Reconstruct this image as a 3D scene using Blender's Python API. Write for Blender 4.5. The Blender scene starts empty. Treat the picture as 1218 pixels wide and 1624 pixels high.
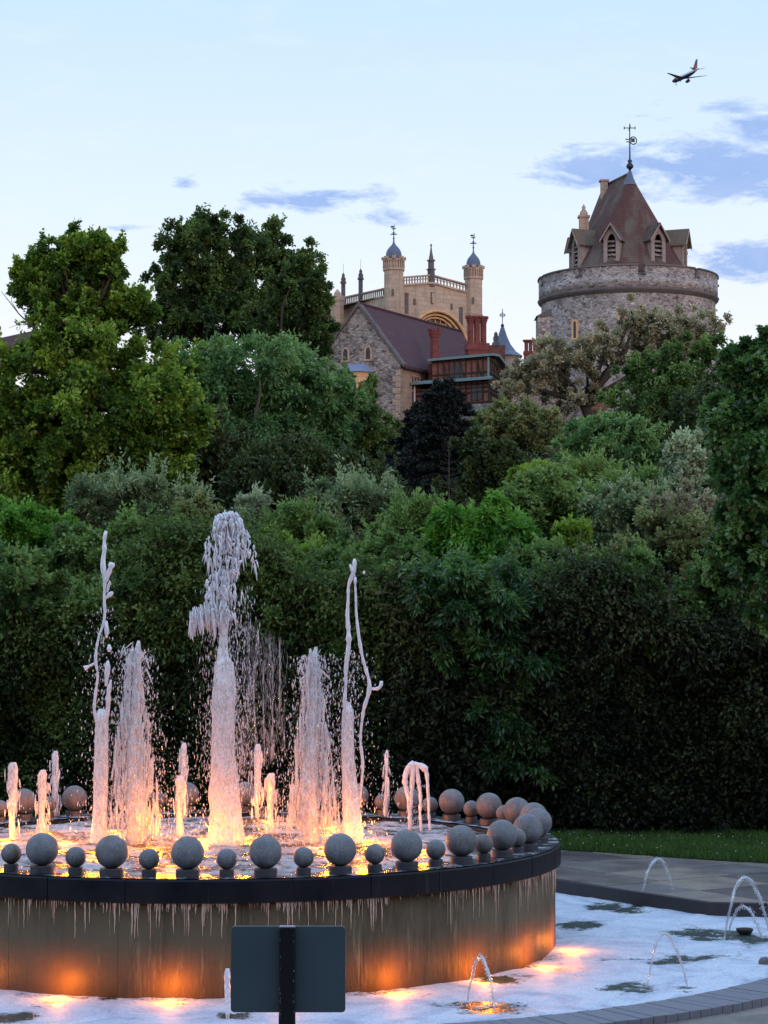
import bpy, math, random
import numpy as np
from mathutils import Vector, Matrix, noise as mnoise

random.seed(7)
rng = np.random.default_rng(11)
R = math.radians
scene = bpy.context.scene
col = scene.collection

# ------------------------------------------------------------------ camera
F = 3380.0                      # focal length in photograph pixels (1218 wide)
PITCH = math.atan((992 - 812) / F)
CAMZ = 2.5
cam_d = bpy.data.cameras.new("camera")
cam_d.sensor_fit = 'HORIZONTAL'
cam_d.sensor_width = 36
cam_d.lens = 36 * F / 1218
cam_d.clip_start = 0.5
cam_d.clip_end = 9000
cam = bpy.data.objects.new("camera", cam_d)
col.objects.link(cam)
cam.location = (0, 0, CAMZ)
cam.rotation_euler = (R(90) + PITCH, 0, 0)
scene.camera = cam

# ------------------------------------------------------------------ view
scene.view_settings.view_transform = 'Standard'
scene.view_settings.look = 'None'
scene.view_settings.gamma = 1
scene.view_settings.use_curve_mapping = False
scene.view_settings.exposure = 0.2
cy = scene.cycles
cy.use_denoising = True
cy.denoiser = 'OPENIMAGEDENOISE'
cy.max_bounces = 6
cy.diffuse_bounces = 3
cy.glossy_bounces = 2
cy.transmission_bounces = 3
cy.transparent_max_bounces = 8
cy.caustics_reflective = False
cy.caustics_refractive = False
cy.sample_clamp_indirect = 4

# ------------------------------------------------------------------ sky
world = bpy.data.worlds.new("World")
scene.world = world
world.use_nodes = True
wt = world.node_tree
wt.nodes.clear()


def wn(kind, **kw):
    n = wt.nodes.new(kind)
    for k, v in kw.items():
        setattr(n, k, v)
    return n


def wmath(op, a, b=None, c=None, clamp=False):
    n = wn('ShaderNodeMath', operation=op, use_clamp=clamp)
    for i, v in enumerate((a, b, c)):
        if v is None:
            continue
        if isinstance(v, (int, float)):
            n.inputs[i].default_value = v
        else:
            wt.links.new(v, n.inputs[i])
    return n.outputs[0]


def wmix(fac, a, b):
    n = wn('ShaderNodeMix', data_type='RGBA')
    for i, v in ((0, fac), (6, a), (7, b)):
        if isinstance(v, (int, float, tuple)):
            n.inputs[i].default_value = v if not isinstance(v, tuple) else (*v, 1)
        else:
            wt.links.new(v, n.inputs[i])
    return n.outputs[2]


SUN_EL, SUN_AZ = R(9), R(152)          # low in the sky behind the camera, to the right
tc = wn('ShaderNodeTexCoord')
sep = wn('ShaderNodeSeparateXYZ')
wt.links.new(tc.outputs['Generated'], sep.inputs[0])
dx, dy, dz = sep.outputs
ramp = wn('ShaderNodeValToRGB')
cr = ramp.color_ramp
stops = [(0.0, (.90, .80, .85)), (0.09, (.90, .83, .89)), (0.14, (.79, .83, .93)), (0.20, (.68, .79, .92)),
         (0.29, (.53, .71, .88)), (0.46, (.62, .86, 1.14)), (0.7, (.66, .92, 1.32)), (1.0, (.66, .94, 1.50))]
while len(cr.elements) < len(stops):
    cr.elements.new(0.5)
for e, (p, c) in zip(cr.elements, stops):
    e.position = p
    e.color = (*c, 1)
wt.links.new(dz, ramp.inputs[0])
sky = wn('ShaderNodeTexSky', sky_type='NISHITA', sun_disc=False)
sky.sun_elevation = SUN_EL
sky.sun_rotation = SUN_AZ
nsc = wn('ShaderNodeVectorMath', operation='SCALE')
wt.links.new(sky.outputs[0], nsc.inputs[0])
nsc.inputs['Scale'].default_value = 0.14
base = wmix(0.12, ramp.outputs[0], nsc.outputs[0])
# clouds: thin, blue grey, where they hang in this sky; sparse generic ones elsewhere
mp = wn('ShaderNodeMapping')
mp.inputs['Scale'].default_value = (15, 15, 52)
wt.links.new(tc.outputs['Generated'], mp.inputs[0])
nz = wn('ShaderNodeTexNoise')
nz.inputs['Scale'].default_value = 1.55
nz.inputs['Detail'].default_value = 9
nz.inputs['Roughness'].default_value = 0.66
nz.inputs['Distortion'].default_value = 0.35
wt.links.new(mp.outputs[0], nz.inputs['Vector'])
ysafe = wmath('MAXIMUM', dy, 0.05)
ta = wmath('DIVIDE', dx, ysafe)
te = wmath('DIVIDE', dz, ysafe)


def cloud(px, py, rx, ry, w=1.0):
    a0, e0 = (px - 609) / F, (992 - py) / F
    u = wmath('DIVIDE', wmath('SUBTRACT', ta, a0), rx / F)
    v = wmath('DIVIDE', wmath('SUBTRACT', te, e0), ry / F)
    d = wmath('ADD', wmath('MULTIPLY', u, u), wmath('MULTIPLY', v, v))
    return wmath('MULTIPLY', wmath('SUBTRACT', 1.0, wmath('SQRT', d), clamp=True), w)


masks = [cloud(1130, 258, 340, 70, 1.45), cloud(1230, 185, 280, 62, 1.25), cloud(490, 312, 170, 40, 1.4), cloud(292, 282, 42, 28, 1.1),
         cloud(1220, 412, 230, 56, 1.4), cloud(590, 330, 110, 38, 1.15), cloud(960, 268, 160, 44, 1.3), cloud(200, 358, 70, 10, .7)]
m = masks[0]
for k in masks[1:]:
    m = wmath('MAXIMUM', m, k)
n1 = wmath('MULTIPLY', wmath('SUBTRACT', nz.outputs[0], 0.36), 2.3)
den = wmath('MULTIPLY', wmath('SUBTRACT', wmath('ADD', wmath('MULTIPLY', n1, 2.1), wmath('MULTIPLY', m, 1.25)), 1.22), 1.3, clamp=True)
den = wmath('MULTIPLY', den, wmath('MULTIPLY', m, 7.0, clamp=True), clamp=True)
base2 = wmix(wmath('MULTIPLY', den, 0.9), base, (.27, .41, .74))
bright = wmath('MULTIPLY', wmath('SUBTRACT', n1, 0.35), 0.22, clamp=True)
base3 = wmix(bright, base2, (.90, .88, .96))
bg = wn('ShaderNodeBackground')
wt.links.new(base3, bg.inputs[0])
bg.inputs[1].default_value = 1.06
wo = wn('ShaderNodeOutputWorld')
wt.links.new(bg.outputs[0], wo.inputs[0])

# ------------------------------------------------------------------ sun, almost set
sd = bpy.data.lights.new("sun", 'SUN')
sd.energy = 0.6
sd.angle = R(14)
sd.color = (1.0, .58, .52)
sun = bpy.data.objects.new("sun", sd)
col.objects.link(sun)
vdir = Vector((math.sin(SUN_AZ) * math.cos(SUN_EL), math.cos(SUN_AZ) * math.cos(SUN_EL), math.sin(SUN_EL)))
sun.rotation_euler = vdir.to_track_quat('Z', 'Y').to_euler()

# ------------------------------------------------------------------ helpers
_cp, _sp = math.cos(PITCH), math.sin(PITCH)


def at(px, py, Y):
    """world point that stands at depth Y on the sight line of a photograph position"""
    a = (px - 609) / F
    b = (812 - py) / F
    dyy = _cp - b * _sp
    dzz = _sp + b * _cp
    return Vector((a / dyy * Y, Y, CAMZ + dzz / dyy * Y))


def ground_at(px, py, z):
    a = (px - 609) / F
    b = (812 - py) / F
    dyy = _cp - b * _sp
    dzz = _sp + b * _cp
    t = (z - CAMZ) / dzz
    return Vector((a * t, dyy * t, z))


def tag(o, label=None, cat=None, group=None, kind=None):
    if label:
        o['label'] = label
    if cat:
        o['category'] = cat
    if group:
        o['group'] = group
    if kind:
        o['kind'] = kind
    return o


def empty(name, loc, label=None, cat=None, group=None):
    o = bpy.data.objects.new(name, None)
    col.objects.link(o)
    o.location = loc
    o.empty_display_size = 0.2
    return tag(o, label, cat, group)


def root_loc(p):
    v = Vector((0, 0, 0))
    while p is not None:
        v += Vector(p.location)
        p = p.parent
    return v


def link(name, me, parent=None):
    o = bpy.data.objects.new(name, me)
    col.objects.link(o)
    o.parent = parent
    return o


class MB:
    """collects shapes; world coordinates (or local, with build(local=True))"""

    def __init__(self, M=None):
        self.v, self.f, self.M, self.sm = [], [], M, []

    def add(self, vs, fs, smooth=False):
        n = len(self.v)
        if self.M is not None:
            vs = [self.M @ Vector(p) for p in vs]
        self.v += [tuple(p) for p in vs]
        self.f += [tuple(i + n for i in f) for f in fs]
        self.sm += [smooth] * len(fs)
        return self

    def box(self, c, s, rz=0.0, taper=1.0):
        cx, cy_, cz = c
        hx, hy, hz = s[0] / 2, s[1] / 2, s[2] / 2
        ca, sa = math.cos(rz), math.sin(rz)
        vs = []
        for k, (zz, tp) in enumerate(((-hz, 1), (hz, taper))):
            for (x, y) in ((-hx, -hy), (hx, -hy), (hx, hy), (-hx, hy)):
                x *= tp
                y *= tp
                vs.append((cx + x * ca - y * sa, cy_ + x * sa + y * ca, cz + zz))
        return self.add(vs, [(3, 2, 1, 0), (4, 5, 6, 7), (0, 1, 5, 4), (1, 2, 6, 5), (2, 3, 7, 6), (3, 0, 4, 7)])

    def bbox(self, c, s, b=0.01, rz=0.0):
        """box with chamfered vertical and top edges"""
        hx, hy = s[0] / 2, s[1] / 2
        poly = [(-hx + b, -hy), (hx - b, -hy), (hx, -hy + b), (hx, hy - b), (hx - b, hy), (-hx + b, hy), (-hx, hy - b), (-hx, -hy + b)]
        ca, sa = math.cos(rz), math.sin(rz)
        vs = []
        z0, z1 = c[2] - s[2] / 2, c[2] + s[2] / 2
        for z, k in ((z0, 1), (z1 - b, 1), (z1, 1 - b / max(hx, hy))):
            for x, y in poly:
                x, y = x * k, y * k
                vs.append((c[0] + x * ca - y * sa, c[1] + x * sa + y * ca, z))
        fs = [tuple(range(7, -1, -1)), tuple(range(16, 24))]
        for r in (0, 1):
            for i in range(8):
                j = (i + 1) % 8
                fs.append((r * 8 + i, r * 8 + j, r * 8 + 8 + j, r * 8 + 8 + i))
        return self.add(vs, fs)

    def prism(self, poly, z0, z1, top_scale=1.0):
        n = len(poly)
        cx = sum(p[0] for p in poly) / n
        cy_ = sum(p[1] for p in poly) / n
        vs = [(x, y, z0) for x, y in poly] + [(cx + (x - cx) * top_scale, cy_ + (y - cy_) * top_scale, z1) for x, y in poly]
        fs = [tuple(range(n - 1, -1, -1)), tuple(range(n, 2 * n))]
        fs += [(i, (i + 1) % n, n + (i + 1) % n, n + i) for i in range(n)]
        return self.add(vs, fs)

    def hexa(self, p):
        """eight points: bottom four then top four"""
        return self.add(p, [(3, 2, 1, 0), (4, 5, 6, 7), (0, 1, 5, 4), (1, 2, 6, 5), (2, 3, 7, 6), (3, 0, 4, 7)])

    def quad(self, a, b, c, d):
        return self.add([a, b, c, d], [(0, 1, 2, 3)])

    def lathe(self, prof, c=(0, 0, 0), seg=24, a0=0.0, a1=2 * math.pi, smooth=True, closed=False):
        full = abs(a1 - a0 - 2 * math.pi) < 1e-6
        n = seg if full else seg + 1
        vs = []
        for r, z in prof:
            for i in range(n):
                a = a0 + (a1 - a0) * i / seg
                vs.append((c[0] + r * math.cos(a), c[1] + r * math.sin(a), c[2] + z))
        fs = []
        m_ = len(prof)
        for k in range(m_ if closed else m_ - 1):
            k2 = (k + 1) % m_
            for i in range(seg):
                j = (i + 1) % n
                fs.append((k * n + i, k * n + j, k2 * n + j, k2 * n + i))
        self.add(vs, fs, smooth)
        if not full and closed:
            self.add([vs[k * n] for k in range(m_)], [tuple(range(m_))])
            self.add([vs[k * n + seg] for k in range(m_)], [tuple(range(m_ - 1, -1, -1))])
        return self

    def tube(self, pts, r, seg=8, smooth=True):
        if isinstance(r, (int, float)):
            r = [r] * len(pts)
        pts = [Vector(p) for p in pts]
        vs, fs = [], []
        ref = None
        for i, p in enumerate(pts):
            d = (pts[min(i + 1, len(pts) - 1)] - pts[max(i - 1, 0)])
            if d.length < 1e-9:
                d = Vector((0, 0, 1))
            d.normalize()
            if ref is None:
                ref = d.orthogonal().normalized()
            u = (ref - d * ref.dot(d))
            u = u.normalized() if u.length > 1e-6 else d.orthogonal().normalized()
            ref = u
            w = d.cross(u)
            for k in range(seg):
                a = 2 * math.pi * k / seg
                vs.append(p + (u * math.cos(a) + w * math.sin(a)) * r[i])
        for i in range(len(pts) - 1):
            for k in range(seg):
                k2 = (k + 1) % seg
                fs.append((i * seg + k, i * seg + k2, (i + 1) * seg + k2, (i + 1) * seg + k))
        fs.append(tuple(range(seg - 1, -1, -1)))
        n = (len(pts) - 1) * seg
        fs.append(tuple(n + k for k in range(seg)))
        return self.add(vs, fs, smooth)

    def sphere(self, c, r, seg=16, rings=10, sc=(1, 1, 1)):
        prof = [(r * math.sin(math.pi * k / rings), -r * math.cos(math.pi * k / rings)) for k in range(rings + 1)]
        prof[0] = (1e-4, -r)
        prof[-1] = (1e-4, r)
        n0 = len(self.v)
        self.lathe(prof, (0, 0, 0), seg)
        for i in range(n0, len(self.v)):
            x, y, z = self.v[i]
            self.v[i] = (c[0] + x * sc[0], c[1] + y * sc[1], c[2] + z * sc[2])
        return self

    def build(self, name, mat, parent=None, local=False):
        off = Vector((0, 0, 0)) if local else root_loc(parent)
        me = bpy.data.meshes.new(name)
        me.from_pydata([(x - off.x, y - off.y, z - off.z) for x, y, z in self.v], [], self.f)
        me.polygons.foreach_set('use_smooth', self.sm)
        me.materials.append(mat)
        me.update()
        return link(name, me, parent)


def array_mesh(name, V, T, mat, parent=None, attrs=None, smooth=False, local=False):
    """fast mesh from numpy arrays; T is (n,3) or (n,4)"""
    off = np.zeros(3) if local else np.array(root_loc(parent))
    V = (np.asarray(V, dtype=np.float64) - off).astype(np.float32)
    T = np.asarray(T, dtype=np.int32)
    k = T.shape[1]
    me = bpy.data.meshes.new(name)
    me.vertices.add(len(V))
    me.vertices.foreach_set('co', V.ravel())
    me.loops.add(T.size)
    me.loops.foreach_set('vertex_index', T.ravel())
    me.polygons.add(len(T))
    me.polygons.foreach_set('loop_start', np.arange(0, T.size, k, dtype=np.int32))
    if smooth:
        me.polygons.foreach_set('use_smooth', np.ones(len(T), dtype=bool))
    me.update(calc_edges=True)
    if attrs:
        for an, arr in attrs.items():
            at_ = me.attributes.new(an, 'FLOAT', 'POINT')
            at_.data.foreach_set('value', np.asarray(arr, dtype=np.float32))
    me.materials.append(mat)
    return link(name, me, parent)


def _hash(ix, iy, iz):
    h = (ix * 374761393 + iy * 668265263 + iz * 2147483647 + 1013904223) & 0xFFFFFFFF
    h = ((h ^ (h >> 13)) * 1274126177) & 0xFFFFFFFF
    return ((h ^ (h >> 16)) & 0xFFFF) / 65535.0


def vnoise(P):
    """value noise 0..1 for an (n,3) array"""
    P = np.asarray(P, dtype=np.float64)
    I = np.floor(P).astype(np.int64)
    f = P - I
    f = f * f * (3 - 2 * f)
    out = 0
    for dx_ in (0, 1):
        for dy_ in (0, 1):
            for dz_ in (0, 1):
                w = (f[:, 0] if dx_ else 1 - f[:, 0]) * (f[:, 1] if dy_ else 1 - f[:, 1]) * (f[:, 2] if dz_ else 1 - f[:, 2])
                out = out + w * _hash(I[:, 0] + dx_, I[:, 1] + dy_, I[:, 2] + dz_)
    return out


def fbm(P, o=4):
    a, s, t = 0.5, 0, 0
    P = np.asarray(P, dtype=np.float64)
    for k in range(o):
        s = s + a * vnoise(P * 2 ** k + 17.3 * k)
        t += a
        a *= 0.55
    return s / t


# ------------------------------------------------------------------ materials
class NT:
    def __init__(self, name):
        self.m = bpy.data.materials.new(name)
        self.m.use_nodes = True
        self.t = self.m.node_tree
        self.t.nodes.clear()
        self.out = self.n('ShaderNodeOutputMaterial')
        self.tc = self.n('ShaderNodeTexCoord')

    def n(self, kind, **kw):
        nd = self.t.nodes.new(kind)
        for k, v in kw.items():
            setattr(nd, k, v)
        return nd

    def l(self, a, b):
        self.t.links.new(a, b)

    def put(self, sock, v):
        if isinstance(v, (int, float)):
            sock.default_value = v
        elif isinstance(v, (tuple, list)):
            sock.default_value = (*v, 1) if len(v) == 3 and len(sock.default_value) == 4 else v
        else:
            self.l(v, sock)

    def math(self, op, a, b=0.0, clamp=False):
        nd = self.n('ShaderNodeMath', operation=op, use_clamp=clamp)
        self.put(nd.inputs[0], a)
        self.put(nd.inputs[1], b)
        return nd.outputs[0]

    def mix(self, fac, a, b, blend='MIX'):
        nd = self.n('ShaderNodeMix', data_type='RGBA', blend_type=blend)
        self.put(nd.inputs[0], fac)
        self.put(nd.inputs[6], a)
        self.put(nd.inputs[7], b)
        return nd.outputs[2]

    def vec(self, scale=(1, 1, 1), src='Object'):
        mpn = self.n('ShaderNodeMapping')
        mpn.inputs['Scale'].default_value = scale
        self.l(self.tc.outputs[src], mpn.inputs[0])
        return mpn.outputs[0]

    def noise(self, scale, detail=4, rough=0.55, vec=None, dist=0.0):
        nd = self.n('ShaderNodeTexNoise')
        nd.inputs['Scale'].default_value = scale
        nd.inputs['Detail'].default_value = detail
        nd.inputs['Roughness'].default_value = rough
        nd.inputs['Distortion'].default_value = dist
        self.l(vec if vec is not None else self.tc.outputs['Object'], nd.inputs['Vector'])
        return nd.outputs[0]

    def voro(self, scale, feature='F1', vec=None, rnd=1.0):
        nd = self.n('ShaderNodeTexVoronoi', feature=feature)
        nd.inputs['Scale'].default_value = scale
        nd.inputs['Randomness'].default_value = rnd
        self.l(vec if vec is not None else self.tc.outputs['Object'], nd.inputs['Vector'])
        return nd

    def ramp(self, fac, stops, interp='LINEAR'):
        nd = self.n('ShaderNodeValToRGB')
        c = nd.color_ramp
        c.interpolation = interp
        while len(c.elements) < len(stops):
            c.elements.new(0.5)
        for e, (p, cc) in zip(c.elements, stops):
            e.position = p
            e.color = (*cc, 1) if isinstance(cc, (tuple, list)) else (cc, cc, cc, 1)
        self.l(fac, nd.inputs[0])
        return nd.outputs[0]

    def bump(self, h, strength=0.4, dist=0.02):
        nd = self.n('ShaderNodeBump')
        nd.inputs['Strength'].default_value = strength
        nd.inputs['Distance'].default_value = dist
        self.l(h, nd.inputs['Height'])
        return nd.outputs[0]

    def bsdf(self, colr, rough=0.6, metal=0.0, normal=None, spec=0.4, **kw):
        b = self.n('ShaderNodeBsdfPrincipled')
        self.put(b.inputs['Base Color'], colr)
        self.put(b.inputs['Roughness'], rough)
        self.put(b.inputs['Metallic'], metal)
        b.inputs['Specular IOR Level'].default_value = spec
        if normal is not None:
            self.l(normal, b.inputs['Normal'])
        for k, v in kw.items():
            self.put(b.inputs[k], v)
        self.l(b.outputs[0], self.out.inputs[0])
        return b.outputs[0]


def plain(name, c, rough=0.5, metal=0.0, var=0.25, sc=8.0, bump=0.15):
    m_ = NT(name)
    nz_ = m_.noise(sc, 5, 0.6)
    cc = m_.mix(nz_, tuple(x * (1 - var) for x in c), tuple(min(1, x * (1 + var)) for x in c))
    m_.bsdf(cc, rough, metal, m_.bump(nz_, bump, 0.01))
    return m_.m


def foliage(name, dark, mid, light, trans=0.35, gloss=0.5, spec=0.3):
    m_ = NT(name)
    a = m_.n('ShaderNodeAttribute')
    a.attribute_name = 'tint'
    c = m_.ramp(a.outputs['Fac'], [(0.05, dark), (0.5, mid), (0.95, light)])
    b = m_.n('ShaderNodeBsdfPrincipled')
    m_.l(c, b.inputs['Base Color'])
    b.inputs['Roughness'].default_value = gloss
    b.inputs['Specular IOR Level'].default_value = spec
    t = m_.n('ShaderNodeBsdfTranslucent')
    tcx = m_.mix(0.5, c, (light[0] * 1.1, light[1] * 1.25, light[2] * .8))
    m_.l(tcx, t.inputs['Color'])
    mx = m_.n('ShaderNodeMixShader')
    mx.inputs[0].default_value = trans
    m_.l(b.outputs[0], mx.inputs[1])
    m_.l(t.outputs[0], mx.inputs[2])
    m_.l(mx.outputs[0], m_.out.inputs[0])
    return m_.m


def rubble(name, cols, scale=3.2, mortar=(.30, .27, .24), flat=1.6, warm=None):
    m_ = NT(name)
    nd = m_.noise(1.3, 3)
    v0 = m_.vec((1, 1, flat))
    dst = m_.n('ShaderNodeVectorMath', operation='ADD')
    m_.l(v0, dst.inputs[0])
    nn = m_.n('ShaderNodeTexNoise')
    nn.inputs['Scale'].default_value = 2.0
    m_.l(v0, nn.inputs['Vector'])
    sc_ = m_.n('ShaderNodeVectorMath', operation='SCALE')
    m_.l(nn.outputs['Color'], sc_.inputs[0])
    sc_.inputs['Scale'].default_value = 0.25
    m_.l(sc_.outputs[0], dst.inputs[1])
    vo = m_.voro(scale, 'F1', dst.outputs[0])
    ve = m_.voro(scale, 'DISTANCE_TO_EDGE', dst.outputs[0])
    sepc = m_.n('ShaderNodeSeparateColor')
    m_.l(vo.outputs['Color'], sepc.inputs[0])
    c = m_.ramp(sepc.outputs[0], [(i / (len(cols) - 1), cc) for i, cc in enumerate(cols)])
    fine = m_.noise(14, 5, 0.7)
    c = m_.mix(0.35, c, m_.ramp(fine, [(0.25, (.1, .1, .1)), (.75, (.75, .75, .75))]), 'OVERLAY')
    edge = m_.math('SUBTRACT', 1.0, m_.math('MULTIPLY', ve.outputs['Distance'], 14.0, clamp=True), clamp=True)
    c = m_.mix(m_.math('MULTIPLY', edge, 0.55), c, mortar)
    big = m_.ramp(m_.noise(0.45, 5, 0.65), [(0.35, 0.62), (.65, 1.1)])
    c = m_.mix(1.0, c, big, 'MULTIPLY')
    h = m_.math('ADD', m_.math('MULTIPLY', m_.math('MULTIPLY', ve.outputs['Distance'], 6.0, clamp=True), 0.8), m_.math('MULTIPLY', fine, 0.4))
    m_.bsdf(c, 0.9, 0, m_.bump(h, 0.9, 0.06), spec=0.2)
    return m_.m


def ashlar(name, c1, c2, mortar, w=0.75, h=0.36, stain=0.5):
    m_ = NT(name)
    s_ = m_.n('ShaderNodeSeparateXYZ')
    m_.l(m_.tc.outputs['Object'], s_.inputs[0])
    cb = m_.n('ShaderNodeCombineXYZ')
    m_.l(m_.math('ADD', s_.outputs[0], m_.math('MULTIPLY', s_.outputs[1], 0.8)), cb.inputs[0])
    m_.l(s_.outputs[2], cb.inputs[1])
    br = m_.n('ShaderNodeTexBrick')
    m_.l(cb.outputs[0], br.inputs['Vector'])
    br.inputs['Color1'].default_value = (*c1, 1)
    br.inputs['Color2'].default_value = (*c2, 1)
    br.inputs['Mortar'].default_value = (*mortar, 1)
    br.inputs['Scale'].default_value = 1
    br.inputs['Mortar Size'].default_value = 0.012
    br.inputs['Brick Width'].default_value = w
    br.inputs['Row Height'].default_value = h
    fine = m_.noise(6, 6, 0.7)
    vst = m_.noise(1.0, 4, 0.6, m_.vec((1.6, 1.6, 0.25)))
    c = m_.mix(0.4, br.outputs['Color'], m_.ramp(fine, [(0.2, 0.15), (.8, .8)]), 'OVERLAY')
    c = m_.mix(m_.math('MULTIPLY', m_.ramp(vst, [(0.5, 0.0), (0.7, 1.0)]), stain), c, tuple(x * .35 for x in c1))
    m_.bsdf(c, 0.88, 0, m_.bump(m_.math('ADD', br.outputs['Fac'], fine), -0.3, 0.02), spec=0.2)
    return m_.m


MAT = {}
MAT['tower_stone'] = rubble('grey heath stone', [(.15, .13, .13), (.44, .38, .36), (.58, .51, .48), (.28, .245, .24), (.66, .58, .53)], 3.9, (.48, .43, .39))
MAT['house_stone'] = rubble('brown rubble stone', [(.10, .085, .08), (.36, .30, .27), (.48, .41, .36), (.19, .155, .15)], 3.8, (.40, .35, .31))
MAT['wall_stone'] = rubble('dark castle wall stone', [(.12, .10, .10), (.34, .28, .26), (.44, .37, .34), (.20, .17, .17)], 3.0)
MAT['dress'] = ashlar('dressed sandstone', (.50, .35, .26), (.40, .29, .22), (.24, .18, .15))
MAT['chapel'] = ashlar('weathered chapel limestone', (.54, .40, .29), (.44, .33, .25), (.27, .21, .17), .9, .42, .6)
MAT['gold'] = ashlar('sandstone with painted glow', (.74, .46, .24), (.62, .38, .20), (.42, .27, .15), .9, .5, .15)  # golden glow of the chapel arch put into the stone colour; oriel shares it
MAT['dormer'] = plain('weathered dormer wood', (.30, .235, .21), .85, 0, .35, 5, .4)
MAT['dark_coping'] = ashlar('dark weathered coping', (.16, .135, .13), (.12, .105, .105), (.07, .06, .06), 1.1, .6, .5)
MAT['lead'] = plain('blue grey lead', (.10, .12, .18), 0.5, 0.1)
MAT['slate_blue'] = plain('pale blue lead roof', (.22, .27, .40), 0.4, 0.1)
MAT['iron'] = plain('dark blue iron', (.03, .055, .075), 0.5, 0.6)
MAT['glass_dark'] = plain('dark leaded glass', (.018, .02, .028), 0.15, 0.0, .4, 3)
MAT['copper'] = plain('verdigris copper', (.15, .25, .25), 0.75, 0.0, .35, 4)
MAT['timber'] = plain('black timber', (.02, .016, .015), 0.7)
MAT['white_pipe'] = plain('white pipe', (.6, .6, .62), 0.4)


def tiles(name, a, b, moss=None):
    m_ = NT(name)
    n1_ = m_.noise(1.1, 6, 0.7)
    n2_ = m_.noise(9, 3, 0.7, m_.vec((1, 1, 3)))
    c = m_.mix(n1_, a, b)
    c = m_.mix(0.5, c, m_.ramp(n2_, [(0.3, .15), (.7, .75)]), 'OVERLAY')
    if moss:
        vs_ = m_.noise(0.6, 5, 0.65, m_.vec((1, 1, 0.45)))
        c = m_.mix(m_.ramp(vs_, [(0.46, 0.0), (0.62, .8)]), c, moss)
    wv = m_.n('ShaderNodeTexWave', wave_type='BANDS', bands_direction='Z')
    wv.inputs['Scale'].default_value = 1.6
    wv.inputs['Distortion'].default_value = 0.4
    m_.l(m_.tc.outputs['Object'], wv.inputs['Vector'])
    m_.bsdf(c, 0.85, 0, m_.bump(m_.math('ADD', wv.outputs['Fac'], n2_), 0.5, 0.05), spec=0.25)
    return m_.m


MAT['maroon_tile'] = tiles('maroon clay tile', (.065, .032, .040), (.11, .058, .066))
MAT['tower_tile'] = tiles('red brown tower tile', (.115, .050, .042), (.080, .044, .040), (.135, .112, .088))
MAT['moss_tile'] = tiles('mossy tile', (.11, .085, .065), (.17, .13, .09))


def brickmat(name, c1, c2, mortar):
    m_ = NT(name)
    s_ = m_.n('ShaderNodeSeparateXYZ')
    m_.l(m_.tc.outputs['Object'], s_.inputs[0])
    cb = m_.n('ShaderNodeCombineXYZ')
    m_.l(m_.math('ADD', s_.outputs[0], m_.math('MULTIPLY', s_.outputs[1], 0.8)), cb.inputs[0])
    m_.l(s_.outputs[2], cb.inputs[1])
    br = m_.n('ShaderNodeTexBrick')
    m_.l(cb.outputs[0], br.inputs['Vector'])
    br.inputs['Color1'].default_value = (*c1, 1)
    br.inputs['Color2'].default_value = (*c2, 1)
    br.inputs['Mortar'].default_value = (*mortar, 1)
    br.inputs['Scale'].default_value = 1
    br.inputs['Mortar Size'].default_value = 0.012
    br.inputs['Brick Width'].default_value = .24
    br.inputs['Row Height'].default_value = .085
    n_ = m_.noise(1.5, 5, .7)
    c = m_.mix(m_.ramp(n_, [(.45, 0.), (.7, .7)]), br.outputs['Color'], tuple(x * .4 for x in c1))
    m_.bsdf(c, 0.9, 0, m_.bump(n_, .3, .03), spec=.2)
    return m_.m


MAT['brick'] = brickmat('red chimney brick', (.27, .055, .045), (.18, .04, .035), (.15, .09, .08))
MAT['brick_dark'] = brickmat('dark red infill brick', (.34, .11, .075), (.26, .085, .06), (.2, .12, .1))

# fountain
m_ = NT('speckled granite')
oi = m_.n('ShaderNodeObjectInfo')
off = m_.n('ShaderNodeVectorMath', operation='ADD')
rv = m_.n('ShaderNodeCombineXYZ')
r10 = m_.math('MULTIPLY', oi.outputs['Random'], 37.0)
m_.l(r10, rv.inputs[0])
m_.l(r10, rv.inputs[1])
m_.l(m_.tc.outputs['Object'], off.inputs[0])
m_.l(rv.outputs[0], off.inputs[1])
sp = m_.noise(170, 2, 0.7, off.outputs[0])
big = m_.noise(9, 5, 0.6, off.outputs[0])
c = m_.ramp(sp, [(0.3, (.060, .060, .068)), (0.5, (.175, .172, .182)), (0.7, (.32, .31, .32))])
c = m_.mix(1.0, c, m_.ramp(big, [(0.3, .62), (.7, 1.12)]), 'MULTIPLY')
mpv = m_.n('ShaderNodeMapping')
mpv.inputs['Scale'].default_value = (1, 1, .22)
m_.l(off.outputs[0], mpv.inputs[0])
st = m_.noise(7, 4, 0.6, mpv.outputs[0])
stf = m_.math('MULTIPLY', m_.ramp(st, [(0.54, 0.0), (0.68, 1.0)]), m_.math('GREATER_THAN', oi.outputs['Random'], 0.45))
c = m_.mix(m_.math('MULTIPLY', stf, .8), c, (.14, .085, .045))
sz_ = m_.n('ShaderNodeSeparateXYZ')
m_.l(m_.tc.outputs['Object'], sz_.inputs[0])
low_n = m_.noise(14, 5, .65, mpv.outputs[0])
wet = m_.math('MULTIPLY', m_.math('SUBTRACT', m_.math('ADD', m_.math('MULTIPLY', low_n, .30), .01), m_.math('MULTIPLY', sz_.outputs[2], 1.0)), 9.0, clamp=True)  # darker towards the bottom of each ball, edge broken by noise
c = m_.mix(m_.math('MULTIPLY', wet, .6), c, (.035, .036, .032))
lich = m_.ramp(m_.noise(26, 5, .7, off.outputs[0]), [(.62, 0.0), (.72, .55)])
c = m_.mix(lich, c, (.42, .41, .36))
m_.bsdf(c, m_.ramp(big, [(0.3, .35), (.7, .7)]), 0, m_.bump(m_.math('ADD', sp, big), .35, .004))
MAT['granite'] = m_.m

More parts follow.
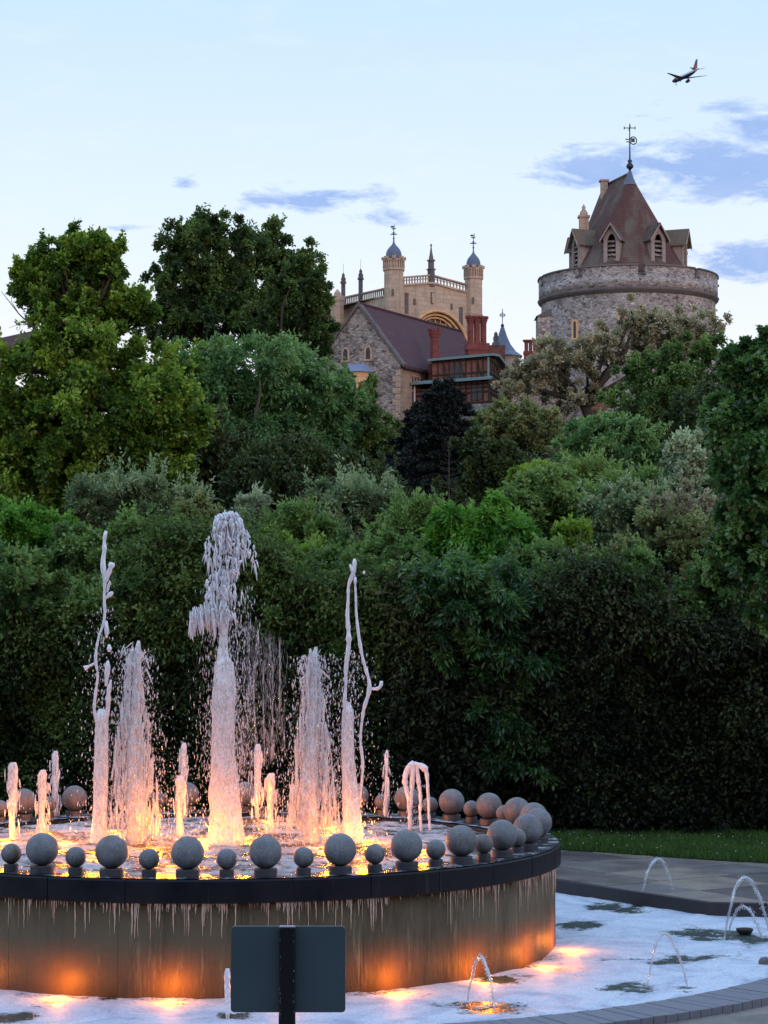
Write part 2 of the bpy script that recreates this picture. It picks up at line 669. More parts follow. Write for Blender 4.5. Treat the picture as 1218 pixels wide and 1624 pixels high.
m_ = NT('wet dark granite')
big = m_.noise(3.0, 6, 0.65)
fine = m_.noise(60, 3, .7)
c = m_.mix(big, (.003, .0035, .006), (.013, .013, .017))
streak = m_.noise(11, 5, .65, m_.vec((1, 1, .12)))
c = m_.mix(m_.ramp(streak, [(0.62, 0.), (.80, .35)]), c, (.13, .11, .10))
m_.bsdf(c, m_.ramp(big, [(0.3, .25), (.7, .6)]), 0, m_.bump(m_.math('ADD', fine, big), .5, .006), spec=.15)
MAT['wet_rim'] = m_.m

m_ = NT('wet basin wall')
big = m_.noise(1.6, 6, 0.7)
st = m_.noise(5.0, 6, .7, m_.vec((1, 1, .16)))
st2 = m_.noise(16, 4, .7, m_.vec((1, 1, .08)))
c = m_.mix(big, (.062, .037, .019), (.160, .098, .046))
c = m_.mix(m_.ramp(st, [(0.5, 0.), (.72, .8)]), c, (.035, .024, .012))
c = m_.mix(m_.ramp(st2, [(0.58, 0.), (.8, .55)]), c, (.36, .26, .14))
fine = m_.noise(40, 4, .7)
m_.bsdf(c, m_.ramp(st, [(0.3, .4), (.7, .7)]), 0, m_.bump(m_.math('ADD', fine, st2), .6, .010), spec=.3)
MAT['basin_wall'] = m_.m
MAT['plinth'] = plain('wet plinth stone', (.055, .055, .065), .35, 0, .5, 40, .3)
MAT['lime'] = plain('limescale', (.40, .36, .29), 0.4, 0, .55, 30, .4)
MAT['coping_brick'] = plain('grey purple sett', (.165, .16, .185), .6, 0, .22, 20, .3)
MAT['mortar'] = plain('dark mortar', (.075, .07, .075), .9)


def watery(name, deep, foam, dens_bias=0.0, bump=.6):
    """frothy water: the 'foam' attribute says how thick the froth lies"""
    m_ = NT(name)
    a = m_.n('ShaderNodeAttribute')
    a.attribute_name = 'foam'
    f0 = m_.noise(1.7, 6, .7, None, 1.4)
    f1 = m_.noise(9, 8, .72, None, .6)
    f2 = m_.noise(38, 5, .7, m_.vec((1, 1.2, 1)), .3)
    s_ = m_.math('ADD', m_.math('MULTIPLY', f1, 1.9), m_.math('MULTIPLY', f2, 1.5))
    th = m_.math('SUBTRACT', m_.math('ADD', s_, m_.math('MULTIPLY', a.outputs['Fac'], 1.35)), 2.08 - dens_bias)
    fac = m_.math('MULTIPLY', th, 2.4, clamp=True)
    c = m_.mix(fac, deep, foam)
    shade = m_.ramp(f2, [(0.3, .68), (.62, 1.0)])
    c = m_.mix(1.0, c, shade, 'MULTIPLY')
    c = m_.mix(1.0, c, m_.ramp(f0, [(0.34, (.58, .64, .74)), (.56, (1, 1, 1))]), 'MULTIPLY')
    sp_ = m_.noise(120, 3, .6)
    c = m_.mix(1.0, c, m_.ramp(sp_, [(0.35, .72), (.55, 1.0)]), 'MULTIPLY')
    rg = m_.math('ADD', m_.math('MULTIPLY', fac, .45), .14)
    h = m_.math('ADD', m_.math('MULTIPLY', f1, 1.0), m_.math('MULTIPLY', f2, .5))
    m_.bsdf(c, rg, 0, m_.bump(h, bump, .03), spec=.6)
    return m_.m


MAT['pool_water'] = watery('foaming pool water', (.050, .080, .055), (.78, .84, .95))
MAT['basin_water'] = watery('churning basin water', (.10, .085, .07), (.82, .82, .85), -.25, 1.6)

# airborne water: white froth that lets light through
m_ = NT('airborne water')
nz_ = m_.noise(22, 5, .7, m_.vec((1, 1, .35)))
d = m_.n('ShaderNodeBsdfDiffuse')
d.inputs[0].default_value = (.93, .95, 1.0, 1)
t = m_.n('ShaderNodeBsdfTranslucent')
t.inputs[0].default_value = (.93, .95, 1.0, 1)
g = m_.n('ShaderNodeBsdfGlossy')
g.inputs['Roughness'].default_value = .18
tr = m_.n('ShaderNodeBsdfTransparent')
bm = m_.bump(nz_, .8, .02)
for k in (d, g):
    m_.l(bm, k.inputs['Normal'])
x1 = m_.n('ShaderNodeMixShader')
x1.inputs[0].default_value = .25
m_.l(d.outputs[0], x1.inputs[1])
m_.l(t.outputs[0], x1.inputs[2])
x2 = m_.n('ShaderNodeMixShader')
x2.inputs[0].default_value = .18
m_.l(x1.outputs[0], x2.inputs[1])
m_.l(g.outputs[0], x2.inputs[2])
x3 = m_.n('ShaderNodeMixShader')
n3_ = m_.noise(70, 4, .7, m_.vec((1, 1, .3)))
m_.l(m_.ramp(m_.math('ADD', m_.math('MULTIPLY', nz_, .5), m_.math('MULTIPLY', n3_, .5)), [(0.44, .03), (0.57, .66)]), x3.inputs[0])
m_.l(x2.outputs[0], x3.inputs[1])
m_.l(tr.outputs[0], x3.inputs[2])
m_.l(x3.outputs[0], m_.out.inputs[0])
MAT['froth'] = m_.m


def ropes():
    m_ = NT('ropes of water')
    nz_ = m_.noise(40, 3, .6, m_.vec((1, 1, .4)))
    d = m_.n('ShaderNodeBsdfDiffuse')
    d.inputs[0].default_value = (.93, .94, 1.0, 1)
    t = m_.n('ShaderNodeBsdfTranslucent')
    t.inputs[0].default_value = (.95, .96, 1.0, 1)
    g = m_.n('ShaderNodeBsdfGlossy')
    g.inputs['Roughness'].default_value = .12
    x1 = m_.n('ShaderNodeMixShader')
    x1.inputs[0].default_value = .22
    m_.l(d.outputs[0], x1.inputs[1])
    m_.l(t.outputs[0], x1.inputs[2])
    x2 = m_.n('ShaderNodeMixShader')
    x2.inputs[0].default_value = .15
    m_.l(x1.outputs[0], x2.inputs[1])
    m_.l(g.outputs[0], x2.inputs[2])
    m_.l(m_.bump(nz_, .4, .005), g.inputs['Normal'])
    tr = m_.n('ShaderNodeBsdfTransparent')
    x3 = m_.n('ShaderNodeMixShader')
    m_.l(m_.ramp(nz_, [(.5, 0.02), (.66, .4)]), x3.inputs[0])
    m_.l(x2.outputs[0], x3.inputs[1])
    m_.l(tr.outputs[0], x3.inputs[2])
    m_.l(x3.outputs[0], m_.out.inputs[0])
    return m_.m


MAT['ropes'] = ropes()


def clearish(name, alpha, gl=.35):
    m_ = NT(name)
    d = m_.n('ShaderNodeBsdfDiffuse')
    d.inputs[0].default_value = (.85, .88, .94, 1)
    t = m_.n('ShaderNodeBsdfTranslucent')
    t.inputs[0].default_value = (.85, .88, .94, 1)
    g = m_.n('ShaderNodeBsdfGlossy')
    g.inputs['Roughness'].default_value = .08
    tr = m_.n('ShaderNodeBsdfTransparent')
    x0 = m_.n('ShaderNodeMixShader')
    x0.inputs[0].default_value = .5
    m_.l(d.outputs[0], x0.inputs[1])
    m_.l(t.outputs[0], x0.inputs[2])
    x1 = m_.n('ShaderNodeMixShader')
    x1.inputs[0].default_value = gl
    m_.l(x0.outputs[0], x1.inputs[1])
    m_.l(g.outputs[0], x1.inputs[2])
    x2 = m_.n('ShaderNodeMixShader')
    x2.inputs[0].default_value = alpha
    m_.l(tr.outputs[0], x2.inputs[1])
    m_.l(x1.outputs[0], x2.inputs[2])
    m_.l(x2.outputs[0], m_.out.inputs[0])
    return m_.m


MAT['drops'] = clearish('water drops', .62)
MAT['clear_jet'] = clearish('clear water arc', .5, .5)
MAT['mist'] = clearish('falling spray', .18, .2)

m_ = NT('lamp lens')
e = m_.n('ShaderNodeEmission')
e.inputs[0].default_value = (1.0, .36, .02, 1)
e.inputs[1].default_value = 4
m_.l(e.outputs[0], m_.out.inputs[0])
MAT['lens'] = m_.m
MAT['bronze'] = plain('dark bronze', (.04, .03, .02), .4, .8)

MAT['bark'] = plain('bark', (.045, .035, .028), .9, 0, .5, 6, .8)
MAT['bark_grey'] = plain('grey bark', (.11, .095, .08), .9, 0, .4, 6, .8)
FOL = {
    'lime': foliage('yellow green leaves', (0.018, 0.046, 0.008), (0.072, 0.148, 0.018), (0.25, 0.37, 0.045)),
    'dark': foliage('dark green leaves', (0.011, 0.026, 0.01), (0.038, 0.074, 0.022), (0.125, 0.2, 0.048)),
    'feather': foliage('blue green leaves', (0.024, 0.064, 0.024), (0.075, 0.17, 0.058), (0.2, 0.34, 0.115)),
    'oak': foliage('olive brown leaves', (0.085, 0.078, 0.046), (0.27, 0.245, 0.155), (0.5, 0.45, 0.3)),
    'olive': foliage('olive leaves', (0.05, 0.065, 0.026), (0.14, 0.165, 0.062), (0.28, 0.31, 0.12)),
    'conifer': foliage('black green needles', (0.005, 0.009, 0.009), (0.012, 0.018, 0.017), (0.028, 0.036, 0.03), .1),
    'willow': foliage('grey green leaves', (0.04, 0.075, 0.03), (0.125, 0.185, 0.085), (0.3, 0.38, 0.2), .3),
    'bright': foliage('bright green leaves', (0.024, 0.085, 0.014), (0.065, 0.2, 0.025), (0.17, 0.36, 0.045), .4, .4),
    'mid': foliage('mid green leaves', (0.018, 0.045, 0.014), (0.07, 0.14, 0.036), (0.21, 0.32, 0.09)),
    'yellow': foliage('yellowish green leaves', (0.078, 0.140, 0.019), (0.155, 0.263, 0.031), (0.264, 0.385, 0.050), .4),
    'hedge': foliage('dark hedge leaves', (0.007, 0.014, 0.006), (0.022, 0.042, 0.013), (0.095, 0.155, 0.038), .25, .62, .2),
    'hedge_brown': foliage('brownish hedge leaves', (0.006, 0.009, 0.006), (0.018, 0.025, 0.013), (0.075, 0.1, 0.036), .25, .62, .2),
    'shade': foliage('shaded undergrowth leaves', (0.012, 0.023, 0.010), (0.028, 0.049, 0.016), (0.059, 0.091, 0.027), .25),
    'glossy': foliage('glossy large leaves', (0.012, 0.038, 0.014), (0.036, 0.1, 0.03), (0.15, 0.28, 0.08), .4, .3, .55),
    'silver': foliage('silvery leaves', (0.124, 0.158, 0.100), (0.264, 0.324, 0.206), (0.465, 0.560, 0.350), .25),
}

# =================================================================== THE SETTING
CX, CYY = -1.373, 18.0            # centre of the fountain
WZ = -0.135                        # pool water level
R_WALL, R_RIM, R_IN = 2.80, 2.845, 2.46
RIM_Z, BAND_Z = 0.705, 0.545
BW_Z = 0.675                       # basin water level
R_POOL, R_OUT = 5.03, 5.43
N1, D1 = (.807, .591), 4.38        # the paving wedge that cuts into the pool
N2, D2 = (.17, .985), 2.21


def pool_r(a):
    c, s = math.cos(a), math.sin(a)
    p1, p2 = c * N1[0] + s * N1[1], c * N2[0] + s * N2[1]
    r = 1e9
    if p1 > 1e-3 and p2 > 1e-3:
        r = max(D1 / p1, D2 / p2)
    return min(R_POOL, r)


def hill(x, y):
    if y < 27:
        return 0.0
    t = y - 27
    z = .13 * t if t < 125 else .13 * 125 + .05 * (t - 125)
    z *= 1 / (1 + math.exp(-(t - 2) / 2.5)) if t < 15 else 1
    return z + .35 * (mnoise.noise((x * .06, y * .06, 0))) * min(1, t / 15)


def build_ground():
    ys = list(np.linspace(-40, 10, 8)) + list(np.linspace(12, 26, 12)) + list(np.linspace(27, 60, 30)) + list(np.linspace(63, 260, 50)) + list(np.linspace(280, 4000, 24))
    xs = list(np.linspace(-2500, -120, 14)) + list(np.linspace(-100, 100, 90)) + list(np.linspace(120, 2500, 14))
    V, Fc = [], []
    for y in ys:
        for x in xs:
            z = hill(x, y) if y < 260 else hill(x, 260) - (y - 260) * .01
            if y < 26.5:
                z = -.6 if (abs(x - CX) < 9 and y < 24.4) else -.06
            V.append((x, y, z))
    nx = len(xs)
    for j in range(len(ys) - 1):
        for i in range(nx - 1):
            Fc.append((j * nx + i, j * nx + i + 1, (j + 1) * nx + i + 1, (j + 1) * nx + i))
    m_ = NT('earth bank')
    n_ = m_.noise(.9, 6, .7)
    c = m_.mix(n_, (.012, .016, .008), (.035, .032, .018))
    m_.bsdf(c, .95, 0, m_.bump(n_, .6, .2), spec=.1)
    array_mesh('ground', V, Fc, m_.m, None, smooth=True)['kind'] = 'structure'


build_ground()

# paving bed: a thick sheet with the pool cut out of it
m_ = NT('flagstone')
oi = m_.n('ShaderNodeObjectInfo')
n_ = m_.noise(1.6, 6, .7)
n2_ = m_.noise(25, 4, .7)
c = m_.ramp(oi.outputs['Random'], [(0, (.10, .082, .078)), (.35, (.18, .152, .135)), (.7, (.27, .218, .172)), (1, (.15, .132, .135))])
c = m_.mix(1.0, c, m_.ramp(n_, [(.3, .72), (.7, 1.15)]), 'MULTIPLY')
c = m_.mix(.25, c, m_.ramp(n2_, [(.3, .2), (.7, .8)]), 'OVERLAY')
m_.bsdf(c, m_.ramp(n_, [(.35, .35), (.65, .7)]), 0, m_.bump(m_.math('ADD', n_, n2_), .4, .01), spec=.4)
MAT['flag'] = m_.m


def build_bed():
    mb = MB()
    n = 240
    inn, out = [], []
    for i in range(n):
        a = 2 * math.pi * i / n
        r = pool_r(a) + .03
        inn.append((CX + r * math.cos(a), CYY + r * math.sin(a)))
        c_, s_ = math.cos(a), math.sin(a)
        k = min(11 / max(abs(c_), 1e-6), (6.1 if s_ > 0 else 17) / max(abs(s_), 1e-6))
        out.append((CX + k * c_, CYY + k * s_))
    vs = [(x, y, -.03) for x, y in inn] + [(x, y, -.03) for x, y in out] + [(x, y, -.55) for x, y in inn] + [(x, y, -.55) for x, y in out]
    fs = []
    for i in range(n):
        j = (i + 1) % n
        fs.append((i, n + i, n + j, j))
        fs.append((2 * n + i, i, j, 2 * n + j))
        fs.append((n + i, 3 * n + i, 3 * n + j, n + j))
    mb.add(vs, fs)
    return tag(mb.build('paving', MAT['mortar']), kind='structure')


paving = build_bed()


def clip(poly, n, d):
    """keep the part of poly with p.n >= d"""
    out = []
    for i in range(len(poly)):
        p, q = poly[i], poly[(i + 1) % len(poly)]
        a = p[0] * n[0] + p[1] * n[1] - d
        b = q[0] * n[0] + q[1] * n[1] - d
        if a >= 0:
            out.append(p)
        if (a >= 0) != (b >= 0):
            t = a / (a - b)
            out.append((p[0] + (q[0] - p[0]) * t, p[1] + (q[1] - p[1]) * t))
    return out


def shrink(poly, g):
    cx = sum(p[0] for p in poly) / len(poly)
    cy_ = sum(p[1] for p in poly) / len(poly)
    out = []
    for x, y in poly:
        d = math.hypot(x - cx, y - cy_)
        k = max(0.2, 1 - g / max(d, .01))
        out.append((cx + (x - cx) * k, cy_ + (y - cy_) * k))
    return out


GRASS_A, GRASS_B = (1.96, 23.95), (4.07, 22.55)      # kerbless edge between paving and lawn


def flagstone(poly, z0=-.035, z1=0.0):
    mb = MB()
    zz = z1 + random.uniform(-.006, .004)
    mb.prism(shrink(poly, .018), z0, zz - .006)
    n0 = len(mb.v)
    p = shrink(poly, .018)
    q = shrink(poly, .032)
    n = len(p)
    mb.add([(x, y, zz - .006) for x, y in p] + [(x, y, zz) for x, y in q],
           [(i, (i + 1) % n, n + (i + 1) % n, n + i) for i in range(n)] + [tuple(range(n, 2 * n))])
    return mb.build('flagstone', MAT['flag'], paving)


def far_flags():
    ang = R(33)
    ca, sa = math.cos(ang), math.sin(ang)
    gl = (GRASS_B[0] - GRASS_A[0], GRASS_B[1] - GRASS_A[1])
    L = math.hypot(*gl)
    gn = (gl[1] / L, -gl[0] / L)          # points to the camera side
    gd = GRASS_A[0] * gn[0] + GRASS_A[1] * gn[1]
    v = -8.0
    while v < 9:
        h = random.choice((.62, .78, .95))
        u = -9 + random.random()
        while u < 9:
            w = random.choice((.7, .95, 1.25, 1.5))
            poly = [(u, v), (u + w, v), (u + w, v + h), (u, v + h)]
            poly = [(4 + x * ca - y * sa, 21 + x * sa + y * ca) for x, y in poly]
            u += w
            if min(p[0] for p in poly) > 6.2 or max(p[0] for p in poly) < 0.8 or max(p[1] for p in poly) < 19.2:
                continue
            poly = clip(poly, N1, CX * N1[0] + CYY * N1[1] + D1 + .02) if poly else poly
            if len(poly) >= 3:
                poly = clip(poly, N2, CX * N2[0] + CYY * N2[1] + D2 + .02)
            if len(poly) >= 3:
                poly = clip(poly, gn, gd)
            if len(poly) >= 3:
                ar = abs(sum(poly[i][0] * poly[(i + 1) % len(poly)][1] - poly[(i + 1) % len(poly)][0] * poly[i][1] for i in range(len(poly)))) / 2
                if ar > .03:
                    flagstone(poly, -.13 if False else -.035)
        v += h


far_flags()


def near_flags():
    v = 9.0
    while v < 15.5:
        h = .6
        u = -2 + random.random() * .5
        while u < 6:
            w = random.choice((.6, .8))
            poly = [(u, v), (u + w, v + w * .2), (u + w - h * .2, v + w * .2 + h), (u - h * .2, v + h)]
            u += w
            q = []
            ins = 0
            for x, y in poly:
                dx_, dy_ = x - CX, y - CYY
                d = math.hypot(dx_, dy_)
                if d < R_OUT + .01:
                    k = (R_OUT + .01) / d
                    x, y = CX + dx_ * k, CYY + dy_ * k
                    ins += 1
                q.append((x, y))
            if ins < 4 and abs(q[0][0]) < 4.5:
                flagstone(q)
        v += h


near_flags()

# kerb face below the far paving (dark stone) and the setts of the near coping
mb = MB()
a0, a1 = None, None
pts = []
for i in range(-40, 520):
    a = i / 480 * math.pi * .75
    if pool_r(a) < R_POOL - 1e-6:
        pts.append((CX + pool_r(a) * math.cos(a), CYY + pool_r(a) * math.sin(a)))
nrm = []
inner = []
for i, p in enumerate(pts):
    inner.append(p)
vs, fs = [], []
for (x, y) in inner:
    d = math.hypot(x - CX, y - CYY)
    ux, uy = (x - CX) / d, (y - CYY) / d
    vs += [(x - ux * .012, y - uy * .012, -.30), (x - ux * .012, y - uy * .012, -.012), (x + ux * .01, y + uy * .01, -.004), (x + ux * .028, y + uy * .028, -.30)]
for i in range(len(inner) - 1):
    for k in range(4):
        k2 = (k + 1) % 4
        fs.append((i * 4 + k, i * 4 + k2, i * 4 + 4 + k2, i * 4 + 4 + k))
mb.add(vs, fs)
tag(mb.build('kerb', plain('dark wet kerb', (.03, .028, .03), .5), paving))

coping = tag(MB().lathe([(R_POOL + .01, -.5), (R_POOL + .01, -.02), (R_OUT - .02, -.02), (R_OUT - .02, -.1)], (CX, CYY, 0), 240, R(-190), R(20), False).build('pool_edging', MAT['mortar']), kind='structure')
n_set = 330
for i in range(n_set):
    a = -math.pi + math.pi * 2 * i / n_set
    if not (R(-82) < a < R(10) or (R(-110) < a <= R(-82))):
        continue
    da = 2 * math.pi / n_set
    g = .0006
    mb = MB()
    zt = .05 + random.uniform(-.002, .002)
    for (r0, r1, z0, z1) in ((R_POOL, R_OUT, -.12, zt),):
        p = []
        for z, ins in ((z0, 0), (zt - .003, 0), (zt, .003)):
            for rr, aa in ((r0 + ins, a + g), (r1 - ins, a + g), (r1 - ins, a + da - g), (r0 + ins, a + da - g)):
                p.append((CX + rr * math.cos(aa), CYY + rr * math.sin(aa), z))
        mb.add(p, [(3, 2, 1, 0), (8, 9, 10, 11)] + [(r * 4 + k, r * 4 + (k + 1) % 4, r * 4 + 4 + (k + 1) % 4, r * 4 + 4 + k) for r in (0, 1) for k in range(4)])
    mb.build('sett', MAT['coping_brick'], coping)

# lawn strip
mb = MB()
gdx, gdy = GRASS_B[0] - GRASS_A[0], GRASS_B[1] - GRASS_A[1]
pA = (GRASS_A[0] - 3 * gdx, GRASS_A[1] - 3 * gdy)
pB = (GRASS_B[0] + 3 * gdx, GRASS_B[1] + 3 * gdy)
gx = [pA[0] + (pB[0] - pA[0]) * k / 30 for k in range(31)]
V = []
for k in range(31):
    x = pA[0] + (pB[0] - pA[0]) * k / 30
    y = pA[1] + (pB[1] - pA[1]) * k / 30
    V += [(x, y, -.03), (x, y, .012), (x, y + .3, .02), (x, 27.6, .05)]
mb.add(V, [(k * 4 + i, k * 4 + 4 + i, k * 4 + 5 + i, k * 4 + 1 + i) for k in range(30) for i in range(3)])
m_ = NT('lawn soil')
n_ = m_.noise(12, 5, .7)
m_.bsdf(m_.mix(n_, (.018, .035, .010), (.04, .075, .018)), .95, 0, m_.bump(n_, .5, .03))
tag(mb.build('lawn', m_.m), kind='structure')


def blades():
    n = 52000
    x = rng.uniform(1.2, 6.5, n)
    ylo = GRASS_A[1] + (x - GRASS_A[0]) * gdy / gdx
    t = rng.random(n) ** 1.0
    y = ylo - .02 + t * (25.4 - ylo)
    h = rng.uniform(.035, .095, n) * (.6 + .9 * vnoise(np.c_[x * 3, y * 3, x * 0]))
    w = rng.uniform(.004, .009, n)
    a = rng.uniform(0, 2 * np.pi, n)
    lean = rng.normal(0, .35, (n, 2)) * h[:, None]
    b = np.c_[x, y, np.full(n, .012)]
    s = np.c_[np.cos(a), np.sin(a), a * 0] * w[:, None]
    V = np.stack([b - s, b + s, b + np.c_[lean, h]], 1).reshape(-1, 3)
    T = np.arange(3 * n).reshape(-1, 3)
    tint = np.repeat(np.clip(rng.normal(.5, .2, n), 0, 1), 3)
    tag(array_mesh('grass', V, T, foliage('grass blades', (.020, .050, .012), (.055, .115, .024), (.14, .22, .05)), None, {'tint': tint}), kind='stuff')
    # daisies
    mb = MB()
    for _ in range(170):
        x = random.uniform(1.5, 6)
        y0 = GRASS_A[1] + (x - GRASS_A[0]) * gdy / gdx
        y = y0 + random.random() ** .7 * (25.2 - y0)
        z = random.uniform(.05, .09)
        r = random.uniform(.006, .013)
        mb.add([(x + r * math.cos(k * 1.047), y + r * math.sin(k * 1.047), z + .004 * (k % 2)) for k in range(6)] + [(x, y, z + .006)], [(k, (k + 1) % 6, 6) for k in range(6)])
    tag(mb.build('daisies', plain('daisy white', (.65, .65, .6), .6)), kind='stuff')


blades()

# ------------------------------------------------------------------ pool water
PATCH = []          # places where the jets have cleared the froth: x, y, rx, ry
for px, py, rx, ry in ((988, 1441, 62, 9), (1075, 1436, 50, 5), (1120, 1484, 75, 11), (1066, 1523, 80, 8), (1030, 1567, 85, 12), (755, 1598, 75, 12), (15, 1614, 60, 10), (372, 1611, 42, 8), (915, 1468, 50, 8), (1195, 1487, 50, 12),
                       (800, 1553, 45, 7)):
    w_ = ground_at(px, py, WZ)
    k = w_.y / F
    PATCH.append((w_.x, w_.y, rx * k, ry * k * w_.y / (CAMZ - WZ)))


LAMPP = [(CX + (R_WALL + .22) * math.sin(R(d_)), CYY - (R_WALL + .22) * math.cos(R(d_))) for d_ in (-34.5, -18.3, -2.4, 13.6, 29.8, 46, 62, 78)]


def pool_water():
    na, nr = 900, 150
    V = []
    A = np.linspace(0, 2 * np.pi, na, endpoint=False)
    rr = np.array([pool_r(a) + .02 for a in A])
    t = np.linspace(0, 1, nr)
    r = (R_WALL - .03) + (rr[:, None] - (R_WALL - .03)) * t[None, :]
    X = CX + r * np.cos(A)[:, None]
    Y = CYY + r * np.sin(A)[:, None]
    P = np.c_[X.ravel(), Y.ravel(), np.zeros(X.size)]
    # flow-stretched noise: along the ring
    Q = np.c_[np.repeat(A, nr) * 5, r.ravel() * 3.2, np.zeros(X.size)]
    warp = fbm(P * 1.3 + 5, 3) * 1.8
    f = fbm(Q + warp[:, None], 5) * .75 + fbm(P * 5, 4) * .5
    foam = .92 + (f - .62) * 1.4
    for x0, y0, rx, ry in PATCH:
        d = np.sqrt(((P[:, 0] - x0) / rx) ** 2 + ((P[:, 1] - y0) / ry) ** 2) + (fbm(P * 5 + x0, 5) - .5) * 1.9
        foam -= np.clip(1.2 - d, 0, 1) * .8 * (.55 + .9 * fbm(P * 14 + 3, 3))
    for x0, y0 in LAMPP:
        d = np.sqrt((P[:, 0] - x0) ** 2 + (P[:, 1] - y0) ** 2) / .34 + (fbm(P * 7, 3) - .5) * .8
        foam -= np.clip(1.1 - d, 0, 1) * .30
    dw = r.ravel() - R_WALL
    foam -= np.clip(1 - dw / .18, 0, 1) * .35 * (fbm(P * 3 + 9, 3) > .5)
    Z = WZ + .012 * (fbm(P * 9, 3) - .5) + .02 * (fbm(Q * 1.2 + 3, 3) - .5) + .008 * np.clip(foam, 0, 1)
    V = np.c_[P[:, 0], P[:, 1], Z]
    I = np.arange(na * nr).reshape(na, nr)
    J = np.roll(I, -1, 0)
    T = np.stack([I[:, :-1], I[:, 1:], J[:, 1:], J[:, :-1]], -1).reshape(-1, 4)
    o = array_mesh('pool_water', V, T, MAT['pool_water'], None, {'foam': foam}, True)
    tag(o, kind='structure')


pool_water()
tag(MB().lathe([(2.7, -.5), (R_POOL + .1, -.5)], (CX, CYY, 0), 90).build('pool_floor', plain('pool floor', (.03, .035, .03), .8)), kind='structure')

# =================================================================== THE CASTLE
def house_frame(o, d):
    """local x along d, y to the back (left of d ... away from the camera), z up"""
    dx_ = Vector((d[0], d[1], 0)).normalized()
    dy_ = Vector((-dx_.y, dx_.x, 0))
    if dy_.y < 0:
        dy_ = -dy_
    return Matrix(((dx_.x, dy_.x, 0, o[0]), (dx_.y, dy_.y, 0, o[1]), (0, 0, 1, 0), (0, 0, 0, 1)))


def arch_pts(w, h, n=8, pointed=1.0):
    """opening outline (x, z) from left springing over the head to the right, base at z 0"""
    hs = h - w * .5 * (1 + .35 * pointed)
    pts = [(-w / 2, 0), (-w / 2, hs)]
    for i in range(1, n):
        t = i / n
        x = -w / 2 + w * t
        u = abs(2 * t - 1)
        z = hs + (h - hs) * (1 - u ** 2) ** (.5 if pointed < .5 else .72)
        pts.append((x, z))
    pts += [(w / 2, hs), (w / 2, 0)]
    return pts


def arched_window(M, x, z, w, h, parent, yf=-.06, surround=.14, mat='dress', glass='glass_dark', mull=True):
    """window > surround, glass, mullion, built on the plane y=0 of frame M"""
    P = arch_pts(w, h)
    n = len(P)
    mb = MB(M)
    out = [(x + px * (1 + 2 * surround / w), z + (pz + surround if pz > 0 else pz - surround * .5)) for px, pz in P]
    inn = [(x + px, z + pz) for px, pz in P]
    vs = [(a, yf, b) for a, b in out] + [(a, yf, b) for a, b in inn] + [(a, yf + .16, b) for a, b in inn] + [(a, .02, b) for a, b in out]
    fs = []
    for i in range(n - 1):
        fs += [(i, i + 1, n + i + 1, n + i), (n + i, n + i + 1, 2 * n + i + 1, 2 * n + i), (3 * n + i, 3 * n + i + 1, i + 1, i)]
    fs += [(0, n, 2 * n, 3 * n), (n - 1, 4 * n - 1, 3 * n - 1, 2 * n - 1)]
    mb.add(vs, fs)
    mb.box((x, yf / 2 + .01, z - surround * .4), (w + 2 * surround + .1, abs(yf) + .14, .12))
    f = mb.build('window', MAT[mat], parent)
    mb = MB(M)
    mb.add([(a, -.012, b) for a, b in inn], [tuple(range(n))])
    mb.build('glass', MAT[glass], f)
    if mull:
        mb = MB(M)
        mb.box((x, -.035, z + h * .47), (.07, .05, h * .93))
        mb.box((x, -.036, z + h * .42), (w, .05, .06))
        mb.build('mullion', MAT[mat], f)
    return f


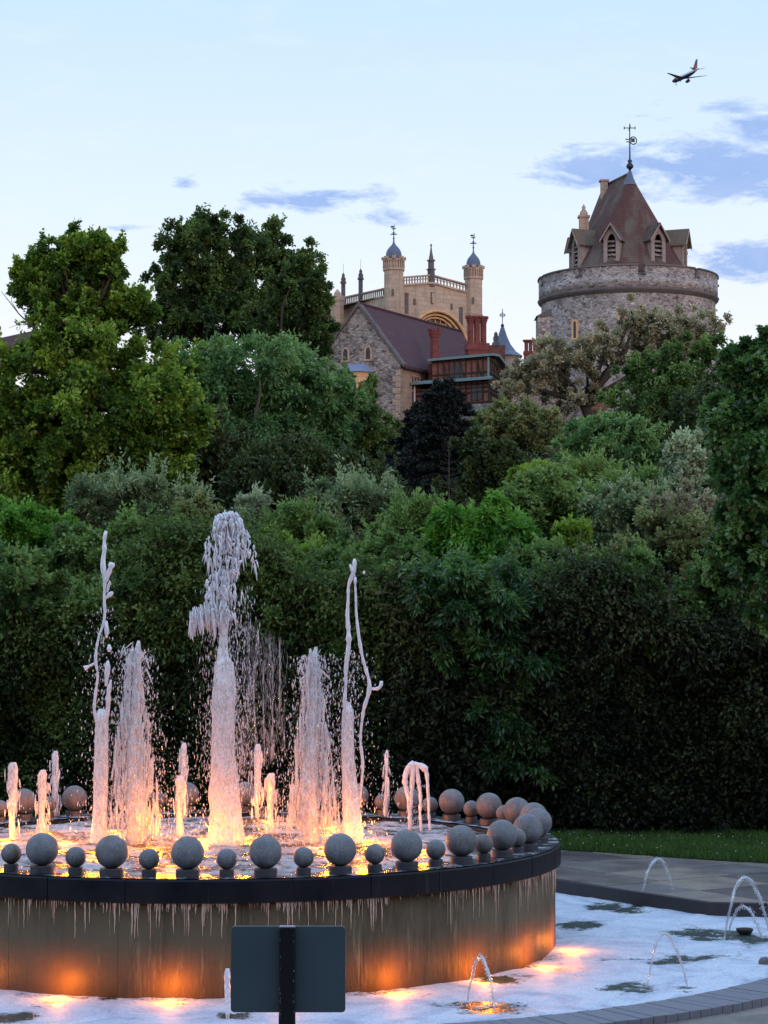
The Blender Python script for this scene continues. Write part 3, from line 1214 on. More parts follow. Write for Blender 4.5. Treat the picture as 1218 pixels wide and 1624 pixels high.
# ------------------------------------------------------------------ round tower
def build_tower():
    Y0 = 166.0
    c0 = at(995.6, 440, Y0)
    cx, cy_ = c0.x, c0.y
    zt = lambda py, r=7.0: at(995, py, Y0 - r).z
    root = empty('round_tower', (cx, cy_, hill(cx, Y0)), 'round grey stone castle tower with red brown pointed roof and louvred dormers', 'tower')
    z_par = zt(418)
    z_str = zt(458)
    z_b = 8.0
    rb = 6.78
    mb = MB()
    mb.lathe([(rb + .5, z_b), (rb + .28, z_str - 12), (rb, z_str - .5), (rb, z_str + .05)], (cx, cy_, 0), 96)
    mb.build('tower_wall', MAT['tower_stone'], root)
    mb = MB()
    mb.lathe([(rb, z_str - .25), (rb + .22, z_str - .05), (rb + .30, z_str + .12), (rb + .16, z_str + .24)], (cx, cy_, 0), 96)
    mb.build('string_course', MAT['dark_coping'], root)
    mb = MB()
    ro, ri = 6.98, 6.2
    zc = z_par - .78
    mb.lathe([(rb + .05, z_str + .2), (ro, z_str + .22), (ro, zc), (ri, zc), (ri, z_str - .5)], (cx, cy_, 0), 96)
    mb.build('parapet', MAT['tower_stone'], root)
    for k in range(9):
        ac = R(-90 + 2 + 40 * k)            # crenel centre
        w = .27 / 7
        a0, a1 = ac + w, ac + R(40) - w
        mb = MB()
        mb.lathe([(ri, zc), (ro, zc), (ro, z_par - .12), (ri, z_par - .12)], (cx, cy_, 0), 12, a0, a1, False, True)
        o = mb.build('merlon', MAT['tower_stone'], root)
        mb = MB()
        mb.lathe([(ri - .05, z_par - .12), (ro + .10, z_par - .12), (ro + .06, z_par), (ri - .05, z_par + .03)], (cx, cy_, 0), 12, a0 - .006, a1 + .006, False, True)
        mb.build('coping', MAT['dark_coping'], o)
        # sill of the crenel
        mb = MB()
        mb.lathe([(ri, zc), (ro + .09, zc), (ro + .09, zc + .12), (ri, zc + .14)], (cx, cy_, 0), 3, ac - w + .001, ac + w - .001, False, True)
        mb.build('crenel_sill', MAT['dark_coping'], root)
    mb = MB()
    mb.lathe([(0.01, zc - .2), (6.3, zc - .3)], (cx, cy_, 0), 32)
    mb.build('roof_walk', MAT['dark_coping'], root)
    # roof: a ridge running back from the front point
    apex = at(999, 275, Y0 - 1.0)
    back = at(956, 296, Y0 + 3.2)
    n = 28
    zb = z_par - .8
    rings = []
    for t in np.linspace(0, 1, 9):
        ring = []
        for i in range(n):
            a = 2 * math.pi * i / n
            bx, by = cx + 5.0 * math.cos(a), cy_ + 5.0 * math.sin(a)
            # nearest point of the ridge
            rdx, rdy = back.x - apex.x, back.y - apex.y
            rl = math.hypot(rdx, rdy)
            q_ = ((bx - cx) * rdx + (by - cy_) * rdy) / rl / 4.75
            s_ = max(0, min(1, (q_ + .05) / .5))
            rx = apex.x + (back.x - apex.x) * s_
            ry = apex.y + (back.y - apex.y) * s_
            rz = apex.z + (back.z - apex.z) * s_
            tt = t ** 1.0
            flare = .45 * (1 - t) ** 4
            ring.append((bx + (rx - bx) * tt + flare * math.cos(a), by + (ry - by) * tt + flare * math.sin(a), zb + (rz - zb) * (t ** .93)))
        rings.append(ring)
    mb = MB()
    vs = [p for r_ in rings for p in r_]
    fs = [(k * n + i, k * n + (i + 1) % n, (k + 1) * n + (i + 1) % n, (k + 1) * n + i) for k in range(len(rings) - 1) for i in range(n)]
    mb.add(vs, fs, False)
    roof = mb.build('roof', MAT['tower_tile'], root)
    mb = MB()
    mb.lathe([(.55, -.95), (.28, -.35), (.14, .12), (.02, .3)], (apex.x, apex.y, apex.z), 10)
    mb.build('lead_cap', MAT['lead'], roof)
    mb = MB()
    mb.tube([(apex.x, apex.y, apex.z), (back.x, back.y, back.z)], .12, 6)
    mb.build('ridge', MAT['tower_tile'], roof)
    # little stone stacks
    for px, pyb, pyt, w_, Yd, nm in ((958, 306, 288, .55, 2.2, 'chimney'), (926, 386, 345, .72, -.6, 'chimney')):
        p = at(px, pyb, Y0 + Yd)
        zt_ = at(px, pyt, Y0 + Yd).z
        mb = MB()
        mb.box((p.x, p.y, (p.z - 1.2 + zt_) / 2), (w_, w_, zt_ - p.z + 1.2))
        mb.box((p.x, p.y, zt_ + .05), (w_ + .2, w_ + .2, .14))
        if w_ > .6:
            mb.lathe([(.34, 0), (.30, .3), (.12, .55), (.16, .68), (.02, .95)], (p.x, p.y, zt_ + .1), 8)
        mb.build(nm, MAT['dress'], root)
    # dormers
    zd0 = at(995, 421, Y0 - 4.6).z
    for k, deg in enumerate((-67, -22, 24, 68, 113, -113)):
        a = R(deg - 90)
        rf = 4.62
        face = Vector((cx + rf * math.cos(a), cy_ + rf * math.sin(a), 0))
        M = house_frame(face, (-math.sin(a), math.cos(a)))
        # make local y point into the roof
        inn = Vector((-math.cos(a), -math.sin(a), 0))
        dxv = Vector((-math.sin(a), math.cos(a), 0))
        M = Matrix(((dxv.x, inn.x, 0, face.x), (dxv.y, inn.y, 0, face.y), (0, 0, 1, zd0), (0, 0, 0, 1)))
        W, H = 1.26, 2.22
        d = MB(M)
        ow, oh = .68, 2.5
        P = arch_pts(ow, oh)
        # front wall round the opening, in upright strips under the raking gable
        def arch_z(x):
            u_ = abs(2 * x / ow)
            return (oh - .55) + .55 * max(0.0, 1 - u_ ** 2) ** .75 if u_ < 1 else 0.0
        xs_ = [-W / 2, -ow / 2 - .001] + list(np.linspace(-ow / 2, ow / 2, 11)) + [ow / 2 + .001, W / 2]
        for x0_, x1_ in zip(xs_[:-1], xs_[1:]):
            inside = abs((x0_ + x1_) / 2) < ow / 2
            z0a, z0b = (arch_z(x0_), arch_z(x1_)) if inside else (0, 0)
            if inside:
                z0a, z0b = max(z0a, oh - .55), max(z0b, oh - .55)
            za_, zb2 = H + .95 * (1 - abs(x0_) / (W / 2)), H + .95 * (1 - abs(x1_) / (W / 2))
            d.hexa([(x0_, 0, z0a), (x1_, 0, z0b), (x1_, .16, z0b), (x0_, .16, z0a), (x0_, 0, za_), (x1_, 0, zb2), (x1_, .16, zb2), (x0_, .16, za_)])
        # cheeks
        for sx in (-1, 1):
            d.add([(sx * W / 2, .18, 0), (sx * W / 2, .18, H), (sx * W / 2, 2.6, H), (sx * W / 2, 1.2, 0), (sx * (W / 2 - .1), .18, 0), (sx * (W / 2 - .1), .18, H), (sx * (W / 2 - .1), 2.6, H), (sx * (W / 2 - .1), 1.2, 0)],
                  [(0, 1, 2, 3), (4, 5, 6, 7), (0, 1, 5, 4)])
        dorm = d.build('dormer', MAT['dormer'], root)
        h_ = MB(M)
        for sx in (-1, 1):
            e = [(0, -.30, H + 1.14), (sx * (W / 2 + .22), -.30, H - .22), (sx * (W / 2 + .22), 2.7, H - .22), (0, 2.7, H + 1.14)]
            h_.add(e + [(x, y, z - .09) for x, y, z in e], [(0, 1, 2, 3), (4, 7, 6, 5), (0, 4, 5, 1), (1, 5, 6, 2), (3, 2, 6, 7)])
        h_.build('hood', MAT['moss_tile'] if k in (3, 4, 0) else MAT['tower_tile'], dorm)
        b_ = MB(M)
        for sx in (-1, 1):
            b_.hexa([(0, -.34, H + .94), (sx * (W / 2 + .23), -.34, H - .40), (sx * (W / 2 + .23), -.28, H - .40), (0, -.28, H + .94),
                     (0, -.34, H + 1.10), (sx * (W / 2 + .23), -.34, H - .22), (sx * (W / 2 + .23), -.28, H - .22), (0, -.28, H + 1.10)])
        b_.build('bargeboard', MAT['dormer'], dorm)
        for s in range(6):
            l_ = MB(M)
            z = .16 + s * .34
            l_.hexa([(-ow / 2, .04, z - .03), (ow / 2, .04, z - .03), (ow / 2, .24, z + .14), (-ow / 2, .24, z + .14), (-ow / 2, .04, z + .02), (ow / 2, .04, z + .02), (ow / 2, .24, z + .19), (-ow / 2, .24, z + .19)])
            l_.build('louvre_slat', MAT['house_stone'], dorm)
        g_ = MB(M)
        g_.box((0, .32, H * .46), (ow + .06, .03, H * .92))
        g_.build('louvre_backing', MAT['timber'], dorm)
    # weathervane
    w = MB()
    ztop = at(999, 196, Y0 - 1).z
    x, y, z = apex
    w.tube([(x, y, z), (x, y, z + 1.4), (x, y, ztop)], [.09, .06, .035], 6)
    w.lathe([(.05, .25), (.26, .45), (.3, .6), (.12, .85), (.2, .98), (.05, 1.15)], (x, y, z), 8)
    zc_ = at(999, 203, Y0 - 1).z
    for dxx, dyy_ in ((1, 0), (0, 1)):
        w.box((x, y, zc_), (.9 * dxx + .05, .9 * dyy_ + .05, .06))
    for sx in (-1, 1):
        w.box((x + sx * .42, y, zc_), (.05, .05, .28))
        w.box((x, y + sx * .42, zc_), (.05, .05, .28))
    zr = at(999, 223, Y0 - 1).z
    pts = [(x + .28 + .26 * math.cos(t), y, zr + .30 * math.sin(t)) for t in np.linspace(0, 2 * math.pi, 14)]
    w.tube(pts, .045, 5)
    w.box((x - .15, y, zr + .1), (.35, .04, .08))
    w.box((x - .12, y, zr - .1), (.30, .04, .08))
    w.box((x + .25, y, zr + .03), (.3, .04, .3))
    w.build('weathervane', MAT['iron'], root)
    # slit windows
    for px, py, h_ in ((902, 523, 1.3), (970, 508, .8)):
        s = (px - 995.6) / 139.0
        a = math.asin(s) - math.pi / 2
        rr = rb + .06
        fx, fy = cx + rr * math.cos(a), cy_ + rr * math.sin(a)
        zz = at(px, py, fy).z
        inn = Vector((-math.cos(a), -math.sin(a), 0))
        dxv = Vector((-math.sin(a), math.cos(a), 0))
        M = Matrix(((dxv.x, inn.x, 0, fx), (dxv.y, inn.y, 0, fy), (0, 0, 1, 0), (0, 0, 0, 1)))
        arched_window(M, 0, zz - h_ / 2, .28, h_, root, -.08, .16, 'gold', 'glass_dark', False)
    # square stair projection on the left edge
    p = at(864, 560, Y0 - 1.6)
    mb = MB()
    ztp = at(862, 505, Y0 - 1.6).z
    mb.box((p.x + .35, p.y, (ztp - 12 + ztp) / 2), (1.9, 2.4, 12))
    mb.build('stair_turret', MAT['tower_stone'], root)
    mb = MB()
    mb.add([(p.x - .75, p.y - 1.3, ztp), (p.x + 1.5, p.y - 1.3, ztp), (p.x + 1.5, p.y + 1.3, ztp), (p.x - .75, p.y + 1.3, ztp), (p.x + 1.0, p.y - .9, ztp + 1.0), (p.x + 1.0, p.y + .9, ztp + 1.0)],
           [(0, 1, 4), (1, 2, 5, 4), (2, 3, 5), (3, 0, 4, 5), (3, 2, 1, 0)])
    mb.build('turret_cap', MAT['dark_coping'], root)
    # shuttered opening low down, glimpsed between the branches
    a = math.asin((935 - 995.6) / 139.0) - math.pi / 2
    rr = rb + .42
    fx, fy = cx + rr * math.cos(a), cy_ + rr * math.sin(a)
    inn = Vector((-math.cos(a), -math.sin(a), 0))
    dxv = Vector((-math.sin(a), math.cos(a), 0))
    M = Matrix(((dxv.x, inn.x, 0, fx), (dxv.y, inn.y, 0, fy), (0, 0, 1, 0), (0, 0, 0, 1)))
    zz = at(935, 636, fy).z
    mb = MB(M)
    mb.box((0, 0, zz), (1.5, .12, 1.3))
    mb.build('shutter', MAT['brick_dark'], root)


build_tower()


# ------------------------------------------------------------------ chapel behind the houses
def octo(mb, c, r, z0, z1, r2=None):
    mb.lathe([(r, z0), (r2 if r2 else r, z1)], (c[0], c[1], 0), 8, R(22.5), R(382.5), False)


def build_chapel():
    L = at(624.5, 500, 200)
    Rr = at(751, 500, 205)
    root = empty('chapel', (L.x, L.y, hill(L.x, 200)), 'pale sandstone gothic chapel front with twin domed turrets and openwork parapet', 'chapel')
    base = 14.0
    zL = lambda py: at(624, py, L.y).z
    dvec = (Rr - L)
    W = Vector((dvec.x, dvec.y, 0)).length
    M = house_frame((L.x, L.y), (dvec.x, dvec.y))
    rise = at(682.6, 450, 202.3).z
    zl, zr = at(640, 457, 200.5).z, at(735, 466, 204.6).z
    ze = (zl + zr) / 2
    xa = W * .47
    # facade wall with a big arched opening: built as strips round the arch
    acx, aw = W * .545, W * .80 / 2
    z_sp = at(690, 530, 202).z
    z_ap = at(688, 492, 202).z

    def top(x):
        return ze + (rise - ze) * (1 - abs(x - xa) / (xa if x < xa else W - xa))

    def arch(x):
        t = abs(x - acx) / aw
        return z_sp - 1.6 + (z_ap - z_sp + 1.6) * max(0, 1 - t ** 2.1) ** .62 if t < 1 else None
    mb = MB(M)
    n = 44
    for i in range(n):
        x0, x1 = W * i / n, W * (i + 1) / n
        a0, a1 = arch(x0), arch(x1)
        b0 = a0 if a0 is not None and a1 is not None else base
        b1 = a1 if a0 is not None and a1 is not None else base
        mb.hexa([(x0, 0, b0), (x1, 0, b1), (x1, .8, b1), (x0, .8, b0), (x0, 0, top(x0)), (x1, 0, top(x1)), (x1, .8, top(x1)), (x0, .8, top(x0))])
    wall = mb.build('west_wall', MAT['chapel'], root)
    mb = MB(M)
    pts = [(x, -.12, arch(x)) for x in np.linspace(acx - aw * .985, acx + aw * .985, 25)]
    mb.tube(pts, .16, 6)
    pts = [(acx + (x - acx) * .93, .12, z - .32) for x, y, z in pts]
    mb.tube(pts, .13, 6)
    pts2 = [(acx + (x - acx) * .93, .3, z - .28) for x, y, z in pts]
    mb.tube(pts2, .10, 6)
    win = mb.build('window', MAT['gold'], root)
    mb = MB(M)
    mb.quad((acx - aw, .62, z_sp - 3), (acx + aw, .62, z_sp - 3), (acx + aw, .62, z_ap), (acx - aw, .62, z_ap))
    mb.build('glass', plain('amber lit glass', (.16, .11, .06), .4), win)  # glow of the lit window put into the amber glass colour
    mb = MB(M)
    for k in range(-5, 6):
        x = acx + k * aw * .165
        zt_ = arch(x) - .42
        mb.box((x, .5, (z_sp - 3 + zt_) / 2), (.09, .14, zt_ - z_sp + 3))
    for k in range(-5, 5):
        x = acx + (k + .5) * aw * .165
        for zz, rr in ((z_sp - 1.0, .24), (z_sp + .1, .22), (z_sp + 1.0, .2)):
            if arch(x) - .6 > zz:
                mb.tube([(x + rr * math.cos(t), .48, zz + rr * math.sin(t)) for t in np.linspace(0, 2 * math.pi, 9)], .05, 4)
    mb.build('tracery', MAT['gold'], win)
    # string course + openwork parapet along the two rakes
    mb = MB(M)
    hb = .78
    for (xa_, za, xb_, zb_) in ((.9, top(.9), xa, top(xa)), (xa, top(xa), W - .8, top(W - .8))):
        for dz_, th, pr in ((.0, .18, .16), (hb, .13, .1)):
            mb.hexa([(xa_, -pr, za + dz_), (xb_, -pr, zb_ + dz_), (xb_, .4, zb_ + dz_), (xa_, .4, za + dz_), (xa_, -pr, za + dz_ + th), (xb_, -pr, zb_ + dz_ + th), (xb_, .4, zb_ + dz_ + th), (xa_, .4, za + dz_ + th)])
        nb = 11
        for i in range(nb + 1):
            x = xa_ + (xb_ - xa_) * i / nb
            z = za + (zb_ - za) * i / nb
            mb.box((x, .1, z + hb / 2 + .05), (.08, .14, hb))
            if i < nb:
                xm = x + (xb_ - xa_) / nb / 2
                mb.tube([(x, .1, z + .35), (xm, .1, z + .62), (x + (xb_ - xa_) / nb, .1, z + .35)], .035, 4)
    mb.build('openwork_parapet', MAT['chapel'], root)
    # pinnacle on the apex
    mb = MB(M)
    z = top(xa)
    mb.box((xa, .1, z + .55), (.5, .5, 1.6))
    mb.box((xa, .1, z + 1.4), (.66, .66, .12))
    mb.box((xa, .1, z + 1.8), (.42, .42, .8))
    mb.prism([(xa - .3, -.2), (xa + .3, -.2), (xa + .3, .4), (xa - .3, .4)], z + 2.2, z + 2.32)
    mb.lathe([(.28, 2.3), (.12, 3.1), (.05, 3.6), (.12, 3.7), (.02, 3.9)], (xa, .1, z), 6)
    mb.build('pinnacle', MAT['dark_coping'], root)
    # niches in the wall
    for x, zz, w_, h_ in ((xa + .05, z - 1.35, .36, 1.1), (xa - 2.0, z - 1.9, .25, .6), (xa + 2.3, z - 2.0, .25, .6), (1.45, z - 2.1, .42, 2.0), (W - 1.5, z - 2.9, .42, 1.9)):
        MB(M).box((x, -.005, zz), (w_, .06, h_)).build('niche', MAT['dark_coping'], wall)
    mb = MB(M)
    mb.lathe([(.14, -.5), (.16, 0), (.10, .3), (.11, .42), (.02, .55)], (xa + .05, -.12, z - 1.4), 8)
    mb.build('statue', MAT['chapel'], root)
    # turrets
    for p, r, pyt, pyd, pyf, Y in ((L, .98, 410, 385, 358, 200), (Rr, .90, 424, 400, 372, 205)):
        z_top = at(609, pyt, Y).z
        z_dome = at(609, pyd, Y).z
        z_fin = at(609, pyf, Y).z
        c_ = (p.x, p.y)
        zb_ = z_top - 1.05
        mb = MB()
        octo(mb, c_, r, base, zb_)
        octo(mb, c_, r * 1.06, zb_ - 3.7, zb_ - 3.55)
        octo(mb, c_, r * 1.06, zb_ - 6.2, zb_ - 6.05)
        octo(mb, c_, r * 1.12, zb_ - .12, zb_ + .05)
        tu = mb.build('turret', MAT['chapel'], root)
        mb = MB()
        octo(mb, c_, r * .98, zb_, z_top - .25)
        octo(mb, c_, r * 1.1, z_top - .28, z_top - .12)
        for k in range(24):
            a = 2 * math.pi * k / 24
            mb.box((c_[0] + r * 1.02 * math.cos(a), c_[1] + r * 1.02 * math.sin(a), (zb_ + z_top) / 2 - .05), (.08, .08, z_top - zb_ - .2), a)
        for k in range(8):
            a = 2 * math.pi * k / 8
            mb.box((c_[0] + r * 1.02 * math.cos(a), c_[1] + r * 1.02 * math.sin(a), z_top - .02), (.34, .34, .26), a)
        mb.build('crown_parapet', MAT['chapel'], tu)
        mb = MB()
        hd = z_dome - z_top
        rr = r * .76
        prof = [(rr, -.3), (rr, .05)] + [(rr * q, hd * s_) for q, s_ in ((1.02, .15), (.98, .35), (.82, .55), (.55, .72), (.28, .86), (.12, 1.0), (.07, 1.25), (.02, 1.35))]
        mb.lathe(prof, (c_[0], c_[1], z_top), 16)
        mb.build('dome', MAT['lead'], tu)
        mb = MB()
        zz = z_dome + .3
        mb.tube([(c_[0], c_[1], z_dome), (c_[0], c_[1], z_fin)], [.06, .03], 5)
        H_ = z_fin - z_dome
        for t, w_ in ((.25, .2), (.5, .62), (.58, .25), (.82, .4)):
            mb.box((c_[0], c_[1], z_dome + H_ * t), (w_, .07, .09))
            mb.box((c_[0], c_[1], z_dome + H_ * t), (.07, w_, .09))
        mb.box((c_[0] + .1, c_[1], z_fin - .1), (.05, .05, .45))
        mb.box((c_[0] - .14, c_[1], z_fin - .1), (.3, .05, .16))
        mb.build('finial', MAT['iron'], tu)
        # slit lights
        mb = MB()
        for dzz, da in ((-2.3, -80), (-4.6, -70)):
            a = R(da - 15)
            mb.box((c_[0] + r * .97 * math.cos(a), c_[1] + r * .97 * math.sin(a), zb_ + dzz), (.16, .2, .6), a + math.pi / 2)
        mb.build('slit_window', MAT['dark_coping'], tu)
    # the side wall running back to the left with its lower parapet
    E = at(524, 500, 214)
    M2 = house_frame((L.x - .6, L.y + .5), (E.x - L.x, E.y - L.y))
    Ln = (Vector((E.x, E.y)) - Vector((L.x, L.y))).length
    zt_a, zt_b = at(601, 474, 202).z, at(545, 483, 211).z
    mb = MB(M2)
    # hexa in M2: y may point either way, thickness to +y
    mb.hexa([(0, 0, base), (Ln, 0, base), (Ln, .6, base), (0, .6, base), (0, 0, zt_a), (Ln, 0, zt_b), (Ln, .6, zt_b), (0, .6, zt_a)])
    mb.build('side_wall', MAT['chapel'], root)
    mb = MB(M2)
    for dz_, th in ((0, .15), (.75, .13)):
        mb.hexa([(0, -.1, zt_a + dz_), (Ln, -.1, zt_b + dz_), (Ln, .35, zt_b + dz_), (0, .35, zt_a + dz_), (0, -.1, zt_a + dz_ + th), (Ln, -.1, zt_b + dz_ + th), (Ln, .35, zt_b + dz_ + th), (0, .35, zt_a + dz_ + th)])
    nb = 34
    for i in range(nb):
        x = Ln * (i + .5) / nb
        zz = zt_a + (zt_b - zt_a) * (i + .5) / nb
        mb.box((x, .1, zz + .42), (.08, .12, .75))
    mb.build('openwork_parapet', MAT['chapel'], root)
    for px, pt, Y in ((572, 427, 206.5), (544.5, 433, 211)):
        p = at(px, 480, Y)
        mb = MB()
        z0, z1 = at(px, 505, Y).z, at(px, pt + 16, Y).z
        zt_ = at(px, pt, Y).z
        mb.box((p.x, p.y - .35, (z0 + z1) / 2), (.42, .42, z1 - z0))
        mb.box((p.x, p.y - .35, z1), (.6, .6, .14))
        mb.lathe([(.2, 0), (.26, .35), (.14, .6), (.17, .75), (.03, .98)], (p.x, p.y - .35, z1), 7)
        mb.build('statue_pinnacle', MAT['dark_coping'], root)
        MB().tube([(p.x, p.y - .35, z1 + .9), (p.x, p.y - .35, z1 + 1.9)], .02, 4).build('rod', MAT['iron'], root)
    p = at(535, 480, 208)
    mb = MB()
    zt_ = at(535, 470, 208).z
    octo(mb, (p.x, p.y), .70, base, zt_ - .4)
    octo(mb, (p.x, p.y), .80, zt_ - .45, zt_)
    octo(mb, (p.x, p.y), .74, zt_ - 1.1, zt_ - .95)
    mb.lathe([(.3, 0), (.35, .3), (.05, .7)], (p.x, p.y, zt_), 6)
    mb.build('corner_turret', MAT['chapel'], root)
    # roof behind the parapets
    mb = MB(M)
    mb.add([(0, .8, ze - .6), (W, .8, ze - .6), (W, 26, ze - .6), (0, 26, ze - .6), (xa, .8, rise - .5), (xa, 26, rise - .5)], [(0, 1, 4), (1, 2, 5, 4), (2, 3, 5), (3, 0, 4, 5)])
    mb.build('roof', MAT['lead'], root)
    mb = MB(M)
    mb.box((W - .4, 13, (base + ze - .7) / 2), (.8, 25, ze - .7 - base))
    mb.build('north_wall', MAT['chapel'], root)


build_chapel()


# ------------------------------------------------------------------ gabled stone house
def build_house():
    E1 = at(507, 572, 151.3)
    A = at(569.5, 486, 150.0)
    E2 = at(635, 575, 148.6)
    V = Vector((7.6, 14.0, 0))
    base = 9.0
    root = empty('gabled_house', (A.x, A.y, hill(A.x, 150)), 'rough stone gabled house with steep maroon tiled roof below the chapel', 'house')
    # gable wall frame
    d = Vector((E2.x - E1.x, E2.y - E1.y, 0))
    W = d.length
    M = house_frame((E1.x, E1.y), (d.x, d.y))
    ap = (Vector((A.x, A.y, 0)) - Vector((E1.x, E1.y, 0))).dot(d.normalized())
    mb = MB(M)
    prof = [(0, base), (W, base), (W, E2.z), (ap, A.z), (0, E1.z)]
    n = 5
    mb.add([(x, 0, z) for x, z in prof] + [(x, .6, z) for x, z in prof], [tuple(range(n))] + [(i, (i + 1) % n, n + (i + 1) % n, n + i) for i in range(n)])
    gw = mb.build('gable_wall', MAT['house_stone'], root)
    # flat verge coping
    mb = MB(M)
    for (xa_, za, xb_, zb_) in ((-.25, E1.z - .32, ap, A.z + .02), (W + .25, E2.z - .32, ap, A.z + .02)):
        mb.hexa([(xa_, -.14, za), (xb_, -.14, zb_), (xb_, .45, zb_), (xa_, .45, za), (xa_, -.14, za + .24), (xb_, -.14, zb_ + .3), (xb_, .45, zb_ + .3), (xa_, .45, za + .24)])
    mb.build('gable_coping', MAT['dark_coping'], root)
    # quoins up the right corner
    for k in range(24):
        z = E2.z - .7 - k * .42
        w_ = .62 if k % 2 else .38
        MB(M).box((W - w_ / 2 + .02, -.0, z), (w_, .07, .38)).build('quoin', MAT['dress'], gw)
    # two slits, oriel
    for px in (548, 584):
        x = (at(px, 560, 150).x - E1.x) / d.normalized().x
        z = at(px, 571, 150).z
        arched_window(M, x, z, .36, .85, root, -.05, .13, 'dress', 'glass_dark', False)
    ox = (at(564.5, 600, 149.6).x - E1.x) / d.normalized().x
    z_r0, z_r1 = at(564, 589, 149).z, at(564, 575, 149).z
    z_b0 = at(564, 640, 149).z
    bw = 2.5
    dep = 1.0
    poly = [(ox - bw / 2, 0), (ox - bw / 2 + .6, -dep), (ox + bw / 2 - .6, -dep), (ox + bw / 2, 0)]
    mb = MB(M)
    mb.prism([poly[3], poly[2], poly[1], poly[0]][::-1], z_b0, z_r0)
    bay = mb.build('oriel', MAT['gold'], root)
    mb = MB(M)
    po = [(ox - bw / 2 - .18, .0), (ox - bw / 2 + .5, -dep - .18), (ox + bw / 2 - .5, -dep - .18), (ox + bw / 2 + .18, 0)]
    pi_ = [(ox - bw / 2 + .45, 0), (ox - bw / 2 + .85, -.25), (ox + bw / 2 - .85, -.25), (ox + bw / 2 - .45, 0)]
    vs = [(x, y, z_r0) for x, y in po] + [(x, y, z_r1) for x, y in pi_]
    mb.add(vs, [(0, 1, 5, 4), (1, 2, 6, 5), (2, 3, 7, 6), (4, 5, 6, 7), (3, 2, 1, 0)])
    mb.build('oriel_roof', MAT['slate_blue'], bay)
    # three lights on the oriel
    for (p0, p1, cnt) in ((poly[0], poly[1], 1), (poly[1], poly[2], 2), (poly[2], poly[3], 1)):
        a = Vector((p0[0], p0[1], 0))
        b = Vector((p1[0], p1[1], 0))
        wd = M.to_3x3() @ (b - a)
        wo_ = M @ a
        wdn = wd.normalized()
        ny = Vector((-wdn.y, wdn.x, 0))
        if ny.y < 0:
            ny = -ny
        M2 = Matrix(((wdn.x, ny.x, 0, wo_.x), (wdn.y, ny.y, 0, wo_.y), (0, 0, 1, 0), (0, 0, 0, 1)))
        Ls = wd.length
        for k in range(cnt):
            xx = Ls * (k + .5) / cnt
            mb = MB(M2)
            P = arch_pts(.34, 1.15)
            mb.add([(xx + q[0], -.02, z_r0 - 1.75 + q[1]) for q in P], [tuple(range(len(P)))])
            mb.build('light', MAT['glass_dark'], bay)
    # roof: two slopes running back
    rg0 = A - V.normalized() * .12
    rg1 = A + V
    sl, sr = E1 + V, E2 + V

    def slope(e0, e1, sx):
        t = .22
        eo = Vector((sx * .35, 0, -.42))
        a, b, c_, d_ = e0 + eo, e1 + eo, rg1, A
        q = [a, b, c_, d_]
        mb = MB()
        mb.hexa([Vector(p) for p in q] + [Vector(p) + Vector((0, 0, t)) for p in q])
        return mb
    roof = slope(E2, sr, 1).build('roof', MAT['maroon_tile'], root)
    slope(E1, sl, -1).build('roof', MAT['maroon_tile'], root)
    MB().tube([A + Vector((0, 0, .2)), rg1 + Vector((0, 0, .2))], .13, 6).build('ridge', MAT['maroon_tile'], root)
    # side wall (sandstone) under the right eave
    M3 = house_frame((E2.x, E2.y), (V.x, V.y))
    Ls = V.length
    inw = -1 if (M3.to_3x3() @ Vector((0, 1, 0))).x > 0 else 1
    mb = MB(M3)
    mb.box((Ls / 2, inw * .3, (base + E2.z - .35) / 2), (Ls, .58, E2.z - .35 - base))
    mb.build('side_wall', MAT['dress'], root)
    mb = MB()
    q0, q1 = rg1, None
    mb.add([sl + Vector((0, 0, base - sl.z)), sr + Vector((0, 0, base - sr.z)), sr, rg1, sl], [(0, 1, 2, 3, 4)])
    mb.build('back_gable', MAT['house_stone'], root)
    # tall mullioned window in that side
    M3n = M3 if inw == 1 else M3 @ Matrix.Diagonal((1, -1, 1, 1))
    xw = 2.1
    zt_ = E2.z - .75
    mb = MB(M3n)
    for sx in (-.62, -.2, .22, .64):
        mb.box((xw + sx * 1.0, -.06, zt_ - 1.25), (.1, .14, 2.4))
    for sz in (0, -1.1, -2.4):
        mb.box((xw, -.065, zt_ + sz), (1.42, .15, .12))
    w_ = mb.build('window', MAT['dress'], root)
    MB(M3n).box((xw, -.012, zt_ - 1.2), (1.3, .03, 2.35)).build('glass', MAT['glass_dark'], w_)
    # downpipe
    p = at(688, 592, 151)
    # buttress at the near corner
    b0 = Vector((E2.x, E2.y, 0)) + Vector((0.05, -.35, 0))
    MB().box((b0.x, b0.y, (base + E2.z - 4.6) / 2), (.8, .7, E2.z - 4.6 - base)).build('buttress', MAT['house_stone'], root)
    return E2, V


HE2, HV = build_house()


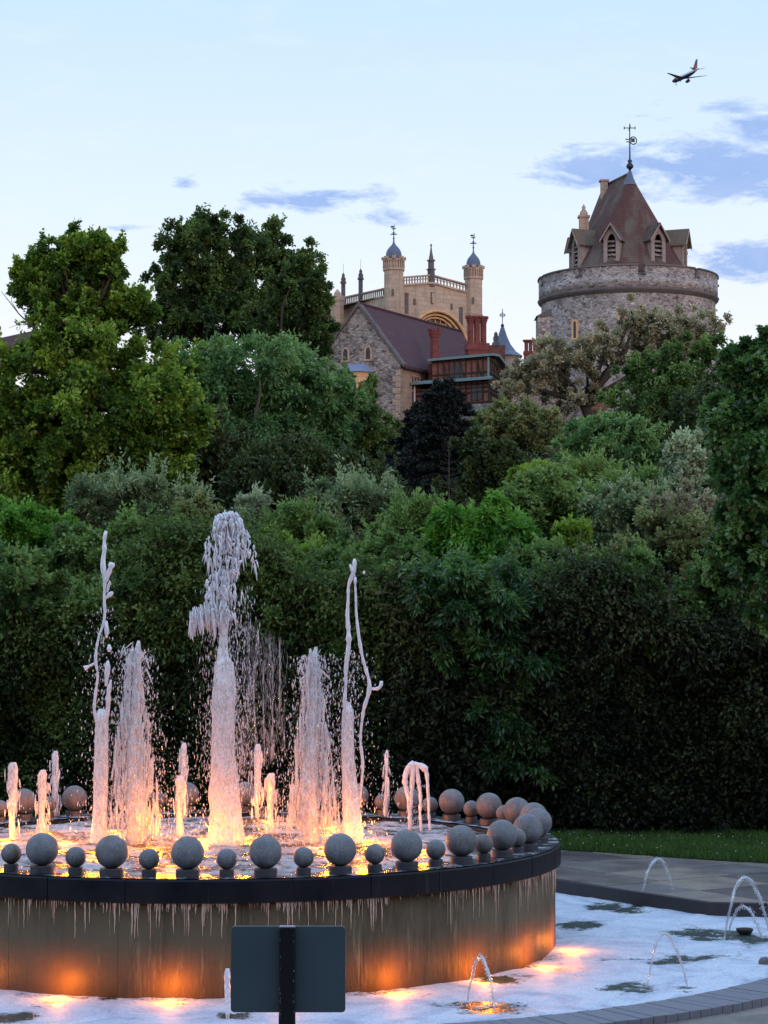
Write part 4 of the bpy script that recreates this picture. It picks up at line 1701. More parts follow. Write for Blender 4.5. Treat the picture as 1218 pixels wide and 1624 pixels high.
# ------------------------------------------------------------------ red brick chimneys
def flue_stack(px, pyt, pyb, Y, w, n, label, rot=0.0):
    p = at(px, pyb, Y)
    zt = at(px, pyt, Y).z
    root = empty('brick_chimney', (p.x, p.y, p.z), label, 'chimney', 'red brick chimneys above the castle houses')
    h = zt - p.z
    mb = MB()
    mb.box((p.x, p.y, p.z + h * .1), (w * 1.12, w * 1.0 if n == 1 else w * .8, h * .2 + .01), rot)
    mb.box((p.x, p.y, p.z - .7), (w * 1.02, w * .9 if n == 1 else w * .7, 1.4), rot)
    mb.build('chimney_base', MAT['brick'], root)
    r = w / (2 * n) * 1.02 if n > 1 else w * .42
    for k in range(n):
        off_ = (k - (n - 1) / 2) * w / n
        x, y = p.x + off_ * math.cos(rot), p.y + off_ * math.sin(rot)
        mb = MB()
        mb.lathe([(r, h * .2), (r * .92, h * .26), (r * .92, h * .80), (r * 1.05, h * .83), (r * 1.12, h * .87), (r * 1.28, h * .90), (r * 1.28, h * .955), (r * 1.1, h * .96), (r * .7, h * .96)], (x, y, p.z), 8, R(22.5), R(382.5), False)
        f = mb.build('flue', MAT['brick'], root)
        mb = MB()
        for q in range(8):
            a = R(45 * q)
            mb.box((x + r * 1.15 * math.cos(a), y + r * 1.15 * math.sin(a), p.z + h * .985), (.16, .16, h * .05 + .06), a)
        mb.build('flue_teeth', MAT['brick'], f)
    return root


flue_stack(689.5, 523, 593, 151.2, .86, 1, 'single tall red brick chimney with flared top in front of the maroon roof')
flue_stack(756.5, 503, 556, 150.0, 1.42, 3, 'broad red brick chimney stack of three joined flues above the timber house', R(10))
flue_stack(841.5, 540, 562, 158.0, .95, 3, 'small dark red chimney stack just left of the round tower', R(0))


# ------------------------------------------------------------------ timber framed house
def build_timber():
    C = at(775, 600, 147.0)
    Lf = at(652, 600, 150.5)
    Rt = at(797, 600, 153.0)
    root = empty('timber_framed_house', (C.x, C.y, hill(C.x, 147)), 'timber framed brick house with green copper roof edges beside the stone gable', 'house')
    z_up = at(775, 566, 147).z          # upper eave
    z_mid = at(775, 603, 147).z
    z_b = at(775, 638, 147).z
    dl = Vector((Lf.x - C.x, Lf.y - C.y, 0))
    dr = Vector((Rt.x - C.x, Rt.y - C.y, 0))
    Wl, Wr = dl.length, dr.length
    ul, ur = dl.normalized(), dr.normalized()

    def P(a, b, z, out=0.0):
        """a metres along the left face, b along the right face from the corner"""
        q = Vector((C.x, C.y, 0)) + ul * a + ur * b
        return Vector((q.x, q.y, z))
    LW = 4.6                            # upper storey is shorter than the lower wing
    up = MB()
    # walls (brick) upper
    up.hexa([P(0, 0, z_mid - .3), P(LW, 0, z_mid - .3), P(LW, Wr, z_mid - .3), P(0, Wr, z_mid - .3), P(0, 0, z_up), P(LW, 0, z_up), P(LW, Wr, z_up), P(0, Wr, z_up)])
    zr = z_up + .25
    up.add([P(0, 0, z_up), P(0, Wr, z_up), P(0, Wr * .5, zr)], [(0, 1, 2)])
    up.build('upper_wall', MAT['brick_dark'], root)
    lo = MB()
    lo.hexa([P(0, 0, z_b - .1), P(Wl, 0, z_b - .1), P(Wl, Wr, z_b - .1), P(0, Wr, z_b - .1), P(0, 0, z_mid - .3), P(Wl, 0, z_mid - .3), P(Wl, Wr, z_mid - .3), P(0, Wr, z_mid - .3)])
    lo.build('lower_wall', MAT['brick_dark'], root)

    def beam(a, b, t=.13, name='timber'):
        MB().tube([a, b], t * .48, 4, False).build(name, MAT['timber'], root)
    fo = -ur * .05                       # stand proud of the left face
    fr = -ul * .05
    for z in (z_mid - .2, (z_mid + z_up) / 2 - .2, z_up - .1):
        beam(P(0, 0, z) + fo, P(LW, 0, z) + fo)
        beam(P(0, 0, z) + fr, P(0, Wr, z) + fr)
    for z in (z_b + .05, (z_b + z_mid) / 2, z_mid - .45):
        beam(P(0, 0, z) + fo, P(Wl, 0, z) + fo)
        beam(P(0, 0, z) + fr, P(0, Wr, z) + fr)
    k = 0
    a = 0.0
    while a <= Wl:
        beam(P(a, 0, z_b) + fo, P(a, 0, z_mid - .3) + fo, .12)
        if a <= LW:
            beam(P(a, 0, z_mid - .3) + fo, P(a, 0, z_up) + fo, .12)
            if k % 3 == 1:
                beam(P(a, 0, z_mid - .2) + fo, P(a + .46, 0, z_up - .1) + fo, .09)
        a += .46
        k += 1
    for j in range(9):
        b = Wr * j / 8
        beam(P(0, b, z_b) + fr, P(0, b, z_up + (0 if j in (0, 8) else (zr - z_up) * (1 - abs(j - 4) / 4))) + fr, .12)
    beam(P(0, 0, z_mid) + fr, P(0, Wr * .5, z_up - .1) + fr, .1)
    beam(P(0, Wr, z_mid) + fr, P(0, Wr * .5, z_up - .1) + fr, .1)
    # dark windows
    for a0, w_, z0, z1 in ((2.1, .95, (z_mid + z_up) / 2 - .75, z_up - .35), (.55, .9, z_b + .2, z_b + 1.2), (3.4, .9, z_b + .2, z_b + 1.2)):
        w = MB()
        w.hexa([P(a0, 0, z0) + fo * .3, P(a0 + w_, 0, z0) + fo * .3, P(a0 + w_, 0, z0) + fo * 1.2, P(a0, 0, z0) + fo * 1.2, P(a0, 0, z1) + fo * .3, P(a0 + w_, 0, z1) + fo * .3, P(a0 + w_, 0, z1) + fo * 1.2, P(a0, 0, z1) + fo * 1.2])
        w.build('window', MAT['glass_dark'], root)
    # upper roof with copper edge
    ov = .42
    r1 = MB()
    A_, B_ = P(-ov, -ov, z_up + .02), P(LW + .3, -ov, z_up - .02)
    Cc, Dd = P(LW + .3, Wr * .4, z_up + .28), P(-ov, Wr * .4, z_up + .30)
    Ee, Ff = P(-ov, Wr + ov, z_up - .06), P(LW + .3, Wr + ov, z_up - .06)
    up_ = Vector((0, 0, .16))
    r1.hexa([A_, B_, Cc, Dd, A_ + up_, B_ + up_, Cc + up_, Dd + up_])
    r1.hexa([Ee, Ff, Cc, Dd, Ee + up_, Ff + up_, Cc + up_, Dd + up_])
    rf = r1.build('upper_roof', MAT['copper'], root)
    # pent roof between the storeys
    r2 = MB()
    zt_ = z_mid + .55
    A_, B_ = P(-.3, -.75, z_mid - .02), P(Wl + .4, -.75, z_mid - .02)
    Cc, Dd = P(Wl + .2, .15, z_mid + .16), P(-.3, .02, z_mid + .12)
    mid = P(Wl * .62, .15, zt_ + .2)
    r2.hexa([A_, B_, Cc, Dd, A_ + up_, B_ + up_, Cc + up_, Dd + up_])
    r2.build('pent_roof', MAT['copper'], root)
    r3 = MB()
    A_, B_, Cc, Dd = P(LW, -.1, z_mid), P(Wl + .3, -.1, z_mid - .05), P(Wl + .2, Wr * .6, zt_ + .4), P(LW, Wr * .6, zt_ + .5)
    r3.hexa([A_, B_, Cc, Dd, A_ + up_, B_ + up_, Cc + up_, Dd + up_])
    r3.build('wing_roof', MAT['maroon_tile'], root)
    # green post down the corner, white pipe
    MB().box((C.x - .02, C.y - .12, (z_mid + z_up) / 2), (.14, .14, z_up - z_mid)).build('corner_post', MAT['copper'], root)
    p = P(Wl - .35, -.25, 0)
    MB().box((p.x, p.y, (z_b + z_mid) / 2 - .1), (.11, .11, z_mid - z_b + .2)).build('drainpipe', MAT['white_pipe'], root)
    # stone plinth wall the house stands on
    mb = MB()
    mb.hexa([P(-.25, -.35, 6), P(Wl + 1.0, -.35, 6), P(Wl + 1.0, Wr + .3, 6), P(-.25, Wr + .3, 6), P(-.25, -.35, z_b - .1), P(Wl + 1.0, -.35, z_b - .1), P(Wl + 1.0, Wr + .3, z_b - .1), P(-.25, Wr + .3, z_b - .1)])
    mb.build('plinth', MAT['wall_stone'], root)


build_timber()


# ------------------------------------------------------------------ curtain wall and things at its back
def build_wall():
    a, b = at(770, 645, 155), at(905, 640, 160)
    root = empty('castle_wall', (a.x, a.y, hill(a.x, 155)), 'grey stone castle wall between the timber house and the round tower', 'wall')
    M = house_frame((a.x - 1, a.y), (b.x - a.x, b.y - a.y))
    Lw = (b - a).length + 2
    z1 = at(840, 602, 157).z
    MB(M).box((Lw / 2, .5, (5 + z1) / 2), (Lw, 1.0, z1 - 5)).build('wall_face', MAT['wall_stone'], root)
    MB(M).box((Lw / 2, .5, z1 + .08), (Lw, 1.2, .16)).build('coping', MAT['dark_coping'], root)
    a, b = at(330, 700, 150), at(520, 660, 152)
    root = empty('terrace_wall', (a.x, a.y, hill(a.x, 150)), 'stone terrace wall glimpsed behind the feathery tree left of the gable', 'wall')
    M = house_frame((a.x, a.y), (b.x - a.x, b.y - a.y))
    Lw = (b - a).length + 1.5
    z1 = at(500, 655, 152).z
    MB(M).box((Lw / 2, .5, (8 + z1) / 2), (Lw, 1.0, z1 - 8)).build('wall_face', MAT['house_stone'], root)
    MB(M).box((Lw / 2, .5, z1 + .07), (Lw, 1.15, .14)).build('coping', MAT['dark_coping'], root)


build_wall()


def build_spire():
    p = at(797, 560, 190)
    root = empty('slate_spire', (p.x, p.y, p.z - 4), 'small blue grey flared spire with cross right of the brick stack', 'spire')
    zt, zb = at(797, 519, 190).z, at(797, 566, 190).z
    h = zt - zb
    MB().lathe([(1.9, 0), (1.25, h * .17), (.75, h * .42), (.42, h * .7), (.16, h), (.02, h * 1.02)], (p.x, p.y, zb), 8, R(22.5), R(382.5), False).build('spire_roof', MAT['lead'], root)
    MB().lathe([(1.6, -5), (1.6, 0)], (p.x, p.y, zb), 8, R(22.5), R(382.5), False).build('drum', MAT['chapel'], root)
    z1 = at(797, 490, 190).z
    w = MB()
    w.tube([(p.x, p.y, zt - .1), (p.x, p.y, z1)], .035, 5)
    w.sphere((p.x, p.y, zt + .15), .16, 8, 6)
    w.box((p.x, p.y, zt + 1.1), (.55, .06, .08))
    w.tube([(p.x + .2 * math.cos(t), p.y, zt + 1.1 + .2 * math.sin(t)) for t in np.linspace(0, 6.28, 9)], .03, 4)
    w.build('cross', MAT['iron'], root)
    # small stone statue pinnacle and gable end next to it
    q = at(786.5, 556, 175)
    root = empty('stone_pinnacle', (q.x, q.y, q.z - 2), 'little stone gable with statue between brick stack and slate spire', 'pinnacle')
    z0, z1 = at(786, 548, 175).z, at(786, 526, 175).z
    MB().box((q.x, q.y, z0 - 1.5), (1.5, .6, 3)).build('gable_end', MAT['brick_dark'], root)
    MB().lathe([(.38, -.05), (.3, .25), (.2, .3), (.24, .6), (.15, .85), (.16, 1.0), (.03, 1.15)], (q.x, q.y, z0), 8).build('statue', MAT['dark_coping'], root)
    # dark roof behind the left tree
    a, b = at(-60, 545, 170), at(135, 512, 176)
    root = empty('distant_hall', (a.x, a.y, a.z - 6), 'long dark roofed building on the skyline behind the left tree', 'building')
    za, zb_ = at(-60, 548, 170).z, at(135, 505, 176).z
    M = house_frame((a.x, a.y), (b.x - a.x, b.y - a.y))
    Lw = (Vector((b.x, b.y)) - Vector((a.x, a.y))).length
    mb = MB(M)
    mb.hexa([(0, 0, za - 2.4), (Lw, 0, zb_ - 3), (Lw, 6, zb_ - 3), (0, 6, za - 2.4), (0, 2.8, za), (Lw, 2.8, zb_), (Lw, 3.2, zb_), (0, 3.2, za)])
    mb.build('roof', MAT['maroon_tile'], root)
    MB(M).box((Lw / 2, 3, za - 7), (Lw, 5.6, 8)).build('wall', MAT['house_stone'], root)


build_spire()


# ------------------------------------------------------------------ airliner
def build_plane():
    Y = 1609.0
    nose = at(1066.5, 129.5, Y)
    f = Vector((-.52, .827, -.216)).normalized()
    w = Vector((.854, .514, -.084))
    sg = (nose - Vector((0, 0, CAMZ))).normalized()
    rg_ = sg.cross(Vector((0, 0, 1))).normalized()
    ug_ = rg_.cross(sg)
    f = rg_ * f.x + sg * f.y + ug_ * f.z
    w = rg_ * w.x + sg * w.y + ug_ * w.z
    w = (w - f * w.dot(f)).normalized()
    u = w.cross(f).normalized()
    if u.z < 0:
        u = -u
    Lf = 37.5
    root = empty('airliner', nose, 'twin engined passenger jet flying high at upper right', 'airplane')
    # local: x right wing, y forward, z up ; origin at the nose
    M = Matrix(((w.x, f.x, u.x, nose.x), (w.y, f.y, u.y, nose.y), (w.z, f.z, u.z, nose.z), (0, 0, 0, 1)))
    RM = M
    mb = MB(M)
    prof = [(0.05, 0), (.9, -.8), (1.5, -2.2), (1.95, -4.5), (1.98, -24), (1.7, -28.5), (1.1, -33), (.5, -36.5), (.1, -37.5)]
    n = 16
    vs = []
    for r, y in prof:
        lift = max(0, (-y - 24) / 13.5) * 1.1
        for k in range(n):
            a = 2 * math.pi * k / n
            vs.append((r * math.cos(a), y, r * math.sin(a) + lift))
    mb.add(vs, [(k * n + i, k * n + (i + 1) % n, (k + 1) * n + (i + 1) % n, (k + 1) * n + i) for k in range(len(prof) - 1) for i in range(n)], True)
    m_ = NT('two tone fuselage')
    sp_ = m_.n('ShaderNodeSeparateXYZ')
    # body is blue below, white above: split along the aircraft's own up direction
    dotn = m_.n('ShaderNodeVectorMath', operation='DOT_PRODUCT')
    m_.l(m_.tc.outputs['Object'], dotn.inputs[0])
    dotn.inputs[1].default_value = tuple(u)
    fac = m_.math('GREATER_THAN', dotn.outputs['Value'], -.2)
    m_.bsdf(m_.mix(fac, (.035, .055, .14), (.70, .70, .76)), .35, 0)
    mb.build('fuselage', m_.m, root)
    wm = plain('wing grey', (.16, .18, .22), .4)

    def wing(x0, x1, y0, c0, y1, c1, z0, z1, t0, t1):
        mbb = MB(M)
        p = []
        for (x, y, c_, z, t) in ((x0, y0, c0, z0, t0), (x1, y1, c1, z1, t1)):
            p += [(x, y, z), (x, y - c_ * .3, z + t), (x, y - c_, z), (x, y - c_ * .3, z - t * .6)]
        mbb.add(p, [(0, 1, 5, 4), (1, 2, 6, 5), (2, 3, 7, 6), (3, 0, 4, 7), (4, 5, 6, 7), (3, 2, 1, 0)])
        return mbb
    for s in (-1, 1):
        wing(s * 1.6, s * 17, -11.5, 6.8, -20.2, 1.7, -1.0, .5, .5, .12).build('wing', wm, root)
        wing(s * .8, s * 6.2, -31.5, 3.6, -35.2, 1.4, 1.2, 1.7, .22, .08).build('tailplane', wm, root)
        e = MB(M)
        vs = []
        pr = [(.95, -10.6), (1.15, -11.2), (1.15, -13), (.8, -14.8), (.35, -15.4)]
        for r, y in pr:
            for k in range(12):
                a = 2 * math.pi * k / 12
                vs.append((s * 5.75 + r * math.cos(a), y, -2.35 + r * math.sin(a)))
        e.add(vs, [(k * 12 + i, k * 12 + (i + 1) % 12, (k + 1) * 12 + (i + 1) % 12, (k + 1) * 12 + i) for k in range(4) for i in range(12)] + [tuple(range(12))], True)
        e.box((s * 5.75, -13.2, -1.3), (.3, 2.2, 1.2))
        e.build('engine', plain('engine blue', (.02, .03, .07), .4), root)
    fin = MB(M)
    fin.add([(-.2, -29, 1.6), (.2, -29, 1.6), (.2, -35.2, 1.6), (-.2, -35.2, 1.6), (-.08, -34.2, 8.4), (.08, -34.2, 8.4), (.08, -36.6, 8.4), (-.08, -36.6, 8.4)], [(3, 2, 1, 0), (4, 5, 6, 7), (0, 1, 5, 4), (1, 2, 6, 5), (2, 3, 7, 6), (3, 0, 4, 7)])
    m_ = NT('fin blue and red')
    n_ = m_.noise(.35, 1, .5)
    m_.bsdf(m_.mix(m_.math('GREATER_THAN', n_, .52), (.05, .07, .20), (.35, .04, .05)), .4)
    fin.build('tail_fin', m_.m, root)
    gm = plain('gear dark', (.05, .05, .05), .6)
    for gx_, gy_, gz_, r_ in ((0, -5, -3.4, .5), (-3.6, -17, -3.6, .7), (3.6, -17, -3.6, .7)):
        g = MB(M)
        g.tube([(gx_ * .9, gy_, gz_ + 2.2), (gx_, gy_, gz_ + .2)], .15, 5)
        g.box((gx_, gy_, gz_), (r_, r_ * 1.6, r_ * 1.5))
        g.build('landing_gear', gm, root)


build_plane()


# ------------------------------------------------------------------ added brick row, unseen behind the viewer, put there to shade hedge and fountain
def shade_row():
    root = empty('added_terrace', (0, -26, 0), 'added brick terrace out of view that shades the hedge and fountain', 'building')
    MB().box((0, -29, 5.7), (110, 6, 11.4)).build('wall', MAT['brick_dark'], root)
    mb = MB()
    mb.hexa([(-55.4, -32.4, 11.4), (55.4, -32.4, 11.4), (55.4, -25.6, 11.4), (-55.4, -25.6, 11.4), (-55, -29.2, 14.0), (55, -29.2, 14.0), (55, -28.8, 14.0), (-55, -28.8, 14.0)])
    mb.build('roof', MAT['maroon_tile'], root)
    me = None
    for i in range(27):
        for j in range(3):
            x, z = -52 + i * 4, 2.2 + j * 3.3
            if me is None:
                o = MB().box((x, -25.97, z), (1.2, .08, 1.7)).build('window', MAT['glass_dark'], root)
                x0, z0 = x, z
                me = o.data
            else:
                o = link('window', me, root)
                o.location = (x - x0, 0, z - z0)


shade_row()

# =================================================================== VEGETATION
def unit(v):
    return v / np.maximum(np.linalg.norm(v, axis=-1, keepdims=True), 1e-9)


def rand_dirs(n):
    return unit(rng.normal(size=(n, 3)))


def leaves_from_shoots(O, D, L, K, ln, wd, droop=.15, spread=.8, tint0=None, tvar=.12, fold=.18, flat=.7):
    """K leaves along each shoot; returns vertices, quads as triangles, tint"""
    n = len(O)
    t = (np.arange(K)[None, :] + rng.random((n, K))) / K
    P = O[:, None, :] + D[:, None, :] * (L[:, None] * t)[..., None]
    P[..., 2] -= droop * L[:, None] * t ** 2
    P += rng.normal(size=P.shape) * (ln * .25)
    ld = unit(D[:, None, :] * .7 + rng.normal(size=P.shape) * spread + np.array([0, 0, -droop * 1.5]))
    up = unit(rng.normal(size=P.shape) * .75 + np.array([0, -.25, flat]))
    side = unit(np.cross(ld, up))
    nn = np.cross(side, ld)
    s = ln * rng.uniform(.65, 1.25, (n, K))[..., None]
    w = wd * rng.uniform(.7, 1.2, (n, K))[..., None]
    mid = P + ld * s * .48
    v0 = P
    v1 = mid + side * w * .5 + nn * s * fold * .5
    v2 = P + ld * s
    v3 = mid - side * w * .5 + nn * s * fold * .5
    V = np.stack([v0, v1, v2, v3], 2).reshape(-1, 3)
    m = n * K
    b = np.arange(m)[:, None] * 4
    T = np.concatenate([b + np.array([0, 1, 2]), b + np.array([0, 2, 3])], 1).reshape(-1, 3)
    if tint0 is None:
        tint0 = np.full(n, .5)
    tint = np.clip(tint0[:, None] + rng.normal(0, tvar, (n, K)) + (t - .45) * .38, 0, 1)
    tint = np.repeat(tint.ravel(), 4)
    return V, T, tint


def merge(parts):
    V, T, A, o = [], [], [], 0
    for v, t, a in parts:
        V.append(v)
        T.append(t + o)
        A.append(a)
        o += len(v)
    return np.concatenate(V), np.concatenate(T), np.concatenate(A)


STYLE = {
    # leaf, width, shoots per clump, leaves per shoot, droop, spread, clump size (share of crown), upward pull
    'broad': dict(tight=.82, tips=(1.1, .42), ln=.145, wd=.10, S=38, K=9, droop=.25, spread=.8, cs=.20, up=.35),
    'fine': dict(ln=.15, wd=.085, S=36, K=8, droop=.1, spread=.7, cs=.19, up=.45),
    'feather': dict(tips=(.8, .3), ln=.17, wd=.07, S=40, K=9, droop=.35, spread=.5, cs=.20, up=.15),
    'oak': dict(tips=(.8, .3), ln=.15, wd=.10, S=26, K=8, droop=.05, spread=.9, cs=.16, up=.35),
    'willow': dict(tips=(2.2, .95), ln=.085, wd=.03, S=26, K=16, droop=.08, spread=.55, cs=.30, up=1.0),
    'shrub': dict(tips=(1.2, .6), ln=.085, wd=.05, S=30, K=12, droop=.15, spread=.7, cs=.24, up=.7),
    'pinnate': dict(tips=(.6, .5), ln=.13, wd=.045, S=20, K=15, droop=.5, spread=.45, cs=.26, up=.45),
    'large': dict(tips=(1.2, .5), ln=.070, wd=.050, S=34, K=12, droop=.45, spread=.8, cs=.22, up=.3),
}


def crown_clumps(ells, n, hollow=.55):
    """clump centres through a set of ellipsoids (centre, radii, share)"""
    C, U, Rr = [], [], []
    for c, r, sh in ells:
        k = max(3, int(n * sh))
        u = rand_dirs(k * 2)
        u = u[(u[:, 2] > -.75)][:k]
        rho = 1 - (1 - hollow) * rng.random(len(u)) ** 1.3
        env = .66 + .42 * vnoise(u * 2.3 + rng.uniform(0, 50)) + .34 * vnoise(u * 6.0 + rng.uniform(0, 50))
        p = u * np.array(r) * (rho * env)[:, None]
        C.append(np.array(c) + p)
        U.append(unit(u / np.array(r)))
        Rr.append(np.full(len(u), (r[0] * r[1] * r[2]) ** (1 / 3)))
    return np.concatenate(C), np.concatenate(U), np.concatenate(Rr)


def make_crown(name, ells, style, pal, nclump, root, dens=1.0, scale=1.0, hollow=.5, cbias=.0, cm=None):
    st = STYLE[style]
    if cm is None:
        cm = .78
    nclump = int(nclump / cm ** 1.6)
    dens *= cm ** .9
    C, U, Rr = crown_clumps(ells, nclump, hollow)
    n = len(C)
    S = max(4, int(st['S'] * dens))
    ctint = np.clip(rng.normal(.46 + cbias, .23, n) + .20 * U[:, 2], .03, .97)  # clumps facing up are lighter: top light put into the leaf tint
    crad = Rr * st['cs'] * cm * rng.uniform(.6, 1.5, n)
    O = np.repeat(C, S, 0)
    u = np.repeat(U, S, 0)
    cr_ = np.repeat(crad, S)
    d0 = rand_dirs(n * S)
    D = unit(d0 * 1.0 + u * .55 + np.array([0, 0, st['up']]))
    tight = st.get('tight', 1.0)
    O = O + d0 * (cr_ * rng.uniform(0, .55, n * S))[:, None] * tight
    L = cr_ * rng.uniform(.55, 1.2, n * S) * tight
    tint = np.repeat(ctint, S) + rng.normal(0, .06, n * S)
    V, T, A = leaves_from_shoots(O, D, L, st['K'], st['ln'] * scale, st['wd'] * scale, st['droop'], st['spread'], tint)
    tips = st.get('tips')
    if tips:                       # long upright shoots that break the outline
        idx = np.where(U[:, 2] > .05)[0]
        idx = rng.choice(idx, int(len(idx) * tips[0]))
        O2 = C[idx] + rng.normal(size=(len(idx), 3)) * (crad[idx] * .4)[:, None]
        sp2 = .22 if style in ('willow', 'shrub') else .55
        D2 = unit(np.c_[rng.normal(0, sp2, len(idx)), rng.normal(0, sp2, len(idx)), np.ones(len(idx))] + U[idx] * (.2 if sp2 < .3 else .9))
        L2 = Rr[idx] * tips[1] * rng.uniform(.25, 1.1, len(idx))
        V2, T2, A2 = leaves_from_shoots(O2, D2, L2, 22, st['ln'] * scale * .95, st['wd'] * scale, st['droop'] * .3, .55, ctint[idx] + .15)
        V, T, A = merge([(V, T, A), (V2, T2, A2)])
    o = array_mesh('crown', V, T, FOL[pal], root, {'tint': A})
    return o, C


def branches(root, base, C, r0, mat='bark', nlimb=9, fork=None, seed=1):
    rd = random.Random(seed)
    top = Vector(C.mean(0))
    mb = MB()
    b = Vector(base)
    fk = b + (top - b) * .45 if fork is None else Vector(fork)
    pts = [b, b + (fk - b) * .5 + Vector((rd.uniform(-.1, .1), rd.uniform(-.1, .1), 0)), fk]
    mb.tube(pts, [r0, r0 * .85, r0 * .7], 8)
    idx = list(range(len(C)))
    rd.shuffle(idx)
    for i in idx[:nlimb]:
        e = Vector(C[i])
        mid = fk + (e - fk) * .5 + Vector((rd.uniform(-1, 1), rd.uniform(-1, 1), rd.uniform(-.3, .8))) * (e - fk).length * .13
        q1 = fk + (mid - fk) * .5 + Vector((rd.uniform(-1, 1), rd.uniform(-1, 1), rd.uniform(-.5, .5))) * (e - fk).length * .06
        mb.tube([fk, q1, mid, mid + (e - mid) * .55 + Vector((rd.uniform(-1, 1), 0, rd.uniform(-1, 1))) * (e - fk).length * .06, e], [r0 * .5, r0 * .38, r0 * .26, r0 * .16, r0 * .06], 5)
        # side limbs
        js = sorted(range(len(C)), key=lambda j: (Vector(C[j]) - mid).length)[1:5]
        for j in js[:3]:
            e2 = Vector(C[j])
            m2 = mid + (e2 - mid) * .5 + Vector((rd.uniform(-1, 1), rd.uniform(-1, 1), rd.uniform(-.3, .6))) * (e2 - mid).length * .2
            mb.tube([mid, m2, e2], [r0 * .2, r0 * .12, r0 * .04], 4)
    return mb.build('trunk', MAT[mat], root)


def px_ell(px, py, rx, ry, Y, share=1.0, depth=.85):
    c = at(px, py, Y)
    k = Y / F
    return ((c.x, c.y, c.z), (rx * k, max(rx, ry) * k * depth if depth < 3 else depth, ry * k), share)


def veg(name, label, cat, group, ells, Y, style, pal, nclump, dens=1.0, scale=1.0, trunk=.2, bark='bark', nlimb=8, fork=None, hollow=.5, extra=None, base_px=None, bias=0.0):
    E = [px_ell(*e[:4], Y + (e[4] if len(e) > 4 else 0)) for e in ells]
    tot = sum(e[1][0] * e[1][2] for e in E)
    E = [(c, r, r[0] * r[2] / tot) for c, r, _ in E]
    bx = sum(e[0][0] * e[2] for e in E) if base_px is None else at(base_px, 900, Y).x
    by = Y
    z = hill(bx, by)
    root = empty(name, (bx, by, z), label, cat, group)
    o, C = make_crown(name, E, style, pal, nclump, root, dens, scale, hollow, bias)
    fk = at(fork[0], fork[1], Y) if fork else None
    branches(root, (bx, by, z - .2), C, trunk, bark, nlimb, fk, seed=len(label))
    return root, C


TG = 'trees on the slope below the castle'
SG = 'shrubs between the hedge and the castle trees'

# skyline trees
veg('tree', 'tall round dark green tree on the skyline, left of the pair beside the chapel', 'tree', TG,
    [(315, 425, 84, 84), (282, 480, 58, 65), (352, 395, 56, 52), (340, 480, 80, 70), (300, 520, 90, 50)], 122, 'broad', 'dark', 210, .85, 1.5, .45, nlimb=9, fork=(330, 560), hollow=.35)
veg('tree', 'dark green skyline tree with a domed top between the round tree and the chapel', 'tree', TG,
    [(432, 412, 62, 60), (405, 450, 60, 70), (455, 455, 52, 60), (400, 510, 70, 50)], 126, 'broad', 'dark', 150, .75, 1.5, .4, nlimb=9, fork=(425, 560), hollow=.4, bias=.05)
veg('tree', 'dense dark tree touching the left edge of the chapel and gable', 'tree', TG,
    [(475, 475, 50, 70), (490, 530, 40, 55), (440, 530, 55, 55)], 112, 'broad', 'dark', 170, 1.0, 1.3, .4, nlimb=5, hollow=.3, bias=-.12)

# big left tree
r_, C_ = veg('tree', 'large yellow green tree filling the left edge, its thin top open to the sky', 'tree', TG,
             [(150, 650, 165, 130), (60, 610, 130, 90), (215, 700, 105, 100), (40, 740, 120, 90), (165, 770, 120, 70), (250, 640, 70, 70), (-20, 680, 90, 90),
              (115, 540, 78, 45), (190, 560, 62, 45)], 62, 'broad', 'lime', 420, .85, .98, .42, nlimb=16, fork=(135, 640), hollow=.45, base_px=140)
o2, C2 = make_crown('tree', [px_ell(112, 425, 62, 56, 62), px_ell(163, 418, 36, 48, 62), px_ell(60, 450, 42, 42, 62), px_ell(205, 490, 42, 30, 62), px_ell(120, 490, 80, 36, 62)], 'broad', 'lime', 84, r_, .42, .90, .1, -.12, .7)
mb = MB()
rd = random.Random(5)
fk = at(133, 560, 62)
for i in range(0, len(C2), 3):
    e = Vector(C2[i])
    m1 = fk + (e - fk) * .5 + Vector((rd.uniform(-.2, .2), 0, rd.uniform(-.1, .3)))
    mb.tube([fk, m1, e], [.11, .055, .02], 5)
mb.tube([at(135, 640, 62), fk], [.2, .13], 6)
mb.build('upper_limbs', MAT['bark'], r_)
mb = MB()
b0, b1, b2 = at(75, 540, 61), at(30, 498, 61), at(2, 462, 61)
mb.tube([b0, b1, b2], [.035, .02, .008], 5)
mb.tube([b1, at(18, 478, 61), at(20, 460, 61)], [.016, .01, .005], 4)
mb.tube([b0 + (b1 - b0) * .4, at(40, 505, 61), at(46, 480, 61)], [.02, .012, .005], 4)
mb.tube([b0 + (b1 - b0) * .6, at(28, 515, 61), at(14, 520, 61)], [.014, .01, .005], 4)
mb.build('bare_branch', MAT['bark_grey'], r_)

